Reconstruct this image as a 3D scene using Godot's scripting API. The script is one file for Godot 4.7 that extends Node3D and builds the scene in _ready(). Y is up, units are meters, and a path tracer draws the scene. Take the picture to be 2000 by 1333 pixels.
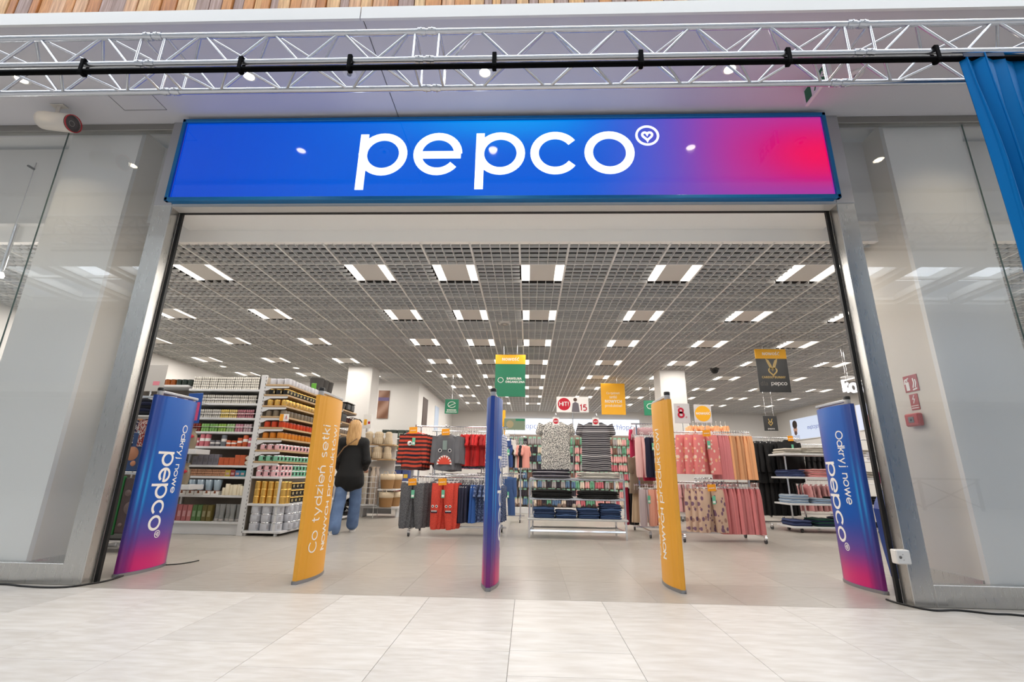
extends Node3D
# A shop front in a shopping mall: x to the right, y up, the shop lies towards -z, the mall towards +z.
var cache := {}
var used := {}
var rng := RandomNumberGenerator.new()
const FZ := -4.53      # front face of the shop's frame
const CH := 3.695      # height of the shop's open-cell ceiling

class B:               # collects triangles per material and commits them as one mesh
	var sts := {}
	var st: SurfaceTool
	var grp := -1
	func _init(m: Material):
		use(m)
	func use(m: Material) -> B:
		if not sts.has(m):
			var s := SurfaceTool.new()
			s.begin(Mesh.PRIMITIVE_TRIANGLES)
			s.set_material(m)
			sts[m] = s
		st = sts[m]
		return self
	func v(p: Vector3, uv := Vector2.ZERO):
		st.set_smooth_group(grp)
		st.set_uv(uv)
		st.add_vertex(p)
	func t(a: Vector3, b: Vector3, c: Vector3, out: Vector3):
		if (a - c).cross(a - b).dot(out) < 0:
			v(a); v(c); v(b)
		else:
			v(a); v(b); v(c)
	func q(a: Vector3, b: Vector3, c: Vector3, d: Vector3, out: Vector3, u := [Vector2(0, 1), Vector2(1, 1), Vector2(1, 0), Vector2(0, 0)]):
		if (a - c).cross(a - b).dot(out) < 0:
			v(a, u[0]); v(d, u[3]); v(c, u[2]); v(a, u[0]); v(c, u[2]); v(b, u[1])
		else:
			v(a, u[0]); v(b, u[1]); v(c, u[2]); v(a, u[0]); v(c, u[2]); v(d, u[3])
	func box(c: Vector3, s: Vector3, bs := Basis()) -> B:
		grp = -1
		for ax in 3:
			for sg in [-1.0, 1.0]:
				var n := Vector3.ZERO
				n[ax] = sg
				var e := Vector3.ZERO
				e[(ax + 1) % 3] = 1.0
				var f := Vector3.ZERO
				f[(ax + 2) % 3] = 1.0
				var k := [n - e - f, n + e - f, n + e + f, n - e + f]
				for i in 4:
					k[i] = c + bs * (k[i] * s * 0.5)
				q(k[0], k[1], k[2], k[3], bs * n)
		return self
	func rb(c: Vector3, s: Vector3, r := 0.01, bs := Basis()) -> B:   # a box with chamfered edges
		grp = -1
		var h := s * 0.5
		r = minf(r, minf(h.x, minf(h.y, h.z)) * 0.9)
		var p := func(g: Vector3, ax: int) -> Vector3:
			var o: Vector3 = g * (h - Vector3.ONE * r)
			o[ax] = g[ax] * h[ax]
			return c + bs * o
		for ax in 3:
			var b1 := (ax + 1) % 3
			var b2 := (ax + 2) % 3
			for sg in [-1.0, 1.0]:
				var g := []
				for w in [[-1, -1], [1, -1], [1, 1], [-1, 1]]:
					var k := Vector3.ZERO
					k[ax] = sg; k[b1] = w[0]; k[b2] = w[1]
					g.append(k)
				var n := Vector3.ZERO
				n[ax] = sg
				q(p.call(g[0], ax), p.call(g[1], ax), p.call(g[2], ax), p.call(g[3], ax), bs * n)
				for s2 in [-1.0, 1.0]:      # the edge along b2 between ax and b1
					var lo := Vector3.ZERO
					lo[ax] = sg; lo[b1] = s2; lo[b2] = -1
					var hi := lo
					hi[b2] = 1
					var o := Vector3.ZERO
					o[ax] = sg; o[b1] = s2
					q(p.call(lo, ax), p.call(hi, ax), p.call(hi, b1), p.call(lo, b1), bs * o)
		for i in 8:
			var g := Vector3(1 if i & 1 else -1, 1 if i & 2 else -1, 1 if i & 4 else -1)
			t(p.call(g, 0), p.call(g, 1), p.call(g, 2), bs * g)
		return self
	func loft(rings: Array, caps := true, uvs := []) -> B:   # rings of equal length, closed round
		grp = 0
		var n: int = rings[0].size()
		var vol := 0.0
		var o: Vector3 = rings[0][0]
		for i in rings.size() - 1:
			for j in n:
				var k := (j + 1) % n
				var a: Vector3 = rings[i][j] - o
				var b: Vector3 = rings[i][k] - o
				var c: Vector3 = rings[i + 1][k] - o
				var d: Vector3 = rings[i + 1][j] - o
				vol += a.dot(b.cross(c)) + a.dot(c.cross(d))
		for i in rings.size() - 1:
			for j in n:
				var k := (j + 1) % n
				var u := [Vector2(float(j) / n, float(i) / (rings.size() - 1)), Vector2(float(j + 1) / n, float(i) / (rings.size() - 1)), Vector2(float(j + 1) / n, float(i + 1) / (rings.size() - 1)), Vector2(float(j) / n, float(i + 1) / (rings.size() - 1))]
				if uvs:
					u = [uvs[i][j], uvs[i][k], uvs[i + 1][k], uvs[i + 1][j]]
				var w := [0, 3, 2, 0, 2, 1] if vol > 0 else [0, 1, 2, 0, 2, 3]
				var p := [rings[i][j], rings[i][k], rings[i + 1][k], rings[i + 1][j]]
				for x in w:
					v(p[x], u[x])
		if caps:
			grp = -1
			for e in [0, rings.size() - 1]:
				var c := Vector3.ZERO
				for j in n:
					c += rings[e][j] / n
				var c2 := Vector3.ZERO
				var nx: int = 1 if e == 0 else e - 1
				for j in n:
					c2 += rings[nx][j] / n
				for j in n:
					t(c, rings[e][j], rings[e][(j + 1) % n], c - c2)
		return self
	func tube(path: Array, r, n := 8) -> B:      # r is one radius or one for each point
		var rings := []
		var side := Vector3.ZERO
		for i in path.size():
			var d: Vector3 = (path[mini(i + 1, path.size() - 1)] - path[maxi(i - 1, 0)]).normalized()
			if side == Vector3.ZERO:
				side = d.cross(Vector3.UP if absf(d.y) < 0.9 else Vector3.RIGHT).normalized()
			side = (side - d * side.dot(d)).normalized()
			var up := d.cross(side)
			var ring := PackedVector3Array()
			var rr: float = r[i] if r is Array else r
			for j in n:
				var a := TAU * j / n
				ring.append(path[i] + (side * cos(a) + up * sin(a)) * rr)
			rings.append(ring)
		return loft(rings)
	func lathe(c: Vector3, prof: Array, n := 16, bs := Basis()) -> B:    # prof: Vector2(radius, height)
		var rings := []
		for p in prof:
			var ring := PackedVector3Array()
			for j in n:
				var a := TAU * j / n
				ring.append(c + bs * Vector3(cos(a) * p.x, p.y, sin(a) * p.x))
			rings.append(ring)
		return loft(rings)
	func ring(c: Vector3, r0: float, r1: float, h: float, n := 24, bs := Basis()) -> B:    # a flat hoop
		var rings := []
		for p in [[r0, 0.0], [r1, 0.0], [r1, h], [r0, h], [r0, 0.0]]:
			var g := PackedVector3Array()
			for j in n: g.append(c + bs * Vector3(cos(TAU * j / n) * p[0], p[1], sin(TAU * j / n) * p[0]))
			rings.append(g)
		return loft(rings, false)
	func disc(c: Vector3, r: float, h: float, n := 32) -> B:     # a flat disc that faces +z
		var p := PackedVector2Array()
		for j in n: p.append(Vector2(cos(TAU * j / n), sin(TAU * j / n)) * r)
		return prism(p, 0.0, h, Transform3D(Basis(), c))
	func prism(poly: PackedVector2Array, z0: float, z1: float, xf := Transform3D()) -> B:
		grp = -1
		var tr := Geometry2D.triangulate_polygon(poly)
		for i in range(0, tr.size(), 3):
			for z in [z0, z1]:
				var w := []
				for k in 3:
					var p := poly[tr[i + k]]
					w.append(xf * Vector3(p.x, p.y, z))
				t(w[0], w[1], w[2], xf.basis * Vector3(0, 0, z - (z0 + z1) / 2))
		var area := 0.0
		for i in poly.size():
			area += poly[i].cross(poly[(i + 1) % poly.size()])
		for i in poly.size():
			var a := poly[i]
			var b := poly[(i + 1) % poly.size()]
			var n := Vector2(b.y - a.y, a.x - b.x) * signf(area)
			q(xf * Vector3(a.x, a.y, z0), xf * Vector3(b.x, b.y, z0), xf * Vector3(b.x, b.y, z1), xf * Vector3(a.x, a.y, z1), xf.basis * Vector3(n.x, n.y, 0))
		return self
	func strokes(list: Array, th: float, depth: float, f: Callable) -> B:    # ribbons of width th; f(u, v, h) puts them on a surface
		grp = -1
		for s in list:
			var p: PackedVector2Array = s
			var closed := p[0].distance_to(p[p.size() - 1]) < 0.001
			var L := PackedVector2Array()
			var R := PackedVector2Array()
			for i in p.size():
				var a := p[maxi(i - 1, 0)]
				var b := p[mini(i + 1, p.size() - 1)]
				if closed and (i == 0 or i == p.size() - 1):
					a = p[p.size() - 2]
					b = p[1]
				var d1 := (p[i] - a).normalized()
				var d2 := (b - p[i]).normalized()
				if d1 == Vector2.ZERO: d1 = d2
				if d2 == Vector2.ZERO: d2 = d1
				var d := (d1 + d2).normalized()
				var n := Vector2(-d.y, d.x) * th * 0.5 / maxf(0.45, d.dot(d1))
				L.append(p[i] + n)
				R.append(p[i] - n)
			for i in p.size() - 1:
				var up: Vector3 = f.call(p[i].x, p[i].y, depth) - f.call(p[i].x, p[i].y, 0.0)
				var a: Vector3 = f.call(L[i].x, L[i].y, depth)
				var b: Vector3 = f.call(L[i + 1].x, L[i + 1].y, depth)
				var c: Vector3 = f.call(R[i + 1].x, R[i + 1].y, depth)
				var d: Vector3 = f.call(R[i].x, R[i].y, depth)
				q(a, b, c, d, up)
				q(a, b, b - up, a - up, a - d)
				q(d, c, c - up, d - up, d - a)
				if not closed and i == 0: q(a, d, d - up, a - up, a - b)
				if not closed and i == p.size() - 2: q(b, c, c - up, b - up, b - a)
		return self
	func mesh() -> ArrayMesh:
		var am := ArrayMesh.new()
		for k in sts:
			var s: SurfaceTool = sts[k]
			s.generate_normals()
			am = s.commit(am)
		return am

func mat(c: Color, rough := 0.6, metal := 0.0, extra := {}) -> StandardMaterial3D:
	var key := "%s|%.2f|%.2f|%s" % [c.to_html(), rough, metal, extra]
	if not cache.has(key):
		var m := StandardMaterial3D.new()
		m.albedo_color = c
		m.roughness = rough
		m.metallic = metal
		for k in extra:
			m.set(k, extra[k])
		cache[key] = m
	return cache[key]
func hexm(h: String, rough := 0.6, metal := 0.0) -> StandardMaterial3D:
	return mat(Color(h), rough, metal)
func glow(c: Color, e: float) -> StandardMaterial3D:
	return mat(c, 0.5, 0.0, {"emission_enabled": true, "emission": c, "emission_energy_multiplier": e})
func tex(w: int, h: int, f: Callable) -> ImageTexture:     # f(u, v) -> Color, v from the top
	var im := Image.create_empty(w, h, false, Image.FORMAT_RGB8)
	for y in h:
		for x in w:
			im.set_pixel(x, y, f.call((x + 0.5) / w, (y + 0.5) / h))
	return ImageTexture.create_from_image(im)
func tmat(t: Texture2D, rough := 0.8, extra := {}) -> StandardMaterial3D:
	var m := StandardMaterial3D.new()
	m.albedo_texture = t
	m.roughness = rough
	for k in extra:
		m.set(k, extra[k])
	return m
func noise(freq: float, size := 256, octaves := 4, lo := Color.BLACK, hi := Color.WHITE, normal := false, sd := 1) -> NoiseTexture2D:
	var n := FastNoiseLite.new()
	n.frequency = freq
	n.fractal_octaves = octaves
	n.seed = sd
	var t := NoiseTexture2D.new()
	t.width = size; t.height = size
	t.seamless = true
	t.noise = n
	if normal:
		t.as_normal_map = true
		t.bump_strength = 2.0
	else:
		var g := Gradient.new()
		g.set_color(0, lo); g.set_color(1, hi)
		t.color_ramp = g
	return t
func nm(base: String) -> String:
	used[base] = used.get(base, -1) + 1
	return base if used[base] == 0 else "%s_%03d" % [base, used[base]]
func mi(called: String, mesh: Mesh, parent: Node = null, at := Vector3.ZERO) -> MeshInstance3D:
	var o := MeshInstance3D.new()
	o.name = called if parent else nm(called)
	o.mesh = mesh
	o.position = at
	(parent if parent else self).add_child(o, true)
	return o
func tag(o: Node, label: String, cat: String, group := "") -> Node:
	o.set_meta("label", label)
	o.set_meta("category", cat)
	if group: o.set_meta("group", group)
	return o
func struct(o: Node) -> Node:
	o.set_meta("kind", "structure")
	return o
func thing(called: String, label: String, cat: String, at := Vector3.ZERO, turn := 0.0, group := "") -> Node3D:
	var o := Node3D.new()
	o.name = nm(called)
	o.position = at
	o.rotation.y = turn
	add_child(o)
	tag(o, label, cat, group)
	return o
func dup(src: Node3D, at: Vector3, turn: float, label: String, group := "") -> Node3D:
	var o: Node3D = src.duplicate()
	o.name = nm(str(src.name).rstrip("0123456789").trim_suffix("_"))
	add_child(o)
	o.position = at
	o.rotation.y = turn
	o.set_meta("label", label)
	if group: o.set_meta("group", group)
	return o
func area(at: Vector3, size: Vector2, energy: float, c: Color, down := Vector3(-90, 0, 0), called := "lamp_light"):
	var l := AreaLight3D.new()
	l.name = nm(called)
	l.area_size = size
	l.light_energy = energy
	l.light_color = c
	l.shadow_enabled = true
	l.position = at
	l.rotation_degrees = down
	l.area_range = 60.0
	add_child(l)

# ---- lettering: round monoline letters on a grid whose x-height is 1 ----
func arc(cx: float, cy: float, r: float, a0: float, a1: float, n := 22, ry := -1.0) -> PackedVector2Array:
	var p := PackedVector2Array()
	for i in n + 1:
		var a := deg_to_rad(lerpf(a0, a1, float(i) / n))
		p.append(Vector2(cx + r * cos(a), cy + (r if ry < 0 else ry) * sin(a)))
	return p
func ln(a: Array) -> PackedVector2Array:
	var p := PackedVector2Array()
	for i in range(0, a.size(), 2):
		p.append(Vector2(a[i], a[i + 1]))
	return p
func glyph(c: String) -> Array:       # [width, stroke, stroke ...]
	var o := arc(0.5, 0.5, 0.5, 0, 360, 36)
	match c:
		"o": return [1.0, o]
		"ó": return [1.0, o, ln([0.45, 1.18, 0.65, 1.45])]
		"p": return [1.0, o, ln([0, 1.08, 0, -0.5])]
		"d": return [1.0, o, ln([1, -0.05, 1, 1.45])]
		"e": return [1.0, arc(0.5, 0.5, 0.5, 0, 322, 32), ln([0.0, 0.47, 1.07, 0.47])]
		"c": return [0.9, arc(0.5, 0.5, 0.5, 36, 324, 30)]
		"n": return [0.8, ln([0, 1.05, 0, -0.05]), arc(0.4, 0.58, 0.4, 180, 0, 16) + ln([0.8, 0.5, 0.8, -0.05])]
		"ń": return [0.8, ln([0, 1.05, 0, -0.05]), arc(0.4, 0.58, 0.4, 180, 0, 16) + ln([0.8, 0.5, 0.8, -0.05]), ln([0.35, 1.2, 0.55, 1.47])]
		"u": return [0.8, ln([0, 1.05, 0, 0.5]) + arc(0.4, 0.42, 0.4, 180, 360, 16) + ln([0.8, 0.5, 0.8, 1.05])]
		"r": return [0.45, ln([0, 1.05, 0, -0.05]), arc(0.42, 0.56, 0.42, 178, 82, 10)]
		"k": return [0.7, ln([0, 1.45, 0, -0.05]), ln([0.68, 1.05, 0.0, 0.4]), ln([0.24, 0.62, 0.72, -0.05])]
		"y": return [0.9, ln([0, 1.05, 0.46, -0.02]), ln([0.9, 1.05, 0.26, -0.5])]
		"j": return [0.3, ln([0.25, 1.05, 0.25, -0.2]) + arc(0.02, -0.24, 0.23, -5, -80, 6), ln([0.25, 1.25, 0.25, 1.42])]
		"i": return [0.1, ln([0.05, 1.05, 0.05, -0.05]), ln([0.05, 1.27, 0.05, 1.43])]
		"w": return [1.4, ln([0, 1.05, 0.36, -0.02, 0.7, 1.0, 1.04, -0.02, 1.4, 1.05])]
		"t": return [0.5, ln([0.2, 1.35, 0.2, 0.3]) + arc(0.45, 0.28, 0.25, 180, 275, 8), ln([-0.05, 1.0, 0.5, 1.0])]
		"z": return [0.75, ln([0.02, 0.98, 0.73, 0.98, 0.02, 0.02, 0.75, 0.02])]
		"s": return [0.65, arc(0.33, 0.75, 0.28, 35, 262, 14, 0.24) + arc(0.33, 0.25, 0.3, 82, -145, 14, 0.25)]
		"l": return [0.1, ln([0.05, 1.45, 0.05, -0.05])]
		"a": return [1.0, o, ln([1, 1.05, 1, -0.05])]
		"C": return [1.15, arc(0.65, 0.67, 0.65, 42, 318, 30, 0.7)]
		"N": return [1.0, ln([0, -0.05, 0, 1.36, 1.0, 0.0, 1.0, 1.42])]
		"O": return [1.35, arc(0.68, 0.67, 0.68, 0, 360, 36, 0.7)]
		"W": return [1.7, ln([0, 1.4, 0.42, 0.0, 0.85, 1.36, 1.28, 0.0, 1.7, 1.4])]
		"Y": return [1.1, ln([0, 1.4, 0.55, 0.62, 0.55, -0.05]), ln([0.55, 0.62, 1.1, 1.4])]
		"H": return [1.0, ln([0, 1.4, 0, -0.05]), ln([1, 1.4, 1, -0.05]), ln([0, 0.7, 1, 0.7])]
		"I": return [0.1, ln([0.05, 1.4, 0.05, -0.05])]
		"T": return [1.0, ln([-0.05, 1.33, 1.05, 1.33]), ln([0.5, 1.33, 0.5, -0.05])]
		"!": return [0.2, ln([0.1, 1.4, 0.1, 0.35]), ln([0.1, 0.12, 0.1, -0.05])]
		"8": return [0.9, arc(0.45, 1.05, 0.34, 0, 360, 24, 0.33), arc(0.45, 0.34, 0.42, 0, 360, 26, 0.37)]
		"1": return [0.45, ln([0.0, 1.15, 0.3, 1.38, 0.3, -0.05])]
		"5": return [0.85, ln([0.78, 1.36, 0.2, 1.36, 0.12, 0.78]) + arc(0.4, 0.42, 0.42, 128, -140, 18, 0.44)]
	return [0.55]
func line_of(s: String, gap := 0.3) -> Array:        # [strokes, width]
	var out := []
	var x := 0.0
	for c in s:
		var g := glyph(c)
		for k in range(1, g.size()):
			var p := PackedVector2Array()
			for w in g[k]:
				p.append(w + Vector2(x, 0))
			out.append(p)
		x += g[0] + gap
	return [out, x - gap]
func heart() -> Array:                # a heart in a ring, 2 wide
	var h := PackedVector2Array()
	for i in 33:
		var a := TAU * i / 32.0
		h.append(Vector2(pow(sin(a), 3) * 0.5, (13 * cos(a) - 5 * cos(2 * a) - 2 * cos(3 * a) - cos(4 * a)) / 30.0))
	return [arc(0, 0, 1.0, 0, 360, 40), h]
const ORD := ["first", "second", "third", "fourth", "fifth", "sixth", "seventh", "eighth", "ninth", "tenth", "eleventh", "twelfth", "thirteenth", "fourteenth", "fifteenth", "sixteenth", "seventeenth", "eighteenth", "nineteenth", "twentieth", "twenty-first", "twenty-second", "twenty-third", "twenty-fourth", "twenty-fifth", "twenty-sixth", "twenty-seventh", "twenty-eighth"]
func dense(list: Array, step: float) -> Array:      # long straight strokes cut up so that they follow a curved surface
	var out := []
	for s in list:
		var p := PackedVector2Array()
		for i in s.size() - 1:
			var n := maxi(1, ceili(s[i].distance_to(s[i + 1]) / step))
			for j in n: p.append(s[i].lerp(s[i + 1], float(j) / n))
		p.append(s[s.size() - 1])
		out.append(p)
	return out
func put(list: Array, k: float, x: float, y: float) -> Array:
	var out := []
	for s in list:
		var p := PackedVector2Array()
		for w in s:
			p.append(Vector2(x, y) + w * k)
		out.append(p)
	return out
func flat(at: Vector3, bs := Basis()) -> Callable:
	return func(u: float, v: float, h: float) -> Vector3: return at + bs * Vector3(u, v, h)
func words(called: String, parent: Node, s: String, width: float, at: Vector3, m: Material, th := 0.16, turn := 0.0) -> MeshInstance3D:   # stroke lettering, centred on at
	var l := line_of(s)
	var k: float = width / l[1]
	var o := mi(called, B.new(m).strokes(put(l[0], k, -width / 2, -0.5 * k), th * k, 0.003, flat(Vector3.ZERO)).mesh(), parent, at)
	o.rotation.y = turn
	return o
func print_text(called: String, parent: Node, s: String, width: float, at: Vector3, m: Material, bold := true, turn := 0.0) -> MeshInstance3D:   # small print
	var f := SystemFont.new()
	f.font_names = PackedStringArray(["Droid Sans"])
	f.font_weight = 700 if bold else 400
	var tm := TextMesh.new()
	tm.text = s
	tm.font = f
	tm.font_size = 32
	tm.depth = 0.002
	tm.pixel_size = 0.01
	tm.curve_step = 3.0
	tm.material = m
	var k := width / maxf(tm.get_aabb().size.x, 0.001)
	tm.pixel_size = 0.01 * k
	var o := mi(called, tm, parent, at)
	o.rotation.y = turn
	return o

func _ready():
	rng.seed = 7
	# ---- camera, sky, large lights, exposure ----
	var cam := Camera3D.new()
	cam.name = "camera"
	add_child(cam)
	cam.position = Vector3(0, 1.04, 0)
	cam.rotation_order = EULER_ORDER_YXZ
	cam.rotation_degrees = Vector3(15.759, 2.15, 0.959)
	cam.fov = 72.22
	cam.far = 200.0
	var env := Environment.new()
	env.background_mode = Environment.BG_COLOR
	env.background_color = Color(0.86, 0.92, 1.0)
	env.background_energy_multiplier = 1.0
	env.tonemap_mode = Environment.TONE_MAPPER_LINEAR
	env.tonemap_exposure = 1.0
	env.sdfgi_enabled = true
	env.ssao_enabled = true
	env.ssil_enabled = true
	var we := WorldEnvironment.new()
	we.name = "world"
	we.environment = env
	add_child(we)
	for i in 5:            # daylight above the far skylights, and from an added roof slot
		area(Vector3(-16 + 8 * i, 8.75, 7.0), Vector2(7.6, 3.6), 60.0, Color(0.93, 0.965, 1.0), Vector3(-90, 0, 0), "daylight")
		area(Vector3(-16 + 8 * i, 8.1, -1.2), Vector2(7.6, 2.2), 25.0, Color(0.95, 0.97, 1.0), Vector3(-90, 0, 0), "daylight")  # added out of sight in the roof slot, to brighten floor and timber
	materials()
	mall()
	facade()
	store()
	store_ceiling()
	sign_board()
	trusses()
	soffit_things()
	curtain()
	banners()
	facade_things()
	shelving()
	shopper()
	middle_shop()
	clothes()
	hanging_signs()

var STEEL; var WHITE; var WALL; var CHROME; var BLACK; var BEIGE; var GLASS; var WOODSHELF; var LIT; var PRINTW; var TILE := []; var STONE := []
func materials():
	var streak := noise(0.02, 512, 4, Color(0.86, 0.86, 0.86), Color(1, 1, 1), false, 5)
	STEEL = mat(Color(0.77, 0.765, 0.75), 0.34, 0.92, {"roughness_texture": noise(0.03, 256, 3, Color(0.75, 0.75, 0.75), Color(1, 1, 1)), "uv1_triplanar": true, "uv1_scale": Vector3(6, 0.4, 6)})
	WHITE = mat(Color(0.86, 0.855, 0.84), 0.5)
	WALL = mat(Color(0.86, 0.85, 0.835), 0.85, 0.0, {"normal_enabled": true, "normal_texture": noise(0.08, 256, 3, Color.BLACK, Color.WHITE, true), "normal_scale": 0.08, "uv1_triplanar": true, "uv1_world_triplanar": true})
	CHROME = mat(Color(0.86, 0.86, 0.87), 0.14, 1.0)
	BLACK = mat(Color(0.025, 0.025, 0.028), 0.45)
	BEIGE = mat(Color(0.83, 0.80, 0.75), 0.75)
	GLASS = mat(Color(0.92, 0.96, 0.95, 0.06), 0.01, 0.0, {"transparency": BaseMaterial3D.TRANSPARENCY_ALPHA})
	WOODSHELF = mat(Color(0.78, 0.66, 0.5), 0.5, 0.0, {"albedo_texture": noise(0.03, 256, 4, Color(0.86, 0.84, 0.8), Color(1, 1, 1), false, 9), "uv1_triplanar": true, "uv1_scale": Vector3(8, 8, 1)})
	LIT = glow(Color(1.0, 0.975, 0.94), 2.2)
	PRINTW = mat(Color(0.93, 0.92, 0.9), 0.6)
	for i in 5:          # mall stone, then the shop's grey tile: fine veins that run across
		var ns := noise(0.012 + 0.003 * i, 512, 5, Color(0.9, 0.885, 0.865), Color(1, 1, 1), false, 20 + i)
		var k: float = [1.0, 0.975, 0.95, 0.985, 0.96][i]
		STONE.append(mat(Color(0.83 * k, 0.818 * k, 0.80 * k), 0.42, 0.0, {"albedo_texture": ns, "uv1_triplanar": true, "uv1_world_triplanar": true, "uv1_scale": Vector3(0.35, 0.35, 1.5), "uv1_offset": Vector3(0.13 * i, 0, 0.21 * i)}))
		TILE.append(mat(Color(0.71 * k, 0.69 * k, 0.66 * k), 0.3, 0.0, {"albedo_texture": ns, "uv1_triplanar": true, "uv1_world_triplanar": true, "uv1_scale": Vector3(0.4, 0.4, 2.2), "uv1_offset": Vector3(0.19 * i, 0, 0.11 * i)}))

func slab(called: String, a: Vector3, b: Vector3, m: Material, parent: Node = null) -> MeshInstance3D:
	var o := mi(called, B.new(m).box(Vector3.ZERO, (b - a).abs()).mesh(), parent, (a + b) / 2)
	if parent == null: struct(o)
	return o

func mall():
	var grout := mat(Color(0.4, 0.385, 0.36), 0.9)
	var fl := Node3D.new()
	fl.name = nm("floor")
	add_child(fl)
	struct(fl)
	slab("bed", Vector3(-24, -0.3, -22), Vector3(24, -0.004, 10.5), grout, fl)
	slab("paving", Vector3(-24, -0.004, -1.0), Vector3(24, 0, 10.5), STONE[0], fl)
	slab("paving", Vector3(-24, -0.004, -4.45), Vector3(-8.96, 0, -1.0), STONE[1], fl)
	slab("paving", Vector3(8.74, -0.004, -4.45), Vector3(24, 0, -1.0), STONE[2], fl)
	var known := {-3: [-3.25], -2: [-3.25, -2.89], -1: [-3.6], 0: [-3.6, -3.25], 1: [-4.0, -2.6], 2: [-4.0, -3.7, -2.93], 3: [-3.3], -4: [-4.05, -2.9]}
	var meshes := {}
	for i in range(-12, 12):
		var x0 := -0.105 + 0.737 * i
		var cuts := [-4.45]
		if known.has(i): cuts.append_array(known[i])
		while cuts[-1] < -1.75:
			cuts.append(minf(cuts[-1] + [0.37, 0.74, 1.1][rng.randi() % 3], -1.0))
		cuts[-1] = -1.0
		for j in cuts.size() - 1:
			var s := Vector3(0.7345, 0.03, cuts[j + 1] - cuts[j] - 0.0025)
			var k := rng.randi() % 5
			var key := "%d|%.3f" % [k, s.z]
			if not meshes.has(key): meshes[key] = B.new(STONE[k]).rb(Vector3.ZERO, s, 0.0008).mesh()
			mi("tile", meshes[key], fl, Vector3(x0 + 0.3685, -0.015, (cuts[j] + cuts[j + 1]) / 2))
	var tm := []
	for k in 5: tm.append(B.new(TILE[k]).rb(Vector3.ZERO, Vector3(0.7335, 0.03, 0.7335), 0.001).mesh())
	for i in range(-10, 12):        # the shop's square tiles, one by one as far as they can be told apart
		for j in 11:
			var at := Vector3(0.371 + 0.737 * (i + 0.5), -0.015, -4.453 - 0.737 * (j + 0.5))
			if absf(at.x) > 1.02 * -at.z + 0.6: continue
			mi("tile", tm[rng.randi() % 5], fl, at)
	slab("paving", Vector3(-10, -0.0041, -22), Vector3(11.2, -0.0005, -12.56), TILE[1], fl)
	slab("paving", Vector3(-10, -0.0042, -12.5), Vector3(11.2, -0.002, -4.46), TILE[2], fl)
	# the hall's far walls and roof, seen in the glass
	slab("wall_opposite", Vector3(-24, 0, 10.5), Vector3(24, 8.2, 10.8), mat(Color(0.8, 0.81, 0.82), 0.7))
	slab("wall_left_end", Vector3(-24.3, -0.3, -4.4), Vector3(-24, 8.2, 10.8), WALL)
	slab("wall_right_end", Vector3(24, -0.3, -4.4), Vector3(24.3, 8.2, 10.8), WALL)
	slab("roof", Vector3(-24.3, 8.0, -5), Vector3(24.3, 8.3, -2.4), WHITE)
	slab("roof", Vector3(-24.3, 8.0, 0.0), Vector3(24.3, 8.3, 5.9), WHITE)
	var added_slot := struct(Node3D.new())  # roof slot with panes, added out of view so light reaches the front
	added_slot.name = nm("window")
	add_child(added_slot)
	for i in 12:
		mi("pane", B.new(GLASS).box(Vector3.ZERO, Vector3(3.9, 0.012, 2.4)).mesh(), added_slot, Vector3(-22 + 4 * i, 8.24, -1.2))
		mi("added_glazing_bar", B.new(WHITE).box(Vector3.ZERO, Vector3(0.1, 0.1, 2.4)).mesh(), added_slot, Vector3(-24 + 4 * i, 8.24, -1.2))
	slab("roof", Vector3(-24.3, 8.0, 9.5), Vector3(24.3, 8.3, 10.8), WHITE)
	slab("gallery", Vector3(-24, 3.9, 9.0), Vector3(24, 4.3, 10.5), WHITE)
	for i in 23:
		slab("roof_beam", Vector3(-24.3 + 2.2 * i - 0.2, 8.0, 5.9), Vector3(-24.3 + 2.2 * i + 0.2, 8.45, 9.5), WHITE)
	for i in 22:
		var w := Node3D.new()
		w.name = nm("window")
		add_child(w)
		struct(w)
		w.position = Vector3(-23.2 + 2.2 * i, 8.2, 7.7)
		var fr := B.new(WHITE)
		for s in [-1, 1]:
			fr.box(Vector3(s * 0.85, 0, 0), Vector3(0.1, 0.12, 3.6))
			fr.box(Vector3(0, 0, s * 1.75), Vector3(1.8, 0.12, 0.1))
		fr.box(Vector3(0, 0, -0.4), Vector3(1.8, 0.1, 0.1))
		mi("frame", fr.mesh(), w)
		mi("pane", B.new(GLASS).box(Vector3.ZERO, Vector3(1.7, 0.012, 3.5)).mesh(), w)
	# balustrade on the far side, with crossed braces
	var rail := thing("balustrade", "dark steel balustrade with crossed braces across the mall hall", "railing", Vector3(0, 0, 8.8))
	var dm := mat(Color(0.16, 0.17, 0.19), 0.5, 0.4)
	for i in 17:
		mi("post", B.new(dm).box(Vector3(0, 0.53, 0), Vector3(0.08, 1.06, 0.08)).mesh(), rail, Vector3(-16 + 2 * i, 0, 0))
	for i in 16:
		mi("brace", B.new(dm).tube([Vector3(0, 0.1, 0), Vector3(2, 1.0, 0)], 0.025, 6).tube([Vector3(0, 1.0, 0), Vector3(2, 0.1, 0)], 0.025, 6).mesh(), rail, Vector3(-16 + 2 * i, 0, 0))
	mi("handrail", B.new(dm).box(Vector3(0, 1.08, 0), Vector3(32.2, 0.07, 0.1)).mesh(), rail)
	# timber cladding above the white edge of the ceiling slab
	var tw := struct(mi("wall_upper", B.new(mat(Color(0.12, 0.08, 0.06), 0.9)).box(Vector3.ZERO, Vector3(48, 2.96, 0.2)).mesh(), null, Vector3(0, 6.54, -3.42)))
	var wm := []
	var cols := ["dd9c5c", "ebb878", "f0cd9a", "cf8a4c", "b29890", "e4b48a", "bda29a", "eec28c"]
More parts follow.
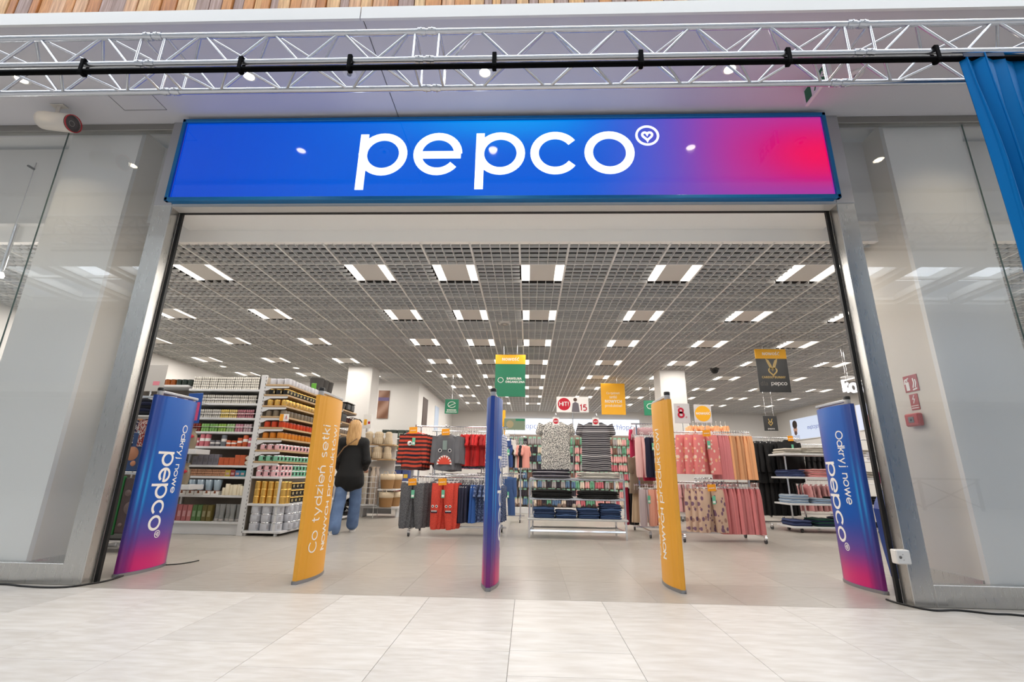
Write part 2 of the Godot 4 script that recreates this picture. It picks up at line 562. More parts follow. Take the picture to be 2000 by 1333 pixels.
	for i in 8:
		wm.append(mat(Color(cols[i]), 0.6, 0.0, {"albedo_texture": noise(0.02, 256, 5, Color(0.72, 0.66, 0.6), Color(1, 1, 1), false, 40 + i), "uv1_triplanar": true, "uv1_world_triplanar": true, "uv1_scale": Vector3(7, 0.5, 7)}))
	var x := -8.6
	var last := 0
	while x < 8.2:
		var wd := rng.randf_range(0.075, 0.15)
		var d := rng.randf_range(0.025, 0.06)
		var k := rng.randi() % 8
		if k == last: k = (k + 3) % 8
		last = k
		mi("plank", B.new(wm[k]).rb(Vector3.ZERO, Vector3(wd - 0.006, 2.92, d), 0.004).mesh(), tw, Vector3(x + wd / 2, -0.02, 0.1 + d / 2))
		x += wd
	# ceiling slab over the shop front: pale edge, grey underside, in two lengths that meet in a thin joint
	var under := mat(Color(0.8, 0.79, 0.8), 0.7)
	var so := struct(Node3D.new())
	so.name = nm("ceiling")
	add_child(so)
	slab("panel", Vector3(-24, 5.0, -4.75), Vector3(-1.535, 5.03, -3.22), under, so)
	slab("panel", Vector3(-1.525, 5.0, -4.75), Vector3(24, 5.03, -3.22), under, so)
	slab("core", Vector3(-24, 5.03, -4.75), Vector3(24, 5.07, -3.3), mat(Color(0.2, 0.2, 0.2), 0.9), so)
	slab("edge_panel", Vector3(-24, 4.935, -3.22), Vector3(-1.535, 5.07, -3.195), WHITE, so)
	slab("edge_panel", Vector3(-1.525, 4.935, -3.22), Vector3(24, 5.07, -3.195), WHITE, so)

func facade():
	slab("wall_front", Vector3(-4.24, 3.875, -4.66), Vector3(3.47, 5.0, FZ), WHITE)
	slab("wall_front", Vector3(-24, 5.07, -5.1), Vector3(24, 8.2, -4.75), WHITE)
	slab("wall_front", Vector3(-24, 0, -4.75), Vector3(-9.1, 5.0, FZ), WALL)
	slab("wall_front", Vector3(9.1, 0, -4.75), Vector3(24, 5.0, FZ), WALL)
	for s in [-1.0, 1.0]:
		var xo := -4.24 if s < 0 else 3.47
		var xi := -4.03 if s < 0 else 3.28
		var p := struct(Node3D.new())
		p.name = nm("door_frame")
		add_child(p)
		mi("jamb", B.new(STEEL).rb(Vector3((xo + xi) / 2, 1.9375, -4.595), Vector3(absf(xo - xi), 3.875, 0.13), 0.004).mesh(), p)
		mi("panel", B.new(mat(Color(0.72, 0.72, 0.73), 0.42, 0.9)).rb(Vector3((xo + xi) / 2, 4.44, -4.59), Vector3(absf(xo - xi), 1.12, 0.135), 0.003).mesh(), p)
		mi("gasket", B.new(BLACK).box(Vector3(xi - s * 0.018, 1.93, -4.675), Vector3(0.036, 3.86, 0.03)).mesh(), p)
	slab("trim", Vector3(-4.03, 3.855, -4.69), Vector3(3.28, 3.875, -4.655), BLACK)
	slab("trim", Vector3(-4.03, 3.862, -4.66), Vector3(3.28, 3.874, FZ), mat(Color(0.8, 0.79, 0.77), 0.4, 0.2))
	# glazed sides with steel plinth and head rail
	for d in [["L", [[-9.1, -5.58], [-5.57, -4.245]], -9.1, -4.24], ["R", [[3.475, 4.857], [4.867, 9.1]], 3.47, 9.1]]:
		var w := struct(Node3D.new())
		w.name = nm("window")
		add_child(w)
		for g in d[1]:
			mi("pane", B.new(GLASS).box(Vector3((g[0] + g[1]) / 2, 2.54, -4.585), Vector3(g[1] - g[0], 4.74, 0.012)).mesh(), w)
			mi("glass_edge", B.new(mat(Color(0.3, 0.38, 0.36), 0.2)).box(Vector3(g[1] if d[0] == "L" else g[0], 2.54, -4.585), Vector3(0.006, 4.74, 0.013)).mesh(), w)
		mi("plinth", B.new(STEEL).rb(Vector3((d[2] + d[3]) / 2, 0.088, -4.575), Vector3(d[3] - d[2], 0.175, 0.09), 0.004).mesh(), w)
		mi("head_rail", B.new(mat(Color(0.6, 0.59, 0.57), 0.4, 0.8)).rb(Vector3((d[2] + d[3]) / 2, 4.955, -4.58), Vector3(d[3] - d[2], 0.085, 0.08), 0.003).mesh(), w)
	# white display backs and the return walls that run inwards behind the glass
	slab("wall_panel", Vector3(-5.575, 0, -4.68), Vector3(-4.7, 5.0, -4.63), WHITE)
	slab("wall_panel", Vector3(4.03, 0, -4.68), Vector3(4.88, 5.0, -4.63), WHITE)
	slab("wall_return", Vector3(-4.76, 0, -5.1), Vector3(-4.7, 5.0, -4.68), BEIGE)
	slab("wall_return", Vector3(4.05, 0, -5.32), Vector3(4.12, 5.0, -4.68), BEIGE)
	slab("baseboard", Vector3(4.02, 0, -5.3), Vector3(4.05, 0.19, -4.69), STEEL)
	slab("baseboard", Vector3(-4.7, 0, -5.08), Vector3(-4.67, 0.17, -4.69), STEEL)

func store():
	slab("wall_left", Vector3(-9.4, 0, -21), Vector3(-9.1, 4.4, -4.75), WALL)
	slab("wall_right", Vector3(10.75, 0, -21), Vector3(11.0, 4.4, -4.75), WALL)
	slab("wall_back", Vector3(-9.4, 0, -21.3), Vector3(11.0, 4.4, -20.9), WALL)
	slab("wall_left", Vector3(-9.1, 0, -20.9), Vector3(-3.38, 4.0, -14.22), WALL)
	slab("wall_front", Vector3(9.1, 0, -4.9), Vector3(11.0, 5.0, -4.75), WALL)
	slab("wall_front", Vector3(-9.1, 3.92, -5.05), Vector3(9.1, 5.0, -4.98), WALL)
	slab("wall_front", Vector3(-4.7, 0, -5.1), Vector3(-4.4, 3.92, -5.05), BEIGE)
	# plaster bulkhead inside the entrance and the slab above the open ceiling
	slab("ceiling", Vector3(-4.2, 3.86, -5.05), Vector3(3.45, 3.92, -4.66), mat(Color(0.94, 0.935, 0.92), 0.8))
	slab("ceiling", Vector3(-9.1, 3.70, -5.12), Vector3(11, 4.4, -5.05), mat(Color(0.97, 0.955, 0.93), 0.8))
	slab("ceiling", Vector3(-9.4, 4.4, -21.3), Vector3(11, 4.6, -5.1), mat(Color(0.13, 0.12, 0.115), 0.9))
	for c in [[-4.455, -12.3], [3.735, -12.38]]:
		var col := struct(Node3D.new())
		col.name = nm("column")
		col.position = Vector3(c[0], 0, c[1])
		add_child(col)
		mi("shaft", B.new(WALL).rb(Vector3(0, 2.1, 0), Vector3(0.66, 4.2, 0.6), 0.01).mesh(), col)
		mi("base", B.new(mat(Color(0.5, 0.49, 0.47), 0.6)).rb(Vector3(0, 0.05, 0), Vector3(0.69, 0.1, 0.63), 0.008).mesh(), col)
	# ducts and trays that show through the cells
	for i in 4:
		var d := thing("air_duct", ["galvanised round air duct above the open ceiling near the entrance", "galvanised round air duct above the second row of lights", "galvanised round air duct above the open ceiling between the columns", "galvanised round air duct above the ceiling at the back of the shop"][i], "duct", Vector3(0.8, 4.16, -6.4 - 4.2 * i))
		mi("pipe", B.new(mat(Color(0.45, 0.45, 0.46), 0.4, 0.8)).tube([Vector3(-8, 0, 0), Vector3(8, 0, 0)], 0.14, 14).mesh(), d)
		for j in 9:
			mi("hanger", B.new(mat(Color(0.4, 0.4, 0.4), 0.5, 0.6)).box(Vector3(0, 0.19, 0), Vector3(0.03, 0.1, 0.03)).mesh(), d, Vector3(-7.6 + 1.9 * j, 0, 0))

func store_ceiling():
	var gm := mat(Color(0.84, 0.84, 0.835), 0.5)
	var b := B.new(gm)
	for i in range(1, 5):
		b.box(Vector3(-0.3 + 0.12 * i, 0.02, 0), Vector3(0.009, 0.036, 0.58))
		b.box(Vector3(0, 0.02, -0.3 + 0.12 * i), Vector3(0.58, 0.036, 0.009))
	b.use(mat(Color(0.9, 0.895, 0.88), 0.5))
	b.box(Vector3(-0.3, 0.019, 0), Vector3(0.024, 0.04, 0.6)).box(Vector3(0, 0.019, -0.3), Vector3(0.6, 0.04, 0.018))
	var panel := b.mesh()
	var ce := struct(Node3D.new())
	ce.name = nm("ceiling")
	ce.position = Vector3(0, CH, 0)
	add_child(ce)
	var lamps := {}
	var lampcols := [-12, -9, -6, -2, 0, 2, 5, 8, 11, 14, 17]
	for r in 8:
		for c in lampcols: lamps[Vector2i(c, r * 3)] = true
	var rest := []
	var one := 0
	for j in range(-1, 26):
		var cells := []
		for i in range(-14, 21):
			var p := Vector3(-1.322 + 0.6 * i + 0.3, 0, -5.68 - 0.6 * j - 0.3)
			if lamps.has(Vector2i(i, j)): continue
			if absf(p.x + 0.4 - p.z * 0.03) < -p.z * 0.92 and one < 300:
				mi("grid_panel", panel, ce, p)
				one += 1
			else:
				rest.append(p)
	var mm := MultiMesh.new()
	mm.transform_format = MultiMesh.TRANSFORM_3D
	mm.mesh = panel
	mm.instance_count = rest.size()
	for i in rest.size(): mm.set_instance_transform(i, Transform3D(Basis(), rest[i]))
	var mmi := MultiMeshInstance3D.new()
	mmi.name = "grid_panels_beyond"
	mmi.multimesh = mm
	mmi.set_meta("kind", "stuff")
	ce.add_child(mmi)
	# recessed panel lamps: two lit strips beside a plain plate
	var hm := B.new(mat(Color(0.83, 0.815, 0.79), 0.6)).rb(Vector3(0, 0.03, 0), Vector3(0.345, 0.02, 0.575), 0.003).mesh()
	var fm := B.new(WHITE).box(Vector3(0, 0.055, 0), Vector3(0.58, 0.03, 0.58)).mesh()
	var sm := B.new(LIT).rb(Vector3(0, 0.024, 0), Vector3(0.112, 0.012, 0.57), 0.004).mesh()
	for r in 8:
		for c in lampcols:
			var p := Vector3(-1.322 + 0.6 * c + 0.3, CH, -5.68 - 1.8 * r - 0.3)
			if p.x < -4 and r > 4: continue
			if c > 11 and r < 2: continue
			var ordinal: String = ["first", "second", "third", "fourth", "fifth", "sixth", "seventh", "eighth", "ninth"][r]
			var side: String = "over the aisle in line with the middle banner" if c == 0 else ("%s lamp column to the %s of that aisle" % [["first", "second", "third", "fourth", "fifth", "sixth"][(lampcols.find(c) - 4 if c > 0 else 4 - lampcols.find(c)) - 1], "right" if c > 0 else "left"])
			var l := thing("ceiling_light", "ceiling panel lamp, %s row, %s" % [ordinal, side], "ceiling light", p, 0.0, "twin strip panel lamps in the open ceiling")
			mi("housing", fm, l)
			mi("plate", hm, l)
			mi("lit_strip", sm, l, Vector3(-0.231, 0, 0))
			mi("lit_strip", sm, l, Vector3(0.231, 0, 0))
			area(p + Vector3(0, -0.01, 0), Vector2(0.56, 0.56), 2.0, Color(1.0, 0.975, 0.945), Vector3(-90, 0, 0), "ceiling_lamp_light")
	var spots := [[-8.21, -12.03, "over the far end of the candle bay"], [-6.26, -12.13, "over the gondola of candle tins"], [-4.63, -12.2, "beside the pillar near the shopper"], [-2.71, -12.4, "over the striped tops"], [-1.6, -14.5, "behind the cotton sign"]]
	for d in spots:
		var l := thing("ceiling_spot", "small round spot lamp in the open ceiling " + d[2], "spot lamp", Vector3(d[0], CH, d[1]), 0.0, "small round spots in the open ceiling")
		mi("ring", B.new(WHITE).ring(Vector3(0, -0.03, 0), 0.07, 0.1, 0.05).mesh(), l)
		mi("lens", B.new(glow(Color(1, 0.97, 0.92), 3.0)).lathe(Vector3.ZERO, [Vector2(0.001, -0.025), Vector2(0.07, -0.025), Vector2(0.07, 0.0)], 20).mesh(), l)
		var o := SpotLight3D.new()
		o.name = nm("ceiling_spot_light")
		o.position = l.position + Vector3(0, -0.04, 0)
		o.rotation_degrees = Vector3(-90, 0, 0)
		o.spot_angle = 50
		o.spot_range = 20
		o.spot_attenuation = 2
		o.light_energy = 0.5
		o.light_size = 0.06
		o.shadow_enabled = true
		add_child(o)
	var dd := thing("ceiling_speaker", "pale round flush speaker in the open ceiling above the middle banner", "speaker", Vector3(-0.45, CH, -8.2))
	mi("plate", B.new(mat(Color(0.8, 0.79, 0.77), 0.6)).lathe(Vector3.ZERO, [Vector2(0.001, -0.02), Vector2(0.1, -0.018), Vector2(0.12, 0.0), Vector2(0.12, 0.02)], 24).mesh(), dd)
	mi("grille", B.new(mat(Color(0.6, 0.59, 0.58), 0.6)).ring(Vector3(0, -0.023, 0), 0.03, 0.08, 0.005).mesh(), dd)
	dd = thing("dome_camera", "small black dome camera on the open ceiling beyond the second pillar", "camera", Vector3(4.76, CH, -11.9))
	mi("dome", B.new(BLACK).lathe(Vector3.ZERO, [Vector2(0.001, -0.13), Vector2(0.05, -0.12), Vector2(0.085, -0.08), Vector2(0.09, -0.03), Vector2(0.09, 0.02)], 20).mesh(), dd)
	mi("collar", B.new(mat(Color(0.2, 0.2, 0.2), 0.5)).ring(Vector3(0, -0.03, 0), 0.09, 0.11, 0.04).mesh(), dd)

func sign_board():
	var s := thing("shop_sign", "long illuminated shop sign, blue fading to pink, with white lettering above the entrance", "sign", Vector3(-0.388, 4.418, -4.53))
	var frame := mat(Color(0.03, 0.43, 0.66), 0.35, 0.3)
	var b := B.new(frame)
	b.rb(Vector3(0, 0, 0.035), Vector3(7.28, 1.04, 0.07), 0.004)
	for k in [-1, 1]:
		b.rb(Vector3(0, k * 0.5175, 0.085), Vector3(7.32, 0.045, 0.05), 0.006)
		b.rb(Vector3(k * 3.64, 0, 0.085), Vector3(0.042, 1.08, 0.05), 0.006)
	mi("frame", b.mesh(), s)
	var face := tex(384, 64, func(u: float, v: float) -> Color:
		var c := Color(0.0, 0.29, 0.80).lerp(Color(0.0, 0.37, 0.86), smoothstep(0.0, 0.35, u))
		var g := exp(-pow((u - 0.52) / 0.17, 2)) * exp(-pow(v / 0.28, 2))
		c = c.lerp(Color(0.0, 0.62, 0.97), g * 0.85)
		c = c.lerp(Color(0.30, 0.36, 0.82), smoothstep(0.60, 0.74, u) * 0.9)
		c = c.lerp(Color(0.66, 0.24, 0.64), smoothstep(0.70, 0.88, u))
		c = c.lerp(Color(0.95, 0.0, 0.36), exp(-pow((u - 0.99) / 0.105, 2)) * exp(-pow((v - 0.48) / 0.42, 2)))
		c = c.lerp(Color(0.45, 0.25, 0.72), smoothstep(0.72, 1.0, v) * smoothstep(0.62, 0.8, u) * 0.3)
		return c)
	var fm := tmat(face, 0.06, {"emission_enabled": true, "emission_texture": face, "emission_operator": BaseMaterial3D.EMISSION_OP_MULTIPLY, "emission": Color(1, 1, 1), "emission_energy_multiplier": 0.98, "albedo_color": Color(0.12, 0.12, 0.12)})
	var fb := B.new(fm)
	fb.q(Vector3(-3.62, -0.497, 0.082), Vector3(3.62, -0.497, 0.082), Vector3(3.62, 0.497, 0.082), Vector3(-3.62, 0.497, 0.082), Vector3(0, 0, 1))
	mi("face", fb.mesh(), s)
	var wm := glow(Color(0.97, 0.98, 1.0), 0.95)
	var k := 0.457
	var xs := [-1.655, -1.034, -0.332, 0.278, 0.877]
	var i := 0
	for c in "pepco":
		var g := glyph(c)
		g.remove_at(0)
		mi("letter", B.new(wm).strokes(put(g, k, xs[i] - k / 2 + 0.388, 4.472 - k / 2 - 4.418), 0.094, 0.006, flat(Vector3(0, 0, 0.0822))).mesh(), s)
		i += 1
	mi("heart_mark", B.new(wm).strokes(put([heart()[0]], 0.119, 1.692, 0.272), 0.025, 0.006, flat(Vector3(0, 0, 0.0822))).strokes(put([heart()[1]], 0.111, 1.692, 0.268), 0.024, 0.006, flat(Vector3(0, 0, 0.0822))).mesh(), s)
	area(Vector3(-0.388, 4.418, -4.43), Vector2(7.2, 0.98), 0.22, Color(0.35, 0.45, 1.0), Vector3(0, 180, 0), "sign_light")

func trusses():
	var t := thing("lighting_truss", "square aluminium lattice truss spanning the mall in front of the sign", "truss", Vector3(0, 4.25, -3.0))
	var al := mat(Color(0.8, 0.81, 0.83), 0.25, 0.95)
	var x0 := -7.2
	var x1 := 6.4
	var tube := B.new(al).tube([Vector3(x0, 0, 0), Vector3(x1, 0, 0)], 0.026, 14).mesh()
	for y in [0.0, 0.29]:
		for z in [0.0, -0.29]:
			mi("chord", tube, t, Vector3(0, y, z))
	var unit := B.new(al).tube([Vector3.ZERO, Vector3(0, 1, 0)], 0.0115, 8).mesh()
	var rod := func(a: Vector3, b: Vector3):
		var o := mi("brace", unit, t, a)
		var d := b - a
		var up := d.normalized()
		var sd := up.cross(Vector3(0.3, 0.2, 1)).normalized()
		o.basis = Basis(sd, d, sd.cross(up))
	var joints := [-7.0, -3.18, -0.856, 2.6, 6.3]
	for i in 4:
		var a: float = joints[i] + 0.13
		var b: float = joints[i + 1] - 0.13
		var n := maxi(1, roundi((b - a) / 0.3))
		for f in 4:            # front, back, top, bottom
			var P := func(x: float, hi: bool) -> Vector3:
				match f:
					0: return Vector3(x, 0.29 if hi else 0.0, 0)
					1: return Vector3(x, 0.29 if hi else 0.0, -0.29)
					2: return Vector3(x, 0.29, 0.0 if hi else -0.29)
				return Vector3(x, 0, 0.0 if hi else -0.29)
			var flip := f % 2 == 0
			for j in n:
				var xa := lerpf(a, b, float(j) / n)
				var xb := lerpf(a, b, float(j + 1) / n)
				rod.call(P.call(xa + 0.02, (j % 2 == 0) != flip), P.call(xb - 0.02, (j % 2 == 0) == flip))
			for x in [a - 0.03, b + 0.03]:
				rod.call(P.call(x, true), P.call(x, false))
		if i > 0:
			for y in [0.0, 0.29]:
				for z in [0.0, -0.29]:
					var c := B.new(al)
					for s in [-1, 1]: c.tube([Vector3(s * 0.012, 0, 0), Vector3(s * 0.075, 0, 0)], 0.033, 14)
					for s in [-0.045, 0.045]:
						c.tube([Vector3(s, -0.042, 0), Vector3(s, 0.042, 0)], 0.006, 6).tube([Vector3(s, 0, -0.042), Vector3(s, 0, 0.042)], 0.006, 6)
					mi("coupler", c.mesh(), t, Vector3(joints[i], y, z))
	var PBLACK := mat(Color(0.03, 0.03, 0.032), 0.7, 0.0, {"metallic_specular": 0.15})
	var pipe := thing("curtain_rail", "long black pipe hung under the front of the truss as a curtain rail", "curtain rail", Vector3(0, 4.165, -2.985))
	mi("pipe", B.new(PBLACK).tube([Vector3(x0, 0, 0), Vector3(x1, 0, 0)], 0.022, 12).mesh(), pipe)
	for x in [-6.0, -4.85, -3.69, -2.36, -1.46, -0.29, 0.87, 2.01, 3.13, 4.3, 5.4]:
		mi("clamp", B.new(PBLACK).rb(Vector3(0, 0.045, 0.022), Vector3(0.034, 0.13, 0.014), 0.005).rb(Vector3(0, 0.11, -0.01), Vector3(0.034, 0.014, 0.07), 0.004).rb(Vector3(0, -0.024, 0), Vector3(0.034, 0.012, 0.055), 0.004).rb(Vector3(0, 0.02, -0.03), Vector3(0.03, 0.09, 0.012), 0.004).mesh(), pipe, Vector3(x, 0, 0))
	# hangers that carry the truss from the slab
	for x in [-7.0, 6.1]:
		var h := mi("truss_hanger", B.new(al).tube([Vector3(0, 0, 0), Vector3(0, 0.5, -0.07)], 0.006, 6).mesh(), null, Vector3(x, 4.53, -3.14))
		tag(h, "thin steel hanger rod from the slab edge to the truss, " + {-7.0: "beyond the loudspeaker", 6.1: "beyond the blue curtain"}[x], "hanger", "truss hangers")

func soffit_things():
	var place := ["beside the round loudspeaker", "over the blue end of the sign", "above the middle of the sign", "over the pink end of the sign", "behind the blue curtain"]
	var lm := glow(Color(1.0, 0.95, 0.87), 18.0)
	for i in 5:
		var l := thing("downlight", "small round ceiling downlight in the soffit, " + place[i], "downlight", Vector3(-5.42 + 2.475 * i, 5.0, -3.86), 0.0, "downlights in the soffit")
		mi("trim_ring", B.new(WHITE).lathe(Vector3.ZERO, [Vector2(0.055, 0.0), Vector2(0.055, -0.012), Vector2(0.075, -0.01), Vector2(0.08, -0.002), Vector2(0.08, 0.0)], 28).mesh(), l)
		mi("lens", B.new(lm).lathe(Vector3.ZERO, [Vector2(0.001, -0.006), Vector2(0.053, -0.006), Vector2(0.053, 0.0)], 24).mesh(), l)
		var sp := SpotLight3D.new()
		sp.name = nm("downlight_light")
		sp.position = l.position + Vector3(0, -0.02, 0)
		sp.rotation_degrees = Vector3(-90, 0, 0)
		sp.spot_angle = 55
		sp.spot_range = 30
		sp.spot_attenuation = 2
		sp.light_energy = 2.2
		sp.light_size = 0.05
		sp.light_color = Color(1, 0.92, 0.8)
		sp.shadow_enabled = true
		add_child(sp)
	for p in [[-1.87, -3.84, "between two downlights above the sign"], [3.3, -3.95, "next to the green exit sign"]]:
		var d := thing("smoke_detector", "round white smoke detector on the soffit " + p[2], "smoke detector", Vector3(p[0], 5.0, p[1]))
		mi("base", B.new(WHITE).lathe(Vector3.ZERO, [Vector2(0.07, 0.0), Vector2(0.07, -0.012), Vector2(0.06, -0.018), Vector2(0.04, -0.02), Vector2(0.001, -0.02)], 24).mesh(), d)
		mi("sensor", B.new(mat(Color(0.5, 0.5, 0.5), 0.5)).lathe(Vector3.ZERO, [Vector2(0.022, -0.018), Vector2(0.02, -0.035), Vector2(0.001, -0.037)], 12).mesh(), d)
	var ap := struct(mi("trim", B.new(mat(Color(0.45, 0.45, 0.46), 0.7)).box(Vector3(0, 0, -0.13), Vector3(0.5, 0.003, 0.006)).box(Vector3(0, 0, 0.13), Vector3(0.5, 0.003, 0.006)).box(Vector3(-0.25, 0, 0), Vector3(0.006, 0.003, 0.26)).box(Vector3(0.25, 0, 0), Vector3(0.006, 0.003, 0.26)).mesh(), null, Vector3(-4.43, 4.9985, -4.19)))
	# loudspeaker
	var sp := thing("loudspeaker", "white cylindrical loudspeaker hung from the soffit on a bracket", "loudspeaker", Vector3(-5.34, 4.995, -4.24))
	var wm := mat(Color(0.82, 0.79, 0.75), 0.5)
	mi("bracket", B.new(wm).rb(Vector3(-0.04, -0.005, 0), Vector3(0.16, 0.01, 0.07), 0.003).rb(Vector3(-0.04, -0.08, 0.0), Vector3(0.05, 0.16, 0.012), 0.004).mesh(), sp)
	var bs := Basis(Vector3(0, 0, 1), deg_to_rad(-98))
	mi("body", B.new(wm).lathe(Vector3(-0.2, -0.19, 0), [Vector2(0.001, 0), Vector2(0.07, 0), Vector2(0.095, 0.02), Vector2(0.1, 0.06), Vector2(0.1, 0.36), Vector2(0.094, 0.38)], 28, bs).mesh(), sp)
	mi("grille", B.new(mat(Color(0.35, 0.33, 0.32), 0.6)).lathe(Vector3(0.174, -0.243, 0), [Vector2(0.05, -0.012), Vector2(0.092, -0.01), Vector2(0.092, 0.004), Vector2(0.05, 0.01), Vector2(0.03, 0.002), Vector2(0.001, 0.006)], 24, bs).mesh(), sp)
	mi("mount_ring", B.new(mat(Color(0.7, 0.22, 0.24), 0.5)).ring(Vector3(0.19, -0.245, 0), 0.088, 0.097, 0.012, 24, bs).mesh(), sp)
	# exit sign, seen almost from below
	var e := thing("exit_sign", "green and white emergency exit sign hanging from the soffit edge-on", "exit sign", Vector3(2.9, 4.89, -3.95))
	mi("plate", B.new(WHITE).rb(Vector3.ZERO, Vector3(0.03, 0.19, 0.42), 0.004).mesh(), e)
	var gm := mat(Color(0.02, 0.42, 0.24), 0.5)
	for s in [-1, 1]:
		var f := flat(Vector3(s * 0.0155, 0, 0), Basis(Vector3(0, 0, -s), Vector3.UP, Vector3(s, 0, 0)))
		for zz in [-0.13, 0.13]: mi("green_field", B.new(gm).box(Vector3(s * 0.0157, 0, zz), Vector3(0.002, 0.15, 0.1)).mesh(), e)
		mi("running_figure", B.new(gm).strokes([ln([-0.03, -0.06, 0.0, -0.02, 0.01, 0.03, -0.03, 0.03]), ln([0.0, -0.02, 0.04, -0.03, 0.045, -0.065]), ln([0.01, 0.03, 0.045, 0.015]), ln([0.012, 0.048, 0.02, 0.06])], 0.018, 0.002, f).mesh(), e)
		mi("arrow", B.new(PRINTW).strokes([ln([0.15, 0, 0.1, 0]), ln([0.125, 0.03, 0.095, 0.0, 0.125, -0.03])], 0.014, 0.003, flat(Vector3(s * 0.0165, 0, 0), Basis(Vector3(0, 0, -s), Vector3.UP, Vector3(s, 0, 0)))).mesh(), e)
	mi("hanger", B.new(WHITE).box(Vector3(0, 0.1, 0), Vector3(0.012, 0.03, 0.3)).mesh(), e)

func curtain():
	var m := mat(Color(0.0, 0.40, 0.65), 0.5, 0.0, {"metallic_specular": 0.2})
	var c := thing("curtain", "teal blue draped curtain hanging from the black rail beside the entrance", "curtain", Vector3(3.95, 0, -2.99))
	var rings := []
	var n := 120
	for i in 30:
		var t := i / 29.0
		var y := lerpf(4.19, 0.03, t)
		var ring := PackedVector3Array()
		var fr := []
		for j in n:
			var u := float(j) / (n - 1)
			var gather := 1.0 - 0.10 * exp(-t * 9.0)
			var x := (u - 0.5) * 1.35 * (0.97 + 0.03 * t)
			var ph := u * 52.0 + 1.6 * sin(u * 9.0) + t * (0.8 * sin(u * 23.0))
			var amp := lerpf(0.028, 0.075, smoothstep(0.0, 0.25, t)) * (0.7 + 0.3 * sin(u * 17.0 + 1.0))
			fr.append(Vector3(x + 0.02 * sin(ph * 2.0), y * gather + 4.19 * (1 - gather) - (0.05 * exp(-u * 30.0) * exp(-t * 20.0)), sin(ph) * amp + 0.02 * sin(t * 5 + u * 12)))
		for p in fr: ring.append(p + Vector3(0, 0, 0.003))
		fr.reverse()
		for p in fr: ring.append(p - Vector3(0, 0, 0.003))
		rings.append(ring)
	mi("cloth", B.new(m).loft(rings).mesh(), c)
	mi("hem", B.new(mat(Color(0.005, 0.12, 0.24), 0.6)).box(Vector3(-0.5, 4.17, 0.035), Vector3(0.3, 0.035, 0.004)).mesh(), c)

func lens_w(s: float) -> float:
	return maxf(0.083 * pow(sin(PI * clampf(s, 0.0, 1.0)), 0.62), 0.022 if s < 0.5 else 0.008)
func banner(label: String, at: Vector3, L: float, m: Material, prints: Array, turn := 0.0):
	var o := thing("gate_banner", label, "banner", at, turn, "lens-shaped banners over the entrance gates")
	var rings := []
	var uvs := []
	var H := 1.79
	for i in 25:
		var t := i / 24.0
		var ring := PackedVector3Array()
		var uv := []
		for j in 45:
			var s := j / 44.0
			var w := lens_w(s) - 0.006 * pow(sin(clampf(s / 0.16, 0, 1) * TAU * 1.5), 2) * (1.0 if s < 0.16 else 0.0)
			ring.append(Vector3(w, 0.03 + (H - 0.03) * t, -s * L))
			uv.append(Vector2(s, 1 - t))
		for j in 45:
			var s := 1.0 - j / 44.0
			var w := lens_w(s) - 0.006 * pow(sin(clampf(s / 0.16, 0, 1) * TAU * 1.5), 2) * (1.0 if s < 0.16 else 0.0)
			ring.append(Vector3(-w, 0.03 + (H - 0.03) * t, -s * L))
			uv.append(Vector2(s, 1 - t))
		for j in 5:            # fluted nose
			var a := PI * (j + 1) / 6.0
			ring.append(Vector3(-cos(a) * 0.02, 0.03 + (H - 0.03) * t, 0.010 * sin(a) - 0.006 * pow(cos(a * 2), 2)))
			uv.append(Vector2(0.02, 1 - t))
		rings.append(ring)
		uvs.append(uv)
	mi("cover", B.new(m).loft(rings, true, uvs).mesh(), o)
	var base := []
	for y in [0.0, 0.03]:
		var ring := PackedVector3Array()
		for j in 21: ring.append(Vector3(lens_w(j / 20.0) + 0.004, y, 0.008 - j / 20.0 * (L + 0.016)))
		for j in 21: ring.append(Vector3(-lens_w(1 - j / 20.0) - 0.004, y, 0.008 - (1 - j / 20.0) * (L + 0.016)))
		base.append(ring)
	var al := mat(Color(0.62, 0.63, 0.65), 0.35, 0.9)
	mi("base", B.new(al).loft(base).mesh(), o)
	mi("post", B.new(mat(Color(0.72, 0.73, 0.74), 0.4, 0.5)).lathe(Vector3(0, 0.03, -0.06), [Vector2(0.016, 0), Vector2(0.016, 1.74), Vector2(0.03, 1.76), Vector2(0.03, 1.81)], 18).lathe(Vector3(0, 0.03, -L + 0.05), [Vector2(0.012, 0), Vector2(0.012, 1.8)], 14).mesh(), o)
	mi("cap", B.new(BLACK).lathe(Vector3(0, 1.838, -0.06), [Vector2(0.031, 0), Vector2(0.032, 0.028), Vector2(0.027, 0.036), Vector2(0.001, 0.037)], 18).mesh(), o)
	mi("top_rail", B.new(al).rb(Vector3(0, 1.83, -L / 2 - 0.02), Vector3(0.045, 0.03, L - 0.06), 0.005).mesh(), o)
	for p in prints:         # [text, side, reading direction, first y, baseline s, up along s, length, stroke, gap]
		var l := line_of(p[0], p[8])
		var k: float = p[6] / l[1]
		var list := dense(put(l[0], k, 0, 0), 0.012)
		var f := func(u: float, v: float, h: float) -> Vector3:
			var s: float = p[4] + p[5] * v / L
			return Vector3(p[1] * (lens_w(s) + h), p[3] + p[2] * u, -s * L)
		var bl := B.new(PRINTW).strokes(list, k * p[7], 0.0016, f)
		if p[0] == "pepco": bl.strokes(put([heart()[0]], k * 0.27, p[6] + k * 0.4, k * 1.0), k * 0.06, 0.0016, f).strokes(put([heart()[1]], k * 0.26, p[6] + k * 0.4, k * 1.0), k * 0.06, 0.0016, f)
		mi("lettering", bl.mesh(), o)
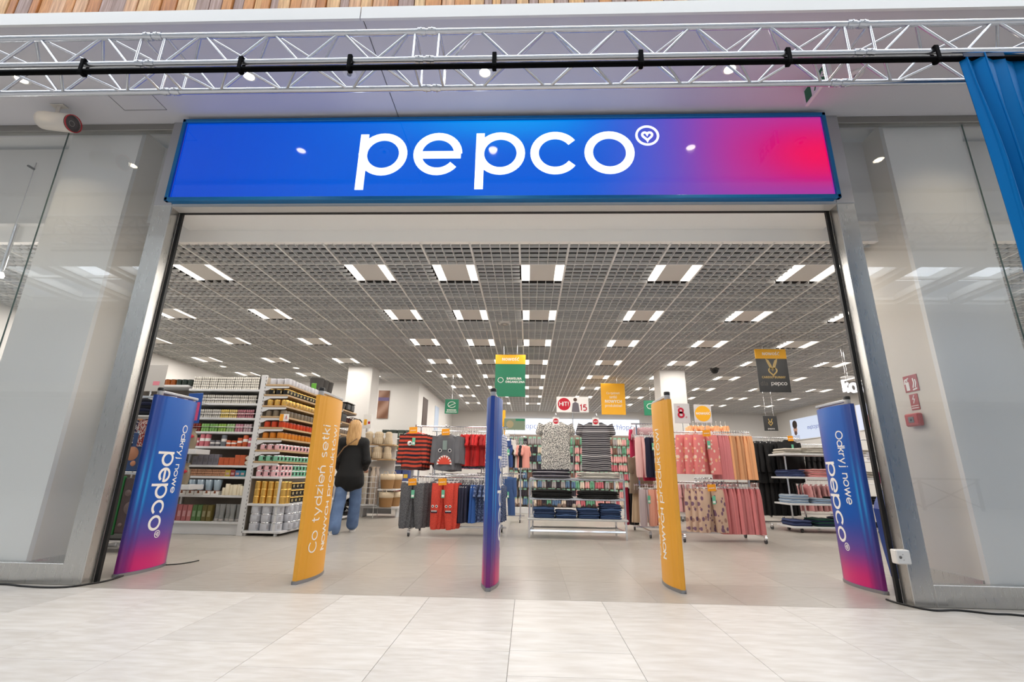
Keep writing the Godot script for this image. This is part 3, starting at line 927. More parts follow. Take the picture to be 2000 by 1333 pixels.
func banners():
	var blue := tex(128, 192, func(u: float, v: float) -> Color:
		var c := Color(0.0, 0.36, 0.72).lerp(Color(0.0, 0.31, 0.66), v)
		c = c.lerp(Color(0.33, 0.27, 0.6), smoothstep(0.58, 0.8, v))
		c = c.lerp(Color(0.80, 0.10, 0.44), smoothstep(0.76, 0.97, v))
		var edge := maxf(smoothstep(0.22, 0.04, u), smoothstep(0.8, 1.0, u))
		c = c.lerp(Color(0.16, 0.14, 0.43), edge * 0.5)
		var cyan_streaks := exp(-pow((v - 0.52) / 0.22, 2)) * (exp(-pow((u - 0.06) / 0.024, 2)) + exp(-pow((u - 0.14) / 0.02, 2)))  # two cyan streaks near the front edge, strongest at mid-height
		return c.lerp(Color(0.1, 0.6, 0.86), clampf(cyan_streaks, 0, 1) * 0.9))
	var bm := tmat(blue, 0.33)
	var ym := mat(Color(0.91, 0.645, 0.2), 0.45)
	var read := func(txt: String, side: int, s: float, y: float, len_: float, th: float) -> Array: return [txt, side, -1.0, y, s, float(side), len_, th, 0.3]
	var up := func(txt: String, side: int, s: float, y: float, len_: float, th: float, gap: float) -> Array: return [txt, side, 1.0, y, s, -float(side), len_, th, gap]
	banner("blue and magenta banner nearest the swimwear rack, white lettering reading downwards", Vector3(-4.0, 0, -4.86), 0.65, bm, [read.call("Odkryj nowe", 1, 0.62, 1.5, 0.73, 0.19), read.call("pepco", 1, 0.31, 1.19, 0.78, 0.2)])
	banner("yellow banner in front of the candle shelves, white lettering reading upwards", Vector3(-2.18, 0, -4.76), 0.62, ym, [up.call("Co tydzień setki", 1, 0.33, 0.26, 1.23, 0.15, 0.3), up.call("NOWYCH", 1, 0.62, 0.26, 0.46, 0.26, 0.26), up.call("produktów!", 1, 0.62, 0.78, 0.73, 0.16, 0.3)])
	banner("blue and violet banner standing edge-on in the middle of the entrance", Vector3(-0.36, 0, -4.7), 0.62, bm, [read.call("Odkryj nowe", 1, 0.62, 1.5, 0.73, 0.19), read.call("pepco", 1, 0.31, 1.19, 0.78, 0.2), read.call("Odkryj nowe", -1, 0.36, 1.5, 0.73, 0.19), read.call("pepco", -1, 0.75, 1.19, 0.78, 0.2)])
	banner("yellow banner in front of the pink clothes rack, white lettering reading upwards", Vector3(1.43, 0, -4.8), 0.6, ym, [up.call("Co tydzień setki", -1, 0.62, 0.26, 1.23, 0.15, 0.3), up.call("NOWYCH", -1, 0.34, 0.26, 0.46, 0.26, 0.26), up.call("produktów!", -1, 0.34, 0.78, 0.73, 0.16, 0.3)])
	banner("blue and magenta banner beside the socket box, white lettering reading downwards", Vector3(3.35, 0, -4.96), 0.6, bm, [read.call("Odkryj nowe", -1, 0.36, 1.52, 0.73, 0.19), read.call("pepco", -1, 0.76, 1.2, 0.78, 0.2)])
	# the dark blue arch leaning behind the last banner
	var arch := thing("arched_panel", "dark blue arched display panel behind the banner by the socket box", "panel", Vector3(3.98, 0, -5.75))
	var poly := PackedVector2Array([Vector2(0.3, 0.0), Vector2(0.06, 0.0), Vector2(0.02, 0.35)])
	for p in arc(0.32, 0.62, 0.33, 165, 20, 12, 0.36): poly.append(p)
	mi("body", B.new(mat(Color(0.0, 0.2, 0.5), 0.35)).prism(poly, -0.1, 0.1).mesh(), arch)
	mi("rim", B.new(mat(Color(0.0, 0.11, 0.32), 0.4)).strokes([poly], 0.04, 0.01, flat(Vector3(0, 0, 0.1))).mesh(), arch)

func facade_things():
	var red := mat(Color(0.62, 0.03, 0.05), 0.45)
	var f := Basis(Vector3(0, 0, 1), Vector3.UP, Vector3(-1, 0, 0))       # faces -x: reads along +z
	var s := thing("extinguisher_sign", "square red fire extinguisher sign on the beige return wall", "safety sign", Vector3(4.046, 2.02, -5.025))
	mi("plate", B.new(red).rb(Vector3.ZERO, Vector3(0.006, 0.175, 0.185), 0.002).mesh(), s)
	mi("pictogram", B.new(PRINTW).strokes([ln([-0.045, -0.07, -0.045, 0.02])], 0.042, 0.002, flat(Vector3(-0.003, 0, 0), f)).strokes([ln([-0.045, 0.025, -0.045, 0.05, -0.07, 0.045, -0.078, 0.0]), ln([-0.045, 0.05, -0.02, 0.06]), ln([0.015, -0.07, 0.07, -0.06]), ln([0.02, -0.05, 0.04, 0.0, 0.035, 0.05]), ln([0.05, -0.05, 0.065, 0.0, 0.06, 0.035])], 0.014, 0.002, flat(Vector3(-0.003, 0, 0), f)).mesh(), s)
	s = thing("electric_sign", "small red sign with a white lightning bolt above the call point", "safety sign", Vector3(4.046, 1.825, -5.03))
	mi("plate", B.new(red).rb(Vector3.ZERO, Vector3(0.006, 0.165, 0.11), 0.002).mesh(), s)
	mi("bolt", B.new(PRINTW).strokes([ln([0.012, 0.07, -0.012, 0.03, 0.012, 0.03, -0.012, -0.015])], 0.008, 0.002, flat(Vector3(-0.003, 0, 0), f)).strokes([ln([-0.045, -0.04, 0.045, -0.04]), ln([-0.045, -0.062, 0.045, -0.062])], 0.007, 0.002, flat(Vector3(-0.003, 0, 0), f)).mesh(), s)
	s = thing("call_point", "red fire alarm call point box on the beige return wall", "fire alarm", Vector3(4.048, 1.64, -5.05))
	mi("box", B.new(mat(Color(0.68, 0.02, 0.04), 0.35)).rb(Vector3(-0.03, 0, 0), Vector3(0.06, 0.13, 0.18), 0.012).mesh(), s)
	mi("glass_window", B.new(mat(Color(0.45, 0.42, 0.44), 0.2)).rb(Vector3(-0.062, 0, 0.0), Vector3(0.006, 0.06, 0.07), 0.002).mesh(), s)
	mi("button", B.new(BLACK).lathe(Vector3(-0.064, 0, 0), [Vector2(0.014, 0), Vector2(0.012, 0.006), Vector2(0.001, 0.006)], 12, Basis(Vector3(0, 0, 1), PI / 2)).mesh(), s)
	s = thing("socket_box", "white surface socket box on the steel door frame near the floor", "socket", Vector3(3.262, 0.395, -4.6))
	mi("box", B.new(mat(Color(0.88, 0.87, 0.85), 0.35)).rb(Vector3(-0.025, 0, 0.075), Vector3(0.12, 0.115, 0.075), 0.008).rb(Vector3(-0.012, 0, 0.03), Vector3(0.05, 0.1, 0.06), 0.006).mesh(), s)
	mi("outlet", B.new(mat(Color(0.4, 0.39, 0.38), 0.5)).lathe(Vector3(-0.055, 0, 0.112), [Vector2(0.012, 0), Vector2(0.012, 0.003), Vector2(0.001, 0.003)], 12, Basis(Vector3.RIGHT, PI / 2)).lathe(Vector3(-0.03, 0.022, 0.112), [Vector2(0.004, 0), Vector2(0.001, 0.003)], 8, Basis(Vector3.RIGHT, PI / 2)).lathe(Vector3(-0.03, -0.022, 0.112), [Vector2(0.004, 0), Vector2(0.001, 0.003)], 8, Basis(Vector3.RIGHT, PI / 2)).mesh(), s)
	s = thing("door_contact", "small grey switch box with a thin conduit on the inside of the door frame", "switch", Vector3(3.52, 2.9, -4.66))
	mi("box", B.new(mat(Color(0.6, 0.61, 0.63), 0.4)).rb(Vector3(0, 0, 0), Vector3(0.06, 0.13, 0.05), 0.01).mesh(), s)
	mi("conduit", B.new(mat(Color(0.72, 0.72, 0.7), 0.4)).tube([Vector3(0, 0.06, 0), Vector3(0, 2.0, 0)], 0.01, 8).mesh(), s)
	var cm := mat(Color(0.07, 0.07, 0.07), 0.5)
	var pts := []
	for p in [[-6.2, -4.48], [-5.2, -4.45], [-4.7, -4.47], [-4.45, -4.42], [-4.2, -4.40], [-4.05, -4.44], [-3.98, -4.55], [-3.93, -4.7], [-3.97, -4.95], [-4.02, -5.2]]: pts.append(Vector3(p[0], 0.008, p[1]))
	tag(mi("cable", B.new(cm).tube(smooth(pts), 0.008, 6).mesh()), "thin dark cable on the floor along the steel plinth by the loudspeaker side", "cable")
	pts = []
	for p in [[3.2, -4.75], [3.22, -4.6], [3.33, -4.42], [3.55, -4.44], [3.75, -4.36], [3.9, -4.35], [4.1, -4.27], [4.4, -4.22], [4.7, -4.12], [5.3, -4.1]]: pts.append(Vector3(p[0], 0.008, p[1]))
	var cb := thing("cable", "thin dark cable with a blue tape mark beside the socket box", "cable", Vector3.ZERO)
	mi("cord", B.new(cm).tube(smooth(pts), 0.008, 6).mesh(), cb)
	mi("tape", B.new(mat(Color(0.02, 0.3, 0.75), 0.5)).tube([Vector3(4.17, 0.009, -4.255), Vector3(4.2, 0.009, -4.25)], 0.014, 8).mesh(), cb)
	pts = []
	for p in [[-3.99, -5.47], [-3.95, -5.5], [-3.87, -5.56], [-3.82, -5.66], [-3.8, -5.78]]: pts.append(Vector3(p[0], 0.006, p[1]))
	tag(mi("cable", B.new(cm).tube(smooth(pts), 0.006, 6).mesh()), "short dark cable curling out from the blue banner into the shop", "cable")
	var lp := thing("hanging_lamp", "chrome tube lamp hanging behind the glass by the loudspeaker", "lamp", Vector3(-6.37, 3.2, -5.0))
	mi("tube", B.new(CHROME).tube([Vector3(0, 0.06, 0), Vector3(0, 1.6, 0)], 0.022, 12).mesh(), lp)
	mi("arm", B.new(BLACK).rb(Vector3(0, 1.5, 0.03), Vector3(0.03, 0.02, 0.14), 0.004).mesh(), lp)
	mi("spot_lens", B.new(glow(Color(1, 0.97, 0.92), 4.0)).lathe(Vector3.ZERO, [Vector2(0.001, 0), Vector2(0.035, 0.005), Vector2(0.04, 0.03), Vector2(0.024, 0.07)], 16).mesh(), lp)
	var ol := OmniLight3D.new()
	ol.name = "hanging_lamp_light"
	ol.position = lp.position + Vector3(0, 0.03, 0)
	ol.light_energy = 0.25
	ol.light_size = 0.03
	ol.omni_range = 20
	ol.omni_attenuation = 2
	ol.shadow_enabled = true
	add_child(ol)
func smooth(p: Array) -> Array:
	var c := Curve3D.new()
	for i in p.size():
		var d: Vector3 = (p[mini(i + 1, p.size() - 1)] - p[maxi(i - 1, 0)]) / 6.0
		c.add_point(p[i], -d, d)
	c.bake_interval = 0.03
	return Array(c.get_baked_points())

func it(called: String, mesh: Mesh, at: Vector3, label: String, cat: String, group := "", turn := 0.0) -> MeshInstance3D:
	var o := mi(called, mesh, null, at)
	o.rotation.y = turn
	tag(o, label, cat, group)
	return o
func tin(body: Material, lid: Material, r := 0.055, h := 0.085, label_m: Material = null) -> ArrayMesh:
	var b := B.new(body).lathe(Vector3.ZERO, [Vector2(r * 0.94, 0), Vector2(r, 0.006), Vector2(r, h * 0.84)], 18)
	b.use(lid).lathe(Vector3.ZERO, [Vector2(r * 1.02, h * 0.84), Vector2(r * 1.02, h * 0.98), Vector2(r * 0.95, h), Vector2(0.001, h)], 18)
	if label_m:
		b.use(label_m)
		var rings := []
		for y in [h * 0.2, h * 0.68]:
			var ring := PackedVector3Array()
			for j in 5: ring.append(Vector3(sin(-0.22 + 0.11 * j + 0.9), 0, cos(-0.22 + 0.11 * j + 0.9)) * (r + 0.0015) + Vector3(0, y, 0))
			for j in 5: ring.append(Vector3(sin(0.22 - 0.11 * j + 0.9), 0, cos(0.22 - 0.11 * j + 0.9)) * (r - 0.002) + Vector3(0, y, 0))
			rings.append(ring)
		b.loft(rings)
	return b.mesh()
func pack(c: Color, cols: int, levels: int, w: float, h: float, wrap := Color(0.16, 0.15, 0.15)) -> ArrayMesh:   # tealights wrapped in film
	var b := B.new(mat(wrap, 0.5)).box(Vector3(0, h / 2, -0.05), Vector3(w * 0.96, h * 0.97, 0.09))
	b.use(mat(c, 0.4))
	for i in cols:
		for j in levels:
			b.lathe(Vector3(-w / 2 + w * (i + 0.5) / cols, h * j / levels + 0.003, -0.008), [Vector2(w / cols * 0.43, 0), Vector2(w / cols * 0.47, h / levels * 0.2), Vector2(w / cols * 0.47, h / levels * 0.72), Vector2(w / cols * 0.36, h / levels * 0.84), Vector2(0.001, h / levels * 0.84)], 9)
	return b.mesh()
func candle(c: Color, r: float, h: float, band := true) -> ArrayMesh:
	var b := B.new(mat(c, 0.5)).lathe(Vector3.ZERO, [Vector2(r * 0.95, 0), Vector2(r, 0.005), Vector2(r, h - 0.006), Vector2(r * 0.9, h), Vector2(0.001, h - 0.003)], 16)
	if band: b.use(PRINTW).lathe(Vector3(0, h * 0.42, 0), [Vector2(r * 1.015, 0), Vector2(r * 1.015, h * 0.24)], 16)
	return b.mesh()
func carton(c: Color, s: Vector3, panel := Color(0.9, 0.88, 0.85)) -> ArrayMesh:
	return B.new(mat(c, 0.5)).rb(Vector3(0, s.y / 2, 0), s, 0.004).use(mat(panel, 0.6)).box(Vector3(0, s.y * 0.45, s.z / 2 + 0.0005), Vector3(s.x * 0.6, s.y * 0.35, 0.002)).mesh()

func shelving():
	var white := mat(Color(0.84, 0.84, 0.84), 0.45)
	var back := mat(Color(0.5, 0.46, 0.42), 0.8)
	# --- bay of white shelves that faces the entrance ---
	var ys := [2.354, 2.109, 1.858, 1.622, 1.376, 1.069, 0.889, 0.592, 0.185]
	for bay in 2:
		var x0 := -5.95 if bay == 0 else -7.95
		var x1 := -4.66 if bay == 0 else -5.98
		var u := thing("shelving_unit", ["tall white shelving bay with candles facing the entrance", "white shelving bay with jars on top beyond the swimwear rack"][bay], "shelf unit", Vector3(0, 0, -8.1))
		var w := x1 - x0
		mi("back_panel", B.new(back).box(Vector3((x0 + x1) / 2, 1.25, -0.24), Vector3(w, 2.5, 0.02)).mesh(), u)
		for k in ys.size():
			var y: float = ys[k] + (0.065 if bay == 1 else 0.0)
			mi("shelf", B.new(white).rb(Vector3((x0 + x1) / 2, y, -0.03), Vector3(w, 0.036, 0.4), 0.004).mesh(), u)
		mi("kick_plate", B.new(white).box(Vector3((x0 + x1) / 2, 0.085, 0.12), Vector3(w, 0.165, 0.03)).mesh(), u)
		for x in [x0 - 0.012, x1 + 0.012]:
			mi("upright", B.new(white).rb(Vector3(x, 1.25, -0.22), Vector3(0.03, 2.5, 0.05), 0.003).mesh(), u)
		if bay == 0:
			for y in [2.17, 1.93, 1.70]:
				mi("wire_rail", B.new(CHROME).tube([Vector3(x0, y + 0.02, 0.165), Vector3(x1, y + 0.02, 0.165)], 0.004, 6).mesh(), u)
	var z := -7.98
	var lit := Color(0.86, 0.84, 0.8)
	var p4 := pack(lit, 4, 5, 0.142, 0.225)
	var p3 := pack(lit, 4, 3, 0.142, 0.15)
	for i in 8: it("tealight_pack", p4, Vector3(-5.86 + 0.149 * i, 2.373, z), "clear pack of white tealights on the top candle shelf, %s from the jars" % ORD[i], "candles", "tealight packs on the top shelf")
	for i in 8: it("tealight_pack", p3, Vector3(-5.86 + 0.149 * i, 2.128, z), "clear pack of white tealights on the second candle shelf, %s from its outer end" % ORD[i], "candles", "tealight packs on the second shelf")
	var r3 := [lit, lit, lit, lit, Color(0.9, 0.8, 0.45), Color(0.88, 0.78, 0.5), Color(0.75, 0.48, 0.52), Color(0.75, 0.48, 0.52)]
	for i in 8:
		var nmx: String = "white" if i < 4 else ("pale yellow" if i < 6 else "dusty pink")
		it("tealight_pack", pack(r3[i], 4, 3, 0.142, 0.15), Vector3(-5.86 + 0.149 * i, 1.877, z), "pack of %s tealights behind the third shelf's wire rail, %s from its outer end" % [nmx, ORD[i]], "candles", "%s packs on the third shelf" % nmx)
	var r4 := [Color("8d3226"), Color("8d3226"), Color("8fc06a"), Color("8fc06a"), Color("9ac25a"), Color("a5c389"), Color("c48a98"), Color("c8b0b4")]
	for i in 8:
		var nmx: String = ["brick red", "fresh green", "pale green", "pink"][0 if i < 2 else (1 if i < 5 else (2 if i == 5 else 3))]
		it("tealight_pack", pack(r4[i], 3, 2, 0.14, 0.14, r4[i].darkened(0.35)), Vector3(-5.86 + 0.149 * i, 1.641, z), "pack of %s scented tealights on the fourth shelf, %s from its outer end" % [nmx, ORD[i]], "candles", "%s packs on the fourth shelf" % nmx)
	var r5 := [["rose", "c46a74", 0.14], ["rose", "c46a74", 0.14], ["rose", "c46a74", 0.2], ["rose", "c46a74", 0.2], ["grey", "6c6a70", 0.1], ["grey", "6c6a70", 0.1], ["grey", "6a7078", 0.19], ["rust", "c0572c", 0.1], ["rust", "c0572c", 0.1], ["rust", "c0572c", 0.145], ["rust", "c0572c", 0.19], ["pink", "b8606e", 0.15]]
	for i in 12:
		it("pillar_candle", candle(Color(r5[i][1]), 0.043, r5[i][2]), Vector3(-5.75 + 0.094 * i, 1.395, z), "%s %s pillar candle with a white band, %s in the fifth shelf's row" % ["tall" if r5[i][2] > 0.16 else "short", r5[i][0], ORD[i]], "candle", "%s banded pillar candles" % r5[i][0])
	for i in 5: it("box_candle", carton(Color("74717a"), Vector3(0.085, 0.14 if i == 0 else 0.175, 0.085), Color("67646a")), Vector3(-5.6 + 0.09 * i, 1.087, z), "dark grey square candle on the sixth shelf, %s from the banner side" % ORD[i], "candle", "grey square candles")
	for i in 5: it("box_candle", carton(Color("bb5730"), Vector3(0.085, 0.125 if i < 3 else 0.17, 0.085), Color("c05c34")), Vector3(-5.15 + 0.09 * i, 1.087, z), "%s rust square candle on the sixth shelf, %s from the grey ones" % ["short" if i < 3 else "tall", ORD[i]], "candle", "rust square candles")
	var roll := B.new(mat(Color(0.85, 0.82, 0.76), 0.6)).lathe(Vector3.ZERO, [Vector2(0.035, -0.1), Vector2(0.04, -0.095), Vector2(0.04, 0.0), Vector2(0.03, 0.004), Vector2(0.012, 0.0), Vector2(0.001, -0.002)], 14, Basis(Vector3.RIGHT, PI / 2)).mesh()
	for i in 6: it("candle_roll", roll, Vector3(-4.86 + 0.08 * (i % 3), 1.13 + 0.08 * (i / 3), z + 0.03), "cream candle lying end-on by the shelf post, %s of the %s layer" % [ORD[i % 3], "lower" if i < 3 else "upper"], "candle", "cream candles stacked end-on")
	for i in 6: it("tealight_pack", pack(Color(0.82, 0.62, 0.48), 5, 3, 0.125, 0.115, Color(0.4, 0.24, 0.16)), Vector3(-5.62 + 0.13 * i, 0.908, z), "peach tealight pack on the seventh shelf, %s from the banner side" % ORD[i], "candles", "peach tealight packs")
	for i in 4: it("candle_carton", carton([Color("b9a23a"), Color("8a2f2c"), Color("3c6f98"), Color("2f7f86")][i], Vector3(0.085, 0.1, 0.09), Color(0.75, 0.6, 0.6)), Vector3(-5.0 + 0.085 * i, 0.908, z), "small %s candle carton at the end of the seventh shelf" % ["yellow", "red", "blue", "teal"][i], "carton")
	var vase := B.new(mat(Color(0.6, 0.67, 0.72), 0.15)).lathe(Vector3(0, 0.07, 0), [Vector2(0.045, 0), Vector2(0.05, 0.02), Vector2(0.068, 0.17), Vector2(0.062, 0.17), Vector2(0.045, 0.03)], 16).use(mat(Color(0.55, 0.3, 0.18), 0.4)).lathe(Vector3.ZERO, [Vector2(0.03, 0), Vector2(0.05, 0.03), Vector2(0.046, 0.07)], 16).use(PRINTW).box(Vector3(0, 0.03, 0.0), Vector3(0.125, 0.06, 0.09)).mesh()
	for i in 5: it("glass_vase", vase, Vector3(-5.72 + 0.14 * i, 0.611, z), "smoky blue glass on a brown foot, eighth shelf, %s from the banner side" % ORD[i], "vase", "smoky glasses on brown feet")
	for i in 6: it("cream_candle", candle(Color(0.92, 0.88, 0.78), 0.036, [0.12, 0.18, 0.165, 0.17, 0.175, 0.15][i], false), Vector3(-5.03 + 0.063 * i, 0.611, z + 0.02 * (i % 2)), "%s cream pillar candle on the eighth shelf, %s from the glasses" % [["short", "tall", "tall", "tall", "tall", "short"][i], ORD[i]], "candle", "cream candles beside the glasses")
	var r9 := ["a85f60", "a85f60", "a85f60", "b06a68", "4f6f3c", "4f6f3c", "5d5324", "665a28"]
	for i in 8:
		var cl := carton(Color(r9[i]), Vector3(0.075, 0.25, 0.08), Color(r9[i]).lightened(0.3))
		it("diffuser_carton", cl, Vector3(-5.78 + 0.083 * i, 0.204, z), "tall %s diffuser carton, %s in the row on the bottom shelf" % ["pink" if i < 4 else ("green" if i < 6 else "olive"), ORD[i]], "carton", "%s diffuser cartons" % ("pink" if i < 4 else ("green" if i < 6 else "olive")))
	var gl := mat(Color(0.78, 0.8, 0.8, 0.25), 0.05, 0.0, {"transparency": BaseMaterial3D.TRANSPARENCY_ALPHA})
	var tube := B.new(gl).lathe(Vector3.ZERO, [Vector2(0.04, 0), Vector2(0.042, 0.01), Vector2(0.04, 0.05), Vector2(0.03, 0.1), Vector2(0.042, 0.27)], 14).use(mat(Color(0.62, 0.58, 0.55), 0.5)).lathe(Vector3(0, 0.004, 0), [Vector2(0.034, 0), Vector2(0.034, 0.035), Vector2(0.001, 0.036)], 12).mesh()
	for i in 5: it("glass_holder", tube, Vector3(-5.08 + 0.088 * i, 0.204, z + 0.02 * (i % 2)), "clear flared candle glass on the bottom shelf, %s from the olive cartons" % ORD[i], "glass", "clear candle glasses on the bottom shelf")
	var jar_c := ["c9901f", "6b6f78", "8e4c1d", "93501f", "8b4a1c", "2f3a33", "2c3630", "2e3832"]
	for i in 8:
		it("jar", tin(mat(Color(jar_c[i]), 0.2), mat(Color(jar_c[i]).darkened(0.2), 0.3, 0.5), 0.05, 0.105), Vector3(-6.72 + 0.103 * i, 2.44, -8.02), "%s glass jar, %s on the top shelf beyond the beach goods rack" % [["amber yellow", "slate grey", "copper brown", "copper brown", "copper brown", "dark green", "dark green", "dark green"][i], ORD[i]], "jar", "jars on the far top shelf")
	for s in 4:
		for i in 6: it("storage_box", carton([Color("7d7468"), Color("9b6a4a"), Color("5a5a60"), Color("a88f70")][s], Vector3(0.16, 0.15, 0.2)), Vector3(-7.6 + 0.28 * i, 1.943 - [0.0, 0.236, 0.482, 0.789][s], -8.06), "plain %s carton behind the beach goods rack, %s on its shelf" % [["grey", "brown", "dark grey", "tan"][s], ORD[i]], "box", "cartons behind the swimwear rack, tier %d" % (s + 1))
	var sg := thing("shelf_sign", "small blue card sign fixed to the shelf edge behind the blue banner", "sign", Vector3(-5.55, 1.99, -7.6))
	mi("card", B.new(mat(Color(0.03, 0.28, 0.6), 0.4)).rb(Vector3.ZERO, Vector3(0.24, 0.5, 0.01), 0.003, Basis(Vector3(0, 0, 1), 0.05)).mesh(), sg)
	mi("arm", B.new(CHROME).tube([Vector3(0.0, 0.1, -0.01), Vector3(0.0, 0.1, -0.35)], 0.006, 6).mesh(), sg)
	mi("print", B.new(mat(Color(0.75, 0.25, 0.45), 0.5)).box(Vector3(0.07, -0.05, 0.006), Vector3(0.05, 0.3, 0.002)).mesh(), sg)
	for i in 2:
		var bg := thing("gift_bag", ["clear gift bag with a pink bow on the upper strip shelf", "clear gift bag with a pink bow on the lower strip shelf"][i], "gift bag", Vector3(-5.5, [1.33, 0.78][i], -7.62))
		mi("bag", B.new(mat(Color(0.55, 0.5, 0.42), 0.2)).loft(ovals([[0.07, 0.05, 0], [0.09, 0.06, 0.1], [0.08, 0.05, 0.22], [0.03, 0.03, 0.28], [0.06, 0.04, 0.33]])).mesh(), bg)
		mi("bow", B.new(mat(Color(0.78, 0.18, 0.24), 0.4)).lathe(Vector3(0.03, 0.2, 0.05), [Vector2(0.001, -0.03), Vector2(0.04, 0), Vector2(0.001, 0.03)], 10).mesh(), bg)
		var stp := thing("strip_shelf", ["white box shelf under the upper gift bag", "white box shelf under the lower gift bag"][i], "shelf", Vector3(-5.55, [1.29, 0.74][i], -7.7))
		mi("tray", B.new(white).rb(Vector3(0, 0, 0), Vector3(0.46, 0.075, 0.34), 0.005).mesh(), stp)
		mi("bracket", B.new(white).box(Vector3(0, 0, -0.2), Vector3(0.05, 0.05, 0.16)).mesh(), stp)
	# --- gondola that runs into the shop: wooden shelves on white brackets ---
	gondola("white gondola with wooden shelves of candle tins behind the first yellow banner", -7.9, -10.05, -4.6, [2.444, 2.269, 2.078, 1.895, 1.709, 1.525, 1.333, 1.148], 0.42, true, 2.62)
	gondola("second white gondola with wooden shelves behind the shopper", -10.25, -11.1, -4.62, [2.33, 2.06, 1.8, 1.5, 1.2, 0.9], 0.5, true, 2.5)
	var gold := mat(Color(0.93, 0.76, 0.42), 0.3, 0.95)
	var silver := mat(Color(0.8, 0.8, 0.8), 0.25, 0.95)
	var lab := mat(Color(0.12, 0.12, 0.12), 0.5)
	var kinds := [
		["white glass bowl candle", tin(mat(Color(0.86, 0.86, 0.88), 0.15), mat(Color(0.86, 0.86, 0.88), 0.15), 0.06, 0.1), 2.463],
		["black candle tin with a gold lid", tin(mat(Color(0.02, 0.02, 0.03), 0.25), gold, 0.058, 0.095, mat(Color(0.75, 0.68, 0.5), 0.5)), 2.288],
		["gold candle tin", tin(gold, gold, 0.058, 0.1, mat(Color(0.7, 0.58, 0.36), 0.5)), 2.097],
		["smoked glass candle", tin(mat(Color(0.5, 0.45, 0.38), 0.12), mat(Color(0.45, 0.42, 0.38), 0.2), 0.05, 0.1), 1.914],
		["rust red glass candle", tin(mat(Color(0.78, 0.26, 0.12), 0.15), mat(Color(0.5, 0.13, 0.05), 0.2), 0.052, 0.1), 1.728],
		["amber glass candle", tin(mat(Color(0.82, 0.5, 0.14), 0.15), mat(Color(0.55, 0.32, 0.08), 0.2), 0.052, 0.1), 1.544],
		["pink candle tin with a silver lid", tin(mat(Color(0.92, 0.72, 0.74), 0.4), silver, 0.058, 0.095, lab), 1.352],
		["mint candle tin with a silver lid", tin(mat(Color(0.5, 0.76, 0.63), 0.4), silver, 0.058, 0.095, lab), 1.167]]
	for k in kinds.size():
		var d: Array = kinds[k]
		for i in 3: it("candle_jar", d[1], Vector3(-4.47 + 0.125 * i, d[2], -7.97), "%s at the gondola end, %s from the post" % [d[0], ORD[i]], "candle", d[0] + "s at the shelf end")
		for i in 14: it("candle_jar", d[1], Vector3(-4.23 + rng.randf_range(-0.006, 0.006), d[2], -8.1 - 0.128 * i), "%s, %s along the side of its wooden shelf" % [d[0], ORD[i]], "candle", d[0] + "s along the wooden shelf")
	for lvl in 2:
		for i in 14:
			var pink := i < 6
			it("candle_jar", kinds[6 if pink else 7][1], Vector3([-4.47, -4.345, -4.22][i] if i < 3 else -4.19, 0.919 + 0.096 * lvl, -7.97 if i < 3 else -8.1 - 0.128 * (i - 3)), "%s tin in the double row above the gold tins, %s layer, %s" % ["pink" if pink else "mint", ["lower", "upper"][lvl], ORD[i]], "candle", "%s double-stacked tins" % ("pink" if pink else "mint"))
	var gt := tin(gold, gold, 0.052, 0.115)
	var bt: ArrayMesh = kinds[1][1]
	var rt := tin(mat(Color(0.6, 0.06, 0.12), 0.25), gold, 0.055, 0.11)
	for lvl in 3:
		for i in 5: it("candle_jar", gt, Vector3(-4.46 + 0.11 * i, 0.494 + 0.117 * lvl, -7.97), "gold tin facing the entrance, %s stack from the post, %s layer" % [ORD[i], ["bottom", "middle", "top"][lvl]], "candle", "stacked gold tins")
		for i in 10:
			var c := 0 if i < 1 else (1 if i < 5 else 2)
			it("candle_jar", [gt, bt, rt][c], Vector3(-4.02, 0.494 + 0.115 * lvl, -8.1 - 0.135 * i), "%s tin along the wide shelf's side, %s stack, %s layer" % [["gold", "black", "dark red"][c], ORD[i], ["bottom", "middle", "top"][lvl]], "candle", "stacked %s tins along the side" % ["gold", "black", "dark red"][c])
	var wt := tin(mat(Color(0.8, 0.81, 0.84), 0.35), silver, 0.085, 0.13, mat(Color(0.7, 0.7, 0.72), 0.5))
	for lvl in 3:
		for i in 3: it("candle_jar", wt, Vector3(-4.44 + 0.18 * i, 0.079 + 0.131 * lvl, -8.0), "big white tin on the gondola base, %s stack facing the entrance, %s layer" % [ORD[i], ["bottom", "middle", "top"][lvl]], "candle", "big white tins on the base")
		for i in 8: it("candle_jar", wt, Vector3(-4.0 - 0.01 * lvl, 0.079 + 0.131 * lvl, -8.02 - 0.19 * (i + 0.9)), "big white tin along the gondola base's side, %s stack, %s layer" % [ORD[i], ["bottom", "middle", "top"][lvl]], "candle", "big white tins along the side")
	var tg := thing("price_card", "yellow and white price card clipped to a wooden shelf corner", "price card", Vector3(-4.15, 1.885, -7.88))
	mi("card", B.new(PRINTW).rb(Vector3.ZERO, Vector3(0.16, 0.12, 0.004), 0.001).mesh(), tg)
	mi("yellow_field", B.new(mat(Color(0.93, 0.62, 0.1), 0.5)).box(Vector3(-0.045, 0, 0.003), Vector3(0.065, 0.115, 0.002)).mesh(), tg)
	mi("figure_print", B.new(mat(Color(0.7, 0.3, 0.35), 0.5)).strokes([ln([0.02, -0.03, 0.035, 0.03, 0.05, -0.03])], 0.012, 0.002, flat(Vector3(0, 0, 0.0025))).mesh(), tg)
	# on the second gondola
	var wick := mat(Color(0.3, 0.29, 0.28), 0.8)
	for i in 3: it("storage_basket", basket(0.14, 0.24, wick), Vector3(-4.42, 2.635, -9.5 - 0.24 * i), "tall grey woven basket on top of the candle gondola, %s from the entrance" % ORD[i], "basket", "tall grey baskets on the gondola top")
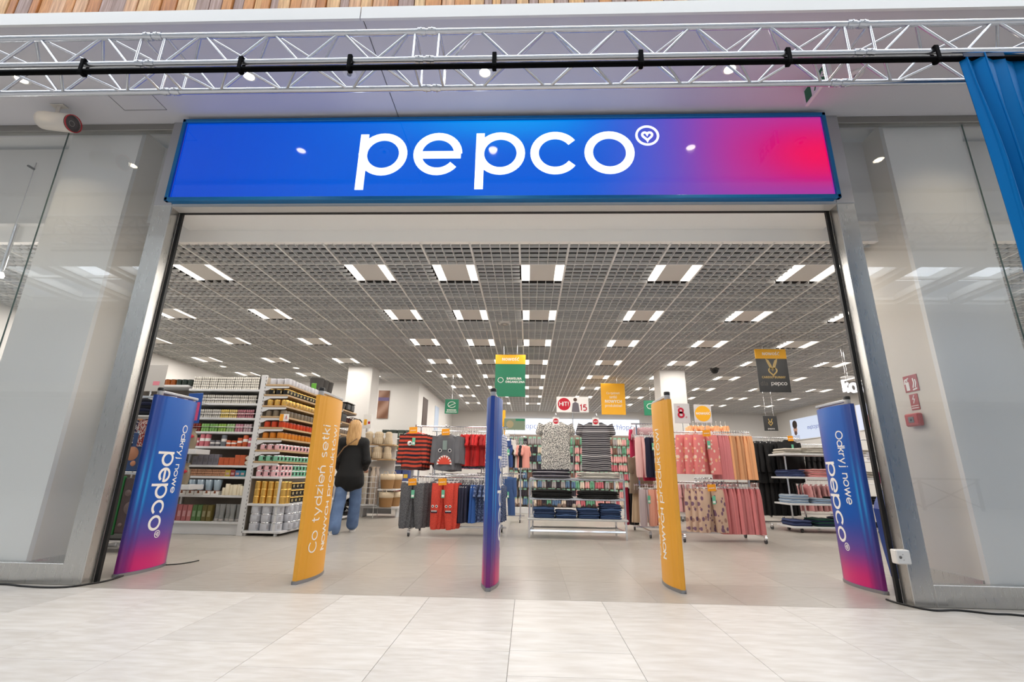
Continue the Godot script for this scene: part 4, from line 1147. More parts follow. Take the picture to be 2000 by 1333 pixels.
	it("tag_card", B.new(mat(Color(0.35, 0.65, 0.15), 0.5)).rb(Vector3(0, 0.06, 0), Vector3(0.1, 0.12, 0.01), 0.002).mesh(), Vector3(-4.38, 2.62, -9.3), "bright green tag standing in front of the tall grey baskets", "tag")
	it("storage_basket", basket(0.16, 0.14, wick), Vector3(-4.3, 2.35, -10.45), "low grey woven basket beside the black boxes", "basket")
	for i in 2: it("black_box", B.new(BLACK).rb(Vector3(0, 0.09, 0), Vector3(0.26, 0.18, 0.22), 0.03).use(mat(Color(0.1, 0.1, 0.1), 0.3)).rb(Vector3(0, 0.185, 0), Vector3(0.27, 0.02, 0.23), 0.008).mesh(), Vector3(-4.26, 2.35, -10.66 - 0.26 * i), ["black bread box with rounded corners, nearer of the two on the wooden shelf", "black bread box at the far end of the wooden shelf"][i], "box")
	it("black_box", B.new(BLACK).rb(Vector3(0, 0.1, 0), Vector3(0.3, 0.2, 0.3), 0.02).mesh(), Vector3(-4.3, 2.08, -10.5), "plain black storage box on the second wooden shelf", "box")
	for i in 4: it("saucepan", B.new(mat(Color(0.35, 0.2, 0.2), 0.25, 0.6)).lathe(Vector3.ZERO, [Vector2(0.06, 0), Vector2(0.07, 0.01), Vector2(0.07, 0.11), Vector2(0.075, 0.115), Vector2(0.001, 0.1)], 16).tube([Vector3(0.06, 0.09, 0), Vector3(0.16, 0.13, 0.02), Vector3(0.2, 0.12, 0.03)], 0.008, 6).mesh(), Vector3(-4.22, 2.08, -10.72 - 0.12 * i), "copper brown pot with a long handle behind the shopper's head, %s along" % ORD[i], "pot", "brown pots on the second wooden shelf")
	for k in 3:
		for i in 5: it("kitchen_tin", tin(mat([Color(0.5, 0.45, 0.4), Color(0.36, 0.34, 0.33), Color(0.6, 0.5, 0.42)][k], 0.4), silver, 0.06, 0.13), Vector3(-4.25, [1.82, 1.52, 1.22][k], -10.35 - 0.15 * i), "%s kitchen tin on the gondola behind the shopper, %s along its shelf" % [["beige", "grey", "sand"][k], ORD[i]], "tin", "kitchen tins, tier %d" % (k + 1))
	for i in 4: it("black_pan", B.new(mat(Color(0.015, 0.015, 0.018), 0.15)).lathe(Vector3.ZERO, [Vector2(0.09, 0), Vector2(0.12, 0.03), Vector2(0.11, 0.1), Vector2(0.05, 0.15), Vector2(0.015, 0.17), Vector2(0.001, 0.175)], 18).mesh(), Vector3(-4.1 + 0.02 * i, 0.085 + 0.18 * (i % 2), -10.6 - 0.15 * i), "glossy black lidded pot beside the shopper's jeans, %s from the front" % ORD[i], "pot", "glossy black pots")
	it("blue_pack", carton(Color("1d4fa0"), Vector3(0.22, 0.2, 0.16), Color("4a78c0")), Vector3(-4.2, 0.5, -10.4), "blue carton above the glossy black pots", "box")

func basket(r: float, h: float, m: Material) -> ArrayMesh:
	var b := B.new(m)
	var rings := []
	for i in 13:
		var t := i / 12.0
		var ring := PackedVector3Array()
		for j in 32:
			var a := TAU * j / 32
			var q := 1.0 + 0.035 * (1 if (i + j) % 2 == 0 else -1)
			ring.append(Vector3(cos(a) * r * (0.82 + 0.18 * t) * q, h * t, sin(a) * r * (0.82 + 0.18 * t) * q))
		rings.append(ring)
	b.loft(rings)
	return b.mesh()
func ovals(a: Array, c := Vector3.ZERO, n := 16) -> Array:     # [half width, half depth, height (, x, z)]
	var rings := []
	for k in a:
		var ring := PackedVector3Array()
		for j in n:
			var w := TAU * j / n
			ring.append(c + Vector3(cos(w) * k[0] + (k[3] if k.size() > 3 else 0.0), k[2], sin(w) * k[1] + (k[4] if k.size() > 4 else 0.0)))
		rings.append(ring)
	return rings

func gondola(label: String, z0: float, z1: float, x: float, ys: Array, depth: float, low: bool, top: float):
	var white := mat(Color(0.84, 0.84, 0.84), 0.45)
	var u := thing("gondola_shelf", label, "shelf unit", Vector3(x, 0, z0))
	var L := z0 - z1
	var slot := mat(Color(0.2, 0.2, 0.2), 0.6)
	for z in [0.0, -L]:
		var p := mi("upright", B.new(white).rb(Vector3(-0.02, top / 2, z - 0.02), Vector3(0.1, top, 0.04), 0.004).mesh(), u)
		var s := B.new(slot)
		for k in int(top / 0.06): s.box(Vector3(0.022, 0.06 + 0.06 * k, z + 0.001), Vector3(0.008, 0.03, 0.003))
		mi("slots", s.mesh(), p).set_meta("kind", "stuff")
	mi("back_panel", B.new(mat(Color(0.7, 0.66, 0.6), 0.7)).box(Vector3(-0.02, top / 2 - 0.01, -L / 2 - 0.02), Vector3(0.025, top - 0.02, L)).mesh(), u)
	for y in ys:
		mi("shelf", B.new(WOODSHELF).rb(Vector3(depth / 2 + 0.02, y, -L / 2), Vector3(depth, 0.03, L), 0.003).mesh(), u)
		for z in [-0.012, -L + 0.012]:
			mi("bracket", B.new(white).prism(PackedVector2Array([Vector2(0, -0.1), Vector2(0.05, -0.09), Vector2(0.12, -0.055), Vector2(depth - 0.02, -0.05), Vector2(depth, -0.04), Vector2(depth, -0.018), Vector2(0, -0.018)]), z - 0.008, z + 0.008, Transform3D(Basis(), Vector3(0.02, y, 0))).mesh(), u)
	for y in [0.9, 0.475, 0.06]:
		var d: float = 0.5 if y == 0.9 else 0.63
		mi("shelf", B.new(white).rb(Vector3(d / 2 + 0.02, y, -L / 2), Vector3(d, 0.036, L), 0.004).mesh(), u)
	mi("divider_post", B.new(white).box(Vector3(0.52, 0.47, -0.03), Vector3(0.035, 0.82, 0.03)).mesh(), u)
	for k in [[0.05, -0.05], [0.55, -0.05], [0.05, -L + 0.05], [0.55, -L + 0.05]]:
		mi("foot", B.new(white).box(Vector3(k[0], 0.021, k[1]), Vector3(0.04, 0.042, 0.04)).mesh(), u)

# one continuous surface round tapered bones: [a, b, radius a, radius b, (flatten in z)]
func body(bones: Array, cell: float, k: float, m: Material, up_cut := 99.0) -> ArrayMesh:
	var lo := Vector3(99, 99, 99)
	var hi := -lo
	for b in bones:
		for e in 2:
			lo = lo.min(b[e] - Vector3.ONE * (b[2 + e] + cell * 3))
			hi = hi.max(b[e] + Vector3.ONE * (b[2 + e] + cell * 3))
	var n := Vector3i(((hi - lo) / cell).ceil()) + Vector3i.ONE
	var f := PackedFloat32Array()
	f.resize(n.x * n.y * n.z)
	f.fill(0.5)
	for b in bones:
		var A: Vector3 = b[0]
		var D: Vector3 = b[1] - b[0]
		var dd := maxf(D.length_squared(), 1e-8)
		var R := maxf(b[2], b[3]) + k + cell * 2
		var i0 := Vector3i((A.min(b[1]) - Vector3.ONE * R - lo) / cell).clamp(Vector3i.ZERO, n - Vector3i.ONE)
		var i1 := Vector3i((A.max(b[1]) + Vector3.ONE * R - lo) / cell).clamp(Vector3i.ZERO, n - Vector3i.ONE)
		var fz: float = b[4] if b.size() > 4 else 1.0
		for z in range(i0.z, i1.z + 1):
			for y in range(i0.y, i1.y + 1):
				for x in range(i0.x, i1.x + 1):
					var p := lo + Vector3(x, y, z) * cell
					var t := clampf((p - A).dot(D) / dd, 0, 1)
					var w := p - A - D * t
					w.z /= fz
					var d: float = w.length() - lerpf(b[2], b[3], t)
					var id := x + n.x * (y + n.y * z)
					var h := maxf(k - absf(f[id] - d), 0.0) / k
					f[id] = minf(f[id], d) - h * h * k * 0.25
	var idx := {}
	var pts := PackedVector3Array()
	var sx := 1
	var sy := n.x
	var sz := n.x * n.y
	var offs := [0, sx, sy, sx + sy, sz, sx + sz, sy + sz, sx + sy + sz]
	var ce := [[0, 1], [2, 3], [4, 5], [6, 7], [0, 2], [1, 3], [4, 6], [5, 7], [0, 4], [1, 5], [2, 6], [3, 7]]
	for z in n.z - 1:
		for y in n.y - 1:
			for x in n.x - 1:
				var o := x + sy * y + sz * z
				var neg := 0
				for c in 8:
					if f[o + offs[c]] < 0: neg += 1
				if neg == 0 or neg == 8: continue
				var s := Vector3.ZERO
				var cnt := 0
				for e in ce:
					var a := f[o + offs[e[0]]]
					var b2 := f[o + offs[e[1]]]
					if (a < 0) != (b2 < 0):
						var t := a / (a - b2)
						var pa := Vector3(e[0] & 1, (e[0] >> 1) & 1, e[0] >> 2)
						var pb := Vector3(e[1] & 1, (e[1] >> 1) & 1, e[1] >> 2)
						s += pa.lerp(pb, t)
						cnt += 1
				idx[o] = pts.size()
				pts.append(lo + (Vector3(x, y, z) + s / cnt) * cell)
	var bb := B.new(m)
	bb.grp = 0
	for o in idx:
		for ax in 3:
			var st: int = [sx, sy, sz][ax]
			var a := f[o]
			var b2 := f[o + st]
			if (a < 0) == (b2 < 0): continue
			var u: int = [sy, sz, sx][ax]
			var v: int = [sz, sx, sy][ax]
			if not (idx.has(o - u) and idx.has(o - v) and idx.has(o - u - v)): continue
			var dir := Vector3.ZERO
			dir[ax] = 1.0 if a < 0 else -1.0
			bb.q(pts[idx[o]], pts[idx[o - u]], pts[idx[o - u - v]], pts[idx[o - v]], dir)
	return bb.mesh()

func shopper():
	var p := thing("person", "woman with long blonde hair, black blazer and blue jeans walking away beside the candle shelves", "person", Vector3(-3.12, 0, -8.45), deg_to_rad(8))
	var V := func(x: float, y: float, z: float) -> Vector3: return Vector3(x, y, z)
	var skin := mat(Color(0.78, 0.57, 0.46), 0.5)
	# faces -z; her left foot trails towards the viewer
	var hipL := Vector3(-0.1, 0.98, 0.0)
	var hipR := Vector3(0.1, 0.98, 0.0)
	var kneeL := Vector3(-0.13, 0.53, 0.02)
	var kneeR := Vector3(0.1, 0.54, -0.14)
	var ankL := Vector3(-0.17, 0.1, 0.14)
	var ankR := Vector3(0.06, 0.12, -0.3)
	var shL := Vector3(-0.19, 1.52, 0.0)
	var shR := Vector3(0.19, 1.52, 0.0)
	var elL := Vector3(-0.27, 1.2, 0.02)
	var elR := Vector3(0.27, 1.2, 0.04)
	var wrL := Vector3(-0.22, 1.02, -0.2)
	var wrR := Vector3(0.2, 1.08, -0.22)
	var neck := Vector3(0, 1.58, 0)
	var head := Vector3(0, 1.79, -0.02)
	var bones := [[head + Vector3(0, 0.025, 0.015), head + Vector3(0, -0.04, -0.025), 0.098, 0.075], [head + Vector3(0, -0.05, -0.05), head + Vector3(0, -0.09, -0.055), 0.055, 0.045], [neck, head + Vector3(0, -0.08, 0), 0.052, 0.05], [head + Vector3(0, -0.02, -0.1), head + Vector3(0, -0.035, -0.115), 0.014, 0.016], [head + Vector3(-0.085, -0.015, 0), head + Vector3(-0.088, -0.035, 0), 0.016, 0.012], [head + Vector3(0.085, -0.015, 0), head + Vector3(0.088, -0.035, 0), 0.016, 0.012],
		[Vector3(0, 1.45, 0), Vector3(0, 1.02, 0), 0.13, 0.14, 0.75], [shL, shR, 0.06, 0.06], [shL, elL, 0.05, 0.042], [elL, wrL, 0.042, 0.028], [shR, elR, 0.05, 0.042], [elR, wrR, 0.042, 0.028],
		[hipL, kneeL, 0.085, 0.055], [kneeL, ankL, 0.055, 0.036], [hipR, kneeR, 0.085, 0.055], [kneeR, ankR, 0.055, 0.036]]
	for h in [[wrL, -1.0], [wrR, 1.0]]:        # palms, four curled fingers and a thumb
		var w: Vector3 = h[0]
		bones.append([w, w + Vector3(0, -0.03, -0.07), 0.028, 0.034])
		for k in 4:
			var b0 := w + Vector3((k - 1.5) * 0.019, -0.035, -0.085)
			var b1 := b0 + Vector3(0, -0.012, -[0.035, 0.042, 0.04, 0.03][k])
			bones.append([b0, b1, 0.009, 0.0085])
			bones.append([b1, b1 + Vector3(0, -0.03, -0.008), 0.0085, 0.007])
		bones.append([w + Vector3(-h[1] * 0.022, -0.015, -0.03), w + Vector3(-h[1] * 0.045, -0.035, -0.06), 0.011, 0.009])
	mi("body", body(bones, 0.013, 0.02, skin), p)
	var face := B.new(mat(Color(0.12, 0.09, 0.08), 0.3))
	for s in [-1, 1]: face.lathe(head + Vector3(s * 0.033, 0.0, -0.1), [Vector2(0.001, -0.006), Vector2(0.01, 0), Vector2(0.001, 0.006)], 10)
	mi("eyes", face.mesh(), p)
	mi("mouth", B.new(mat(Color(0.62, 0.3, 0.3), 0.4)).lathe(head + Vector3(0, -0.075, -0.102), [Vector2(0.001, -0.006), Vector2(0.02, 0), Vector2(0.001, 0.006)], 12).mesh(), p)
	var jack := mat(Color(0.012, 0.012, 0.014), 0.8, 0.0, {"rim_enabled": true, "rim": 0.15})
	var jb := [[Vector3(0, 1.5, 0), Vector3(0, 1.2, 0.0), 0.165, 0.18, 0.68], [Vector3(0, 1.2, 0.0), Vector3(0.0, 0.93, 0.02), 0.185, 0.225, 0.72], [Vector3(-0.13, 1.5, 0.01), Vector3(0.13, 1.5, 0.01), 0.1, 0.1], [shL, shR, 0.078, 0.078], [Vector3(-0.06, 1.57, 0), Vector3(0.06, 1.57, 0), 0.065, 0.065], [shL, elL, 0.078, 0.066], [elL, wrL, 0.066, 0.055], [shR, elR, 0.078, 0.066], [elR, wrR, 0.066, 0.055],
		[Vector3(-0.13, 0.93, 0.02), Vector3(-0.14, 0.83, 0.03), 0.11, 0.105], [Vector3(0.13, 0.93, 0.02), Vector3(0.15, 0.83, 0.03), 0.11, 0.105], [Vector3(0, 0.93, 0.02), Vector3(0, 0.83, 0.03), 0.15, 0.15, 0.8]]
	mi("blazer", body(jb, 0.016, 0.04, jack), p)
	var jean := mat(Color(0.43, 0.53, 0.68), 0.8, 0.0, {"albedo_texture": noise(0.015, 128, 3, Color(0.75, 0.77, 0.8), Color(1, 1, 1), false, 77), "uv1_triplanar": true, "uv1_scale": Vector3(2.2, 2.2, 2.2)})
	var lb := [[Vector3(-0.06, 0.98, 0.01), Vector3(0.06, 0.98, 0.01), 0.135, 0.135, 0.85], [hipL, kneeL, 0.112, 0.098], [kneeL, Vector3(-0.165, 0.1, 0.1), 0.098, 0.108], [hipR, kneeR, 0.112, 0.096], [kneeR, Vector3(0.065, 0.13, -0.26), 0.096, 0.102], [Vector3(-0.165, 0.12, 0.1), Vector3(-0.17, 0.07, 0.09), 0.11, 0.108]]
	mi("jeans", body(lb, 0.016, 0.03, jean), p)
	var sh := mat(Color(0.82, 0.8, 0.77), 0.5)
	for k in [[Vector3(-0.17, 0.0, 0.12), 0.0, -0.25], [Vector3(0.06, 0.0, -0.31), 0.0, 0.1]]:
		var bs := Basis(Vector3.UP, k[2])
		var b := B.new(sh)
		var rings := []
		for r in [[-0.2, 0.03, 0.03], [-0.17, 0.042, 0.05], [-0.1, 0.05, 0.065], [-0.02, 0.045, 0.09], [0.05, 0.04, 0.11], [0.085, 0.032, 0.1]]:
			var ring := PackedVector3Array()
			for j in 12:
				var a := TAU * j / 12
				ring.append(k[0] + bs * Vector3(cos(a) * r[1], maxf(0.025, r[2] * 0.5 + sin(a) * r[2] * 0.5), r[0]))
			rings.append(ring)
		b.loft(rings)
		var s := mi("shoe", b.mesh(), p)
		var so := B.new(mat(Color(0.9, 0.89, 0.87), 0.5))
		var r2 := []
		for y in [0.0, 0.028]:
			var ring := PackedVector3Array()
			for j in 16:
				var a := TAU * j / 16
				ring.append(k[0] + bs * Vector3(cos(a) * 0.052, y, -0.055 + sin(a) * 0.15))
			r2.append(ring)
		mi("sole", so.loft(r2).mesh(), s)
	var hair := mat(Color(0.86, 0.70, 0.47), 0.45, 0.0, {"albedo_texture": noise(0.03, 256, 3, Color(0.68, 0.6, 0.5), Color(1, 1, 1), false, 31), "uv1_triplanar": true, "uv1_scale": Vector3(9, 0.7, 9)})
	var hr := []
	for a in [[0.01, 0.01, 0.135, 0.02], [0.055, 0.055, 0.128, 0.02], [0.09, 0.095, 0.095, 0.018], [0.112, 0.118, 0.03, 0.02], [0.118, 0.112, -0.05, 0.025], [0.122, 0.1, -0.13, 0.05], [0.124, 0.085, -0.2, 0.075], [0.12, 0.065, -0.26, 0.1], [0.11, 0.045, -0.3, 0.115], [0.095, 0.025, -0.325, 0.12]]:
		var ring := PackedVector3Array()
		for j in 40:
			var w := TAU * j / 40
			var st := 1.0 + 0.03 * sin(w * 13.0) + 0.02 * sin(w * 29.0 + a[2] * 8)
			ring.append(head + Vector3(cos(w) * a[0] * st, a[2], maxf(sin(w) * a[1] * st, -0.075 + maxf(0.0, -a[2]) * 0.2) + a[3]))
		hr.append(ring)
	mi("hair", B.new(hair).loft(hr).mesh(), p)
	mi("sunglasses", B.new(BLACK).tube([head + Vector3(-0.1, 0.09, 0.0), head + Vector3(-0.06, 0.135, -0.02), head + Vector3(0.06, 0.135, -0.02), head + Vector3(0.1, 0.09, 0.0)], 0.014, 8).mesh(), p)
	mi("bag_strap", B.new(mat(Color(0.5, 0.38, 0.25), 0.5)).tube([Vector3(0.08, 1.58, 0.13), Vector3(-0.12, 1.42, 0.16), Vector3(-0.24, 1.25, 0.1)], 0.011, 6).mesh(), p)

func pat(kind: String, a: Color, b: Color, c := Color.WHITE, n := 8.0) -> StandardMaterial3D:
	var key := "pat%s%s%s%s%s" % [kind, a, b, c, n]
	if not cache.has(key):
		var r := RandomNumberGenerator.new()
		r.seed = hash(key)
		var dots := []
		for i in 46: dots.append([Vector2(r.randf(), r.randf()), r.randf_range(0.02, 0.05), r.randf()])
		var fn := FastNoiseLite.new()
		fn.frequency = 0.09
		fn.seed = 3
		var t := tex(96, 96, func(u: float, v: float) -> Color:
			match kind:
				"stripe": return a if fposmod(v * n, 1.0) < 0.5 else b
				"thin": return b if fposmod(v * n, 1.0) < 0.3 else a
				"check": return a.lerp(b, 0.5 * float(fposmod(u * n, 1.0) < 0.45) + 0.5 * float(fposmod(v * n, 1.0) < 0.45))
				"speckle": return b if fn.get_noise_2d(u * 200 * n / 8, v * 200 * n / 8) > 0.12 else a
				"zebra": return b if sin(v * n * 6 + 3.0 * fn.get_noise_2d(u * 60, v * 40) * 3) > 0 else a
				"dots":
					for d in dots:
						for ox in [-1, 0, 1]:
							var w: Vector2 = Vector2(u + ox, v) - d[0]
							if w.length() < d[1] * n / 8: return b if d[2] < 0.7 else c
					return a
			return a)
		cache[key] = tmat(t, 0.85)
	return cache[key]
func top_mesh(m: Material, w: float, h: float, th: float, sl: float, sw := 0.13, flare := 1.0, sd := 0.0, neck := 0.2) -> ArrayMesh:
	var b := B.new(m)
	var rings := []
	var uvs := []
	for i in 13:
		var t := i / 12.0
		var hw := lerpf(neck * w, 0.5 * w, pow(minf(t / 0.12, 1), 0.7)) if t < 0.12 else 0.5 * w * lerpf(1.0, flare, (t - 0.12) / 0.88)
		if sl > 0.0 and t > 0.12: hw -= 0.06 * w * (1.0 - pow(1.0 - minf((t - 0.12) * 3, 1), 2))
		var tz := th * 0.5 * (0.45 + 0.55 * sin(minf(t * 6, 1) * PI / 2))
		var ring := PackedVector3Array()
		var uv := []
		for j in 32:
			var a := TAU * j / 32
			var x := hw * signf(cos(a)) * pow(absf(cos(a)), 0.65)
			var z := tz * signf(sin(a)) * pow(absf(sin(a)), 0.6) + 0.018 * t * sin(x / w * 17 + sd) + 0.008 * t * sin(x / w * 31 + sd * 2)
			ring.append(Vector3(x, -t * h - 0.008 * sin(x / w * 9 + sd) * t + (0.02 * (1 - absf(x) / hw) * -1 if i == 0 else 0.0), z))
			uv.append(Vector2(x / w + 0.5, t))
		rings.append(ring)
		uvs.append(uv)
	b.loft(rings, true, uvs)
	if sl > 0.0:
		for s in [-1.0, 1.0]:
			var a := Vector3(s * w * 0.4, -0.07 * h, 0)
			var dir := Vector3(s * 0.1, -0.99, 0.05)
			if sl < 0.25: dir = Vector3(s * 0.45, -0.89, 0)
			var rs := []
			var us := []
			for i in 8:
				var t := i / 7.0
				var c := a + dir * (sl * t)
				var sd2 := Vector3(-dir.y, dir.x, 0).normalized()
				var rr := sw * 0.5 * lerpf(1.1, 0.72, t) * (1.0 if i < 7 else 0.8)
				var ring := PackedVector3Array()
				var uv := []
				for j in 14:
					var q := TAU * j / 14
					var pt := c + sd2 * cos(q) * rr + Vector3(0, 0, sin(q) * minf(rr, th * 0.42)) + Vector3(0, 0, 0.006 * sin(t * 12 + sd))
					ring.append(pt)
					uv.append(Vector2(pt.x / w + 0.5, -pt.y / h))
				rs.append(ring)
				us.append(uv)
			b.loft(rs, true, us)
	return b.mesh()
func trouser_mesh(m: Material, w: float, h: float, th: float, sd := 0.0, taper := 0.62, cuff := true) -> ArrayMesh:
	var b := B.new(m)
	for s in [-1.0, 1.0]:
		var rings := []
		var uvs := []
		for i in 14:
			var t := i / 13.0
			var hw := w * 0.255 * lerpf(1.0, taper, t) * (0.78 if cuff and i == 13 else 1.0) * (0.93 if i == 0 else 1.0)
			var cx: float = s * w * 0.25 * (1.0 + 0.35 * t)
			var ring := PackedVector3Array()
			var uv := []
			for j in 20:
				var a := TAU * j / 20
				var x := hw * signf(cos(a)) * pow(absf(cos(a)), 0.7)
				var z := th * 0.5 * (0.5 + 0.5 * minf(t * 5, 1)) * signf(sin(a)) * pow(absf(sin(a)), 0.7) + 0.012 * t * sin(x / w * 26 + sd + s)
				ring.append(Vector3(cx + x, -t * h, z))
				uv.append(Vector2((cx + x) / w + 0.5, t))
			rings.append(ring)
			uvs.append(uv)
		b.loft(rings, true, uvs)
	return b.mesh()
func skirt_mesh(m: Material, w0: float, w1: float, h: float, th: float, sd := 0.0) -> ArrayMesh:
	var rings := []
	var uvs := []
	for i in 9:
		var t := i / 8.0
		var ring := PackedVector3Array()
		var uv := []
		for j in 36:
			var a := TAU * j / 36
			var hw := lerpf(w0, w1, t) * 0.5
			ring.append(Vector3(hw * cos(a), -h * t, (th * 0.5 * (0.6 + 0.4 * t)) * sin(a) + 0.018 * t * sin(a * 9 + sd)))
			uv.append(Vector2(cos(a) * 0.5 + 0.5, t))
		rings.append(ring)
		uvs.append(uv)
	return B.new(m).loft(rings, true, uvs).mesh()
var HANG: ArrayMesh
var CLIP: ArrayMesh
func hang_meshes():
	HANG = B.new(mat(Color(0.86, 0.86, 0.85), 0.35)).tube([Vector3(-0.17, -0.045, 0), Vector3(0, 0.015, 0), Vector3(0.17, -0.045, 0)], 0.008, 6).tube([Vector3(0, 0.015, 0), Vector3(0, 0.05, 0), Vector3(0.018, 0.075, 0), Vector3(0.0, 0.095, 0), Vector3(-0.02, 0.08, 0)], 0.004, 5).mesh()
	CLIP = B.new(mat(Color(0.88, 0.88, 0.87), 0.35)).tube([Vector3(-0.14, 0.025, 0), Vector3(0.14, 0.025, 0)], 0.007, 6).rb(Vector3(-0.1, 0.005, 0), Vector3(0.035, 0.05, 0.03), 0.006).rb(Vector3(0.1, 0.005, 0), Vector3(0.035, 0.05, 0.03), 0.006).tube([Vector3(0, 0.025, 0), Vector3(0, 0.06, 0), Vector3(0.018, 0.08, 0), Vector3(0, 0.1, 0), Vector3(-0.02, 0.085, 0)], 0.004, 5).mesh()
# a garment: cloth, hanger and, if wanted, price tag and yellow size card
func garment(called: String, cloth: Mesh, at: Vector3, turn: float, label: String, cat: String, group := "", clip := false, tags := 0) -> Node3D:
	var g := thing(called, label, cat, at, turn, group)
	mi("cloth", cloth, g)
	mi("hanger", CLIP if clip else HANG, g, Vector3(0, 0.0, 0))
	if tags & 1:
		mi("price_tag", B.new(mat(Color(0.42, 0.74, 0.6), 0.5)).rb(Vector3(0.02, -0.17, 0), Vector3(0.055, 0.13, 0.003), 0.001).use(PRINTW).box(Vector3(0.02, -0.2, 0.002), Vector3(0.04, 0.035, 0.002)).mesh(), g, Vector3(0, 0, 0.075))
	if tags & 2:
		var c := mi("size_card", B.new(mat(Color(0.95, 0.62, 0.06), 0.5)).rb(Vector3(0, 0.005, 0), Vector3(0.14, 0.11, 0.004), 0.001).mesh(), g, Vector3(0, 0.02, 0.07))
		c.rotation.z = 0.06
		print_text("card_print", c, "NOWOŚĆ", 0.1, Vector3(0, 0.0, 0.003), PRINTW)
	if tags & 4:
		var c := mi("hit_card", B.new(PRINTW).rb(Vector3.ZERO, Vector3(0.12, 0.14, 0.004), 0.001).mesh(), g, Vector3(0, 0.0, 0.08))
		mi("hit_disc", B.new(mat(Color(0.78, 0.05, 0.15), 0.5)).disc(Vector3(0, 0, 0.002), 0.048, 0.002).mesh(), c)
		print_text("hit_print", c, "HIT!", 0.07, Vector3(0, 0.0, 0.006), PRINTW)
	return g
func edge_row(called: String, cloth: Array, n: int, a: Vector3, b: Vector3, label: String, cat: String, group: String, clip := false, yaw := 84.0, wob := 9.0):
	for i in n:
		var t := (i + 0.5) / n
		garment(called, cloth[rng.randi() % cloth.size()], a.lerp(b, t), deg_to_rad(yaw + rng.randf_range(-wob, wob)), "%s, %s along" % [label, ORD[i]], cat, group, clip)
func rack(label: String, at: Vector3, w: float, d: float, rails: Array, turn := 0.0) -> Node3D:
	var r := thing("garment_rack", label, "clothes rack", at, turn)
	var sq := func(c: Vector3, s: Vector3) -> ArrayMesh: return B.new(CHROME).rb(c, s, 0.003).mesh()
	var top: float = rails.max()
	mi("base_bar", sq.call(Vector3(0, 0.12, 0), Vector3(w, 0.03, 0.03)), r)
	for s in [-1, 1]:
		mi("foot_bar", sq.call(Vector3(s * (w / 2 - 0.1), 0.11, 0), Vector3(0.03, 0.025, d)), r)
		mi("post", sq.call(Vector3(s * (w / 2 - 0.1), top / 2 + 0.06, 0), Vector3(0.03, top - 0.12, 0.03)), r)
		for z in [-1, 1]:
			var c := mi("caster", B.new(mat(Color(0.25, 0.25, 0.26), 0.4)).tube([Vector3(-0.012, 0.042, 0), Vector3(0.012, 0.042, 0)], 0.042, 16).mesh(), r, Vector3(s * (w / 2 - 0.1), 0, z * (d / 2 - 0.03)))
			mi("fork", B.new(CHROME).rb(Vector3(0, 0.075, 0.01), Vector3(0.045, 0.05, 0.05), 0.006).mesh(), c)
	for y in rails:
		mi("rail", B.new(CHROME).tube([Vector3(-w / 2, y, 0), Vector3(w / 2, y, 0)], 0.014, 10).mesh(), r)
		mi("hook_row", hooks(w), r, Vector3(0, y, 0)).set_meta("kind", "stuff")
	return r
func hooks(w: float) -> ArrayMesh:
	var b := B.new(mat(Color(0.85, 0.85, 0.85), 0.3))
	for i in int(w / 0.05): b.tube([Vector3(-w / 2 + 0.05 * i, -0.09, 0), Vector3(-w / 2 + 0.05 * i, -0.02, 0.02), Vector3(-w / 2 + 0.05 * i, 0.02, 0)], 0.0035, 5)
	return b.mesh()
func front_arm(rk: Node3D, x: float, y: float):
	mi("front_arm", B.new(CHROME).tube([Vector3(x, y, 0), Vector3(x, y - 0.03, 0.3), Vector3(x, y + 0.0, 0.31)], 0.012, 8).mesh(), rk)
func folded(m: Array, w: float, d: float, n: int, th: float) -> ArrayMesh:     # a pile of folded cloth
	var b := B.new(m[0])
	var y := 0.0
	for i in n:
		b.use(m[i % m.size()])
		var rings := []
		var ox := rng.randf_range(-0.012, 0.012)
		var oz := rng.randf_range(-0.015, 0.015)
		var hh := th * rng.randf_range(0.85, 1.15)
		for k in [[0.94, 0.0], [1.0, 0.25], [1.0, 0.75], [0.93, 1.0]]:
			var ring := PackedVector3Array()
			for j in 28:
				var a := TAU * j / 28
				var px: float = signf(cos(a)) * pow(absf(cos(a)), 0.3) * w / 2 * k[0] + ox
				var pz: float = signf(sin(a)) * pow(absf(sin(a)), 0.3) * d / 2 * k[0] + oz
				ring.append(Vector3(px, y + hh * k[1] + 0.006 * sin(px * 30 + i * 2.0) * k[1] - (0.25 * hh * pow(absf(px) / w * 2, 2) * k[1]), pz))
			rings.append(ring)
		b.loft(rings)
		y += hh * 0.93
	return b.mesh()

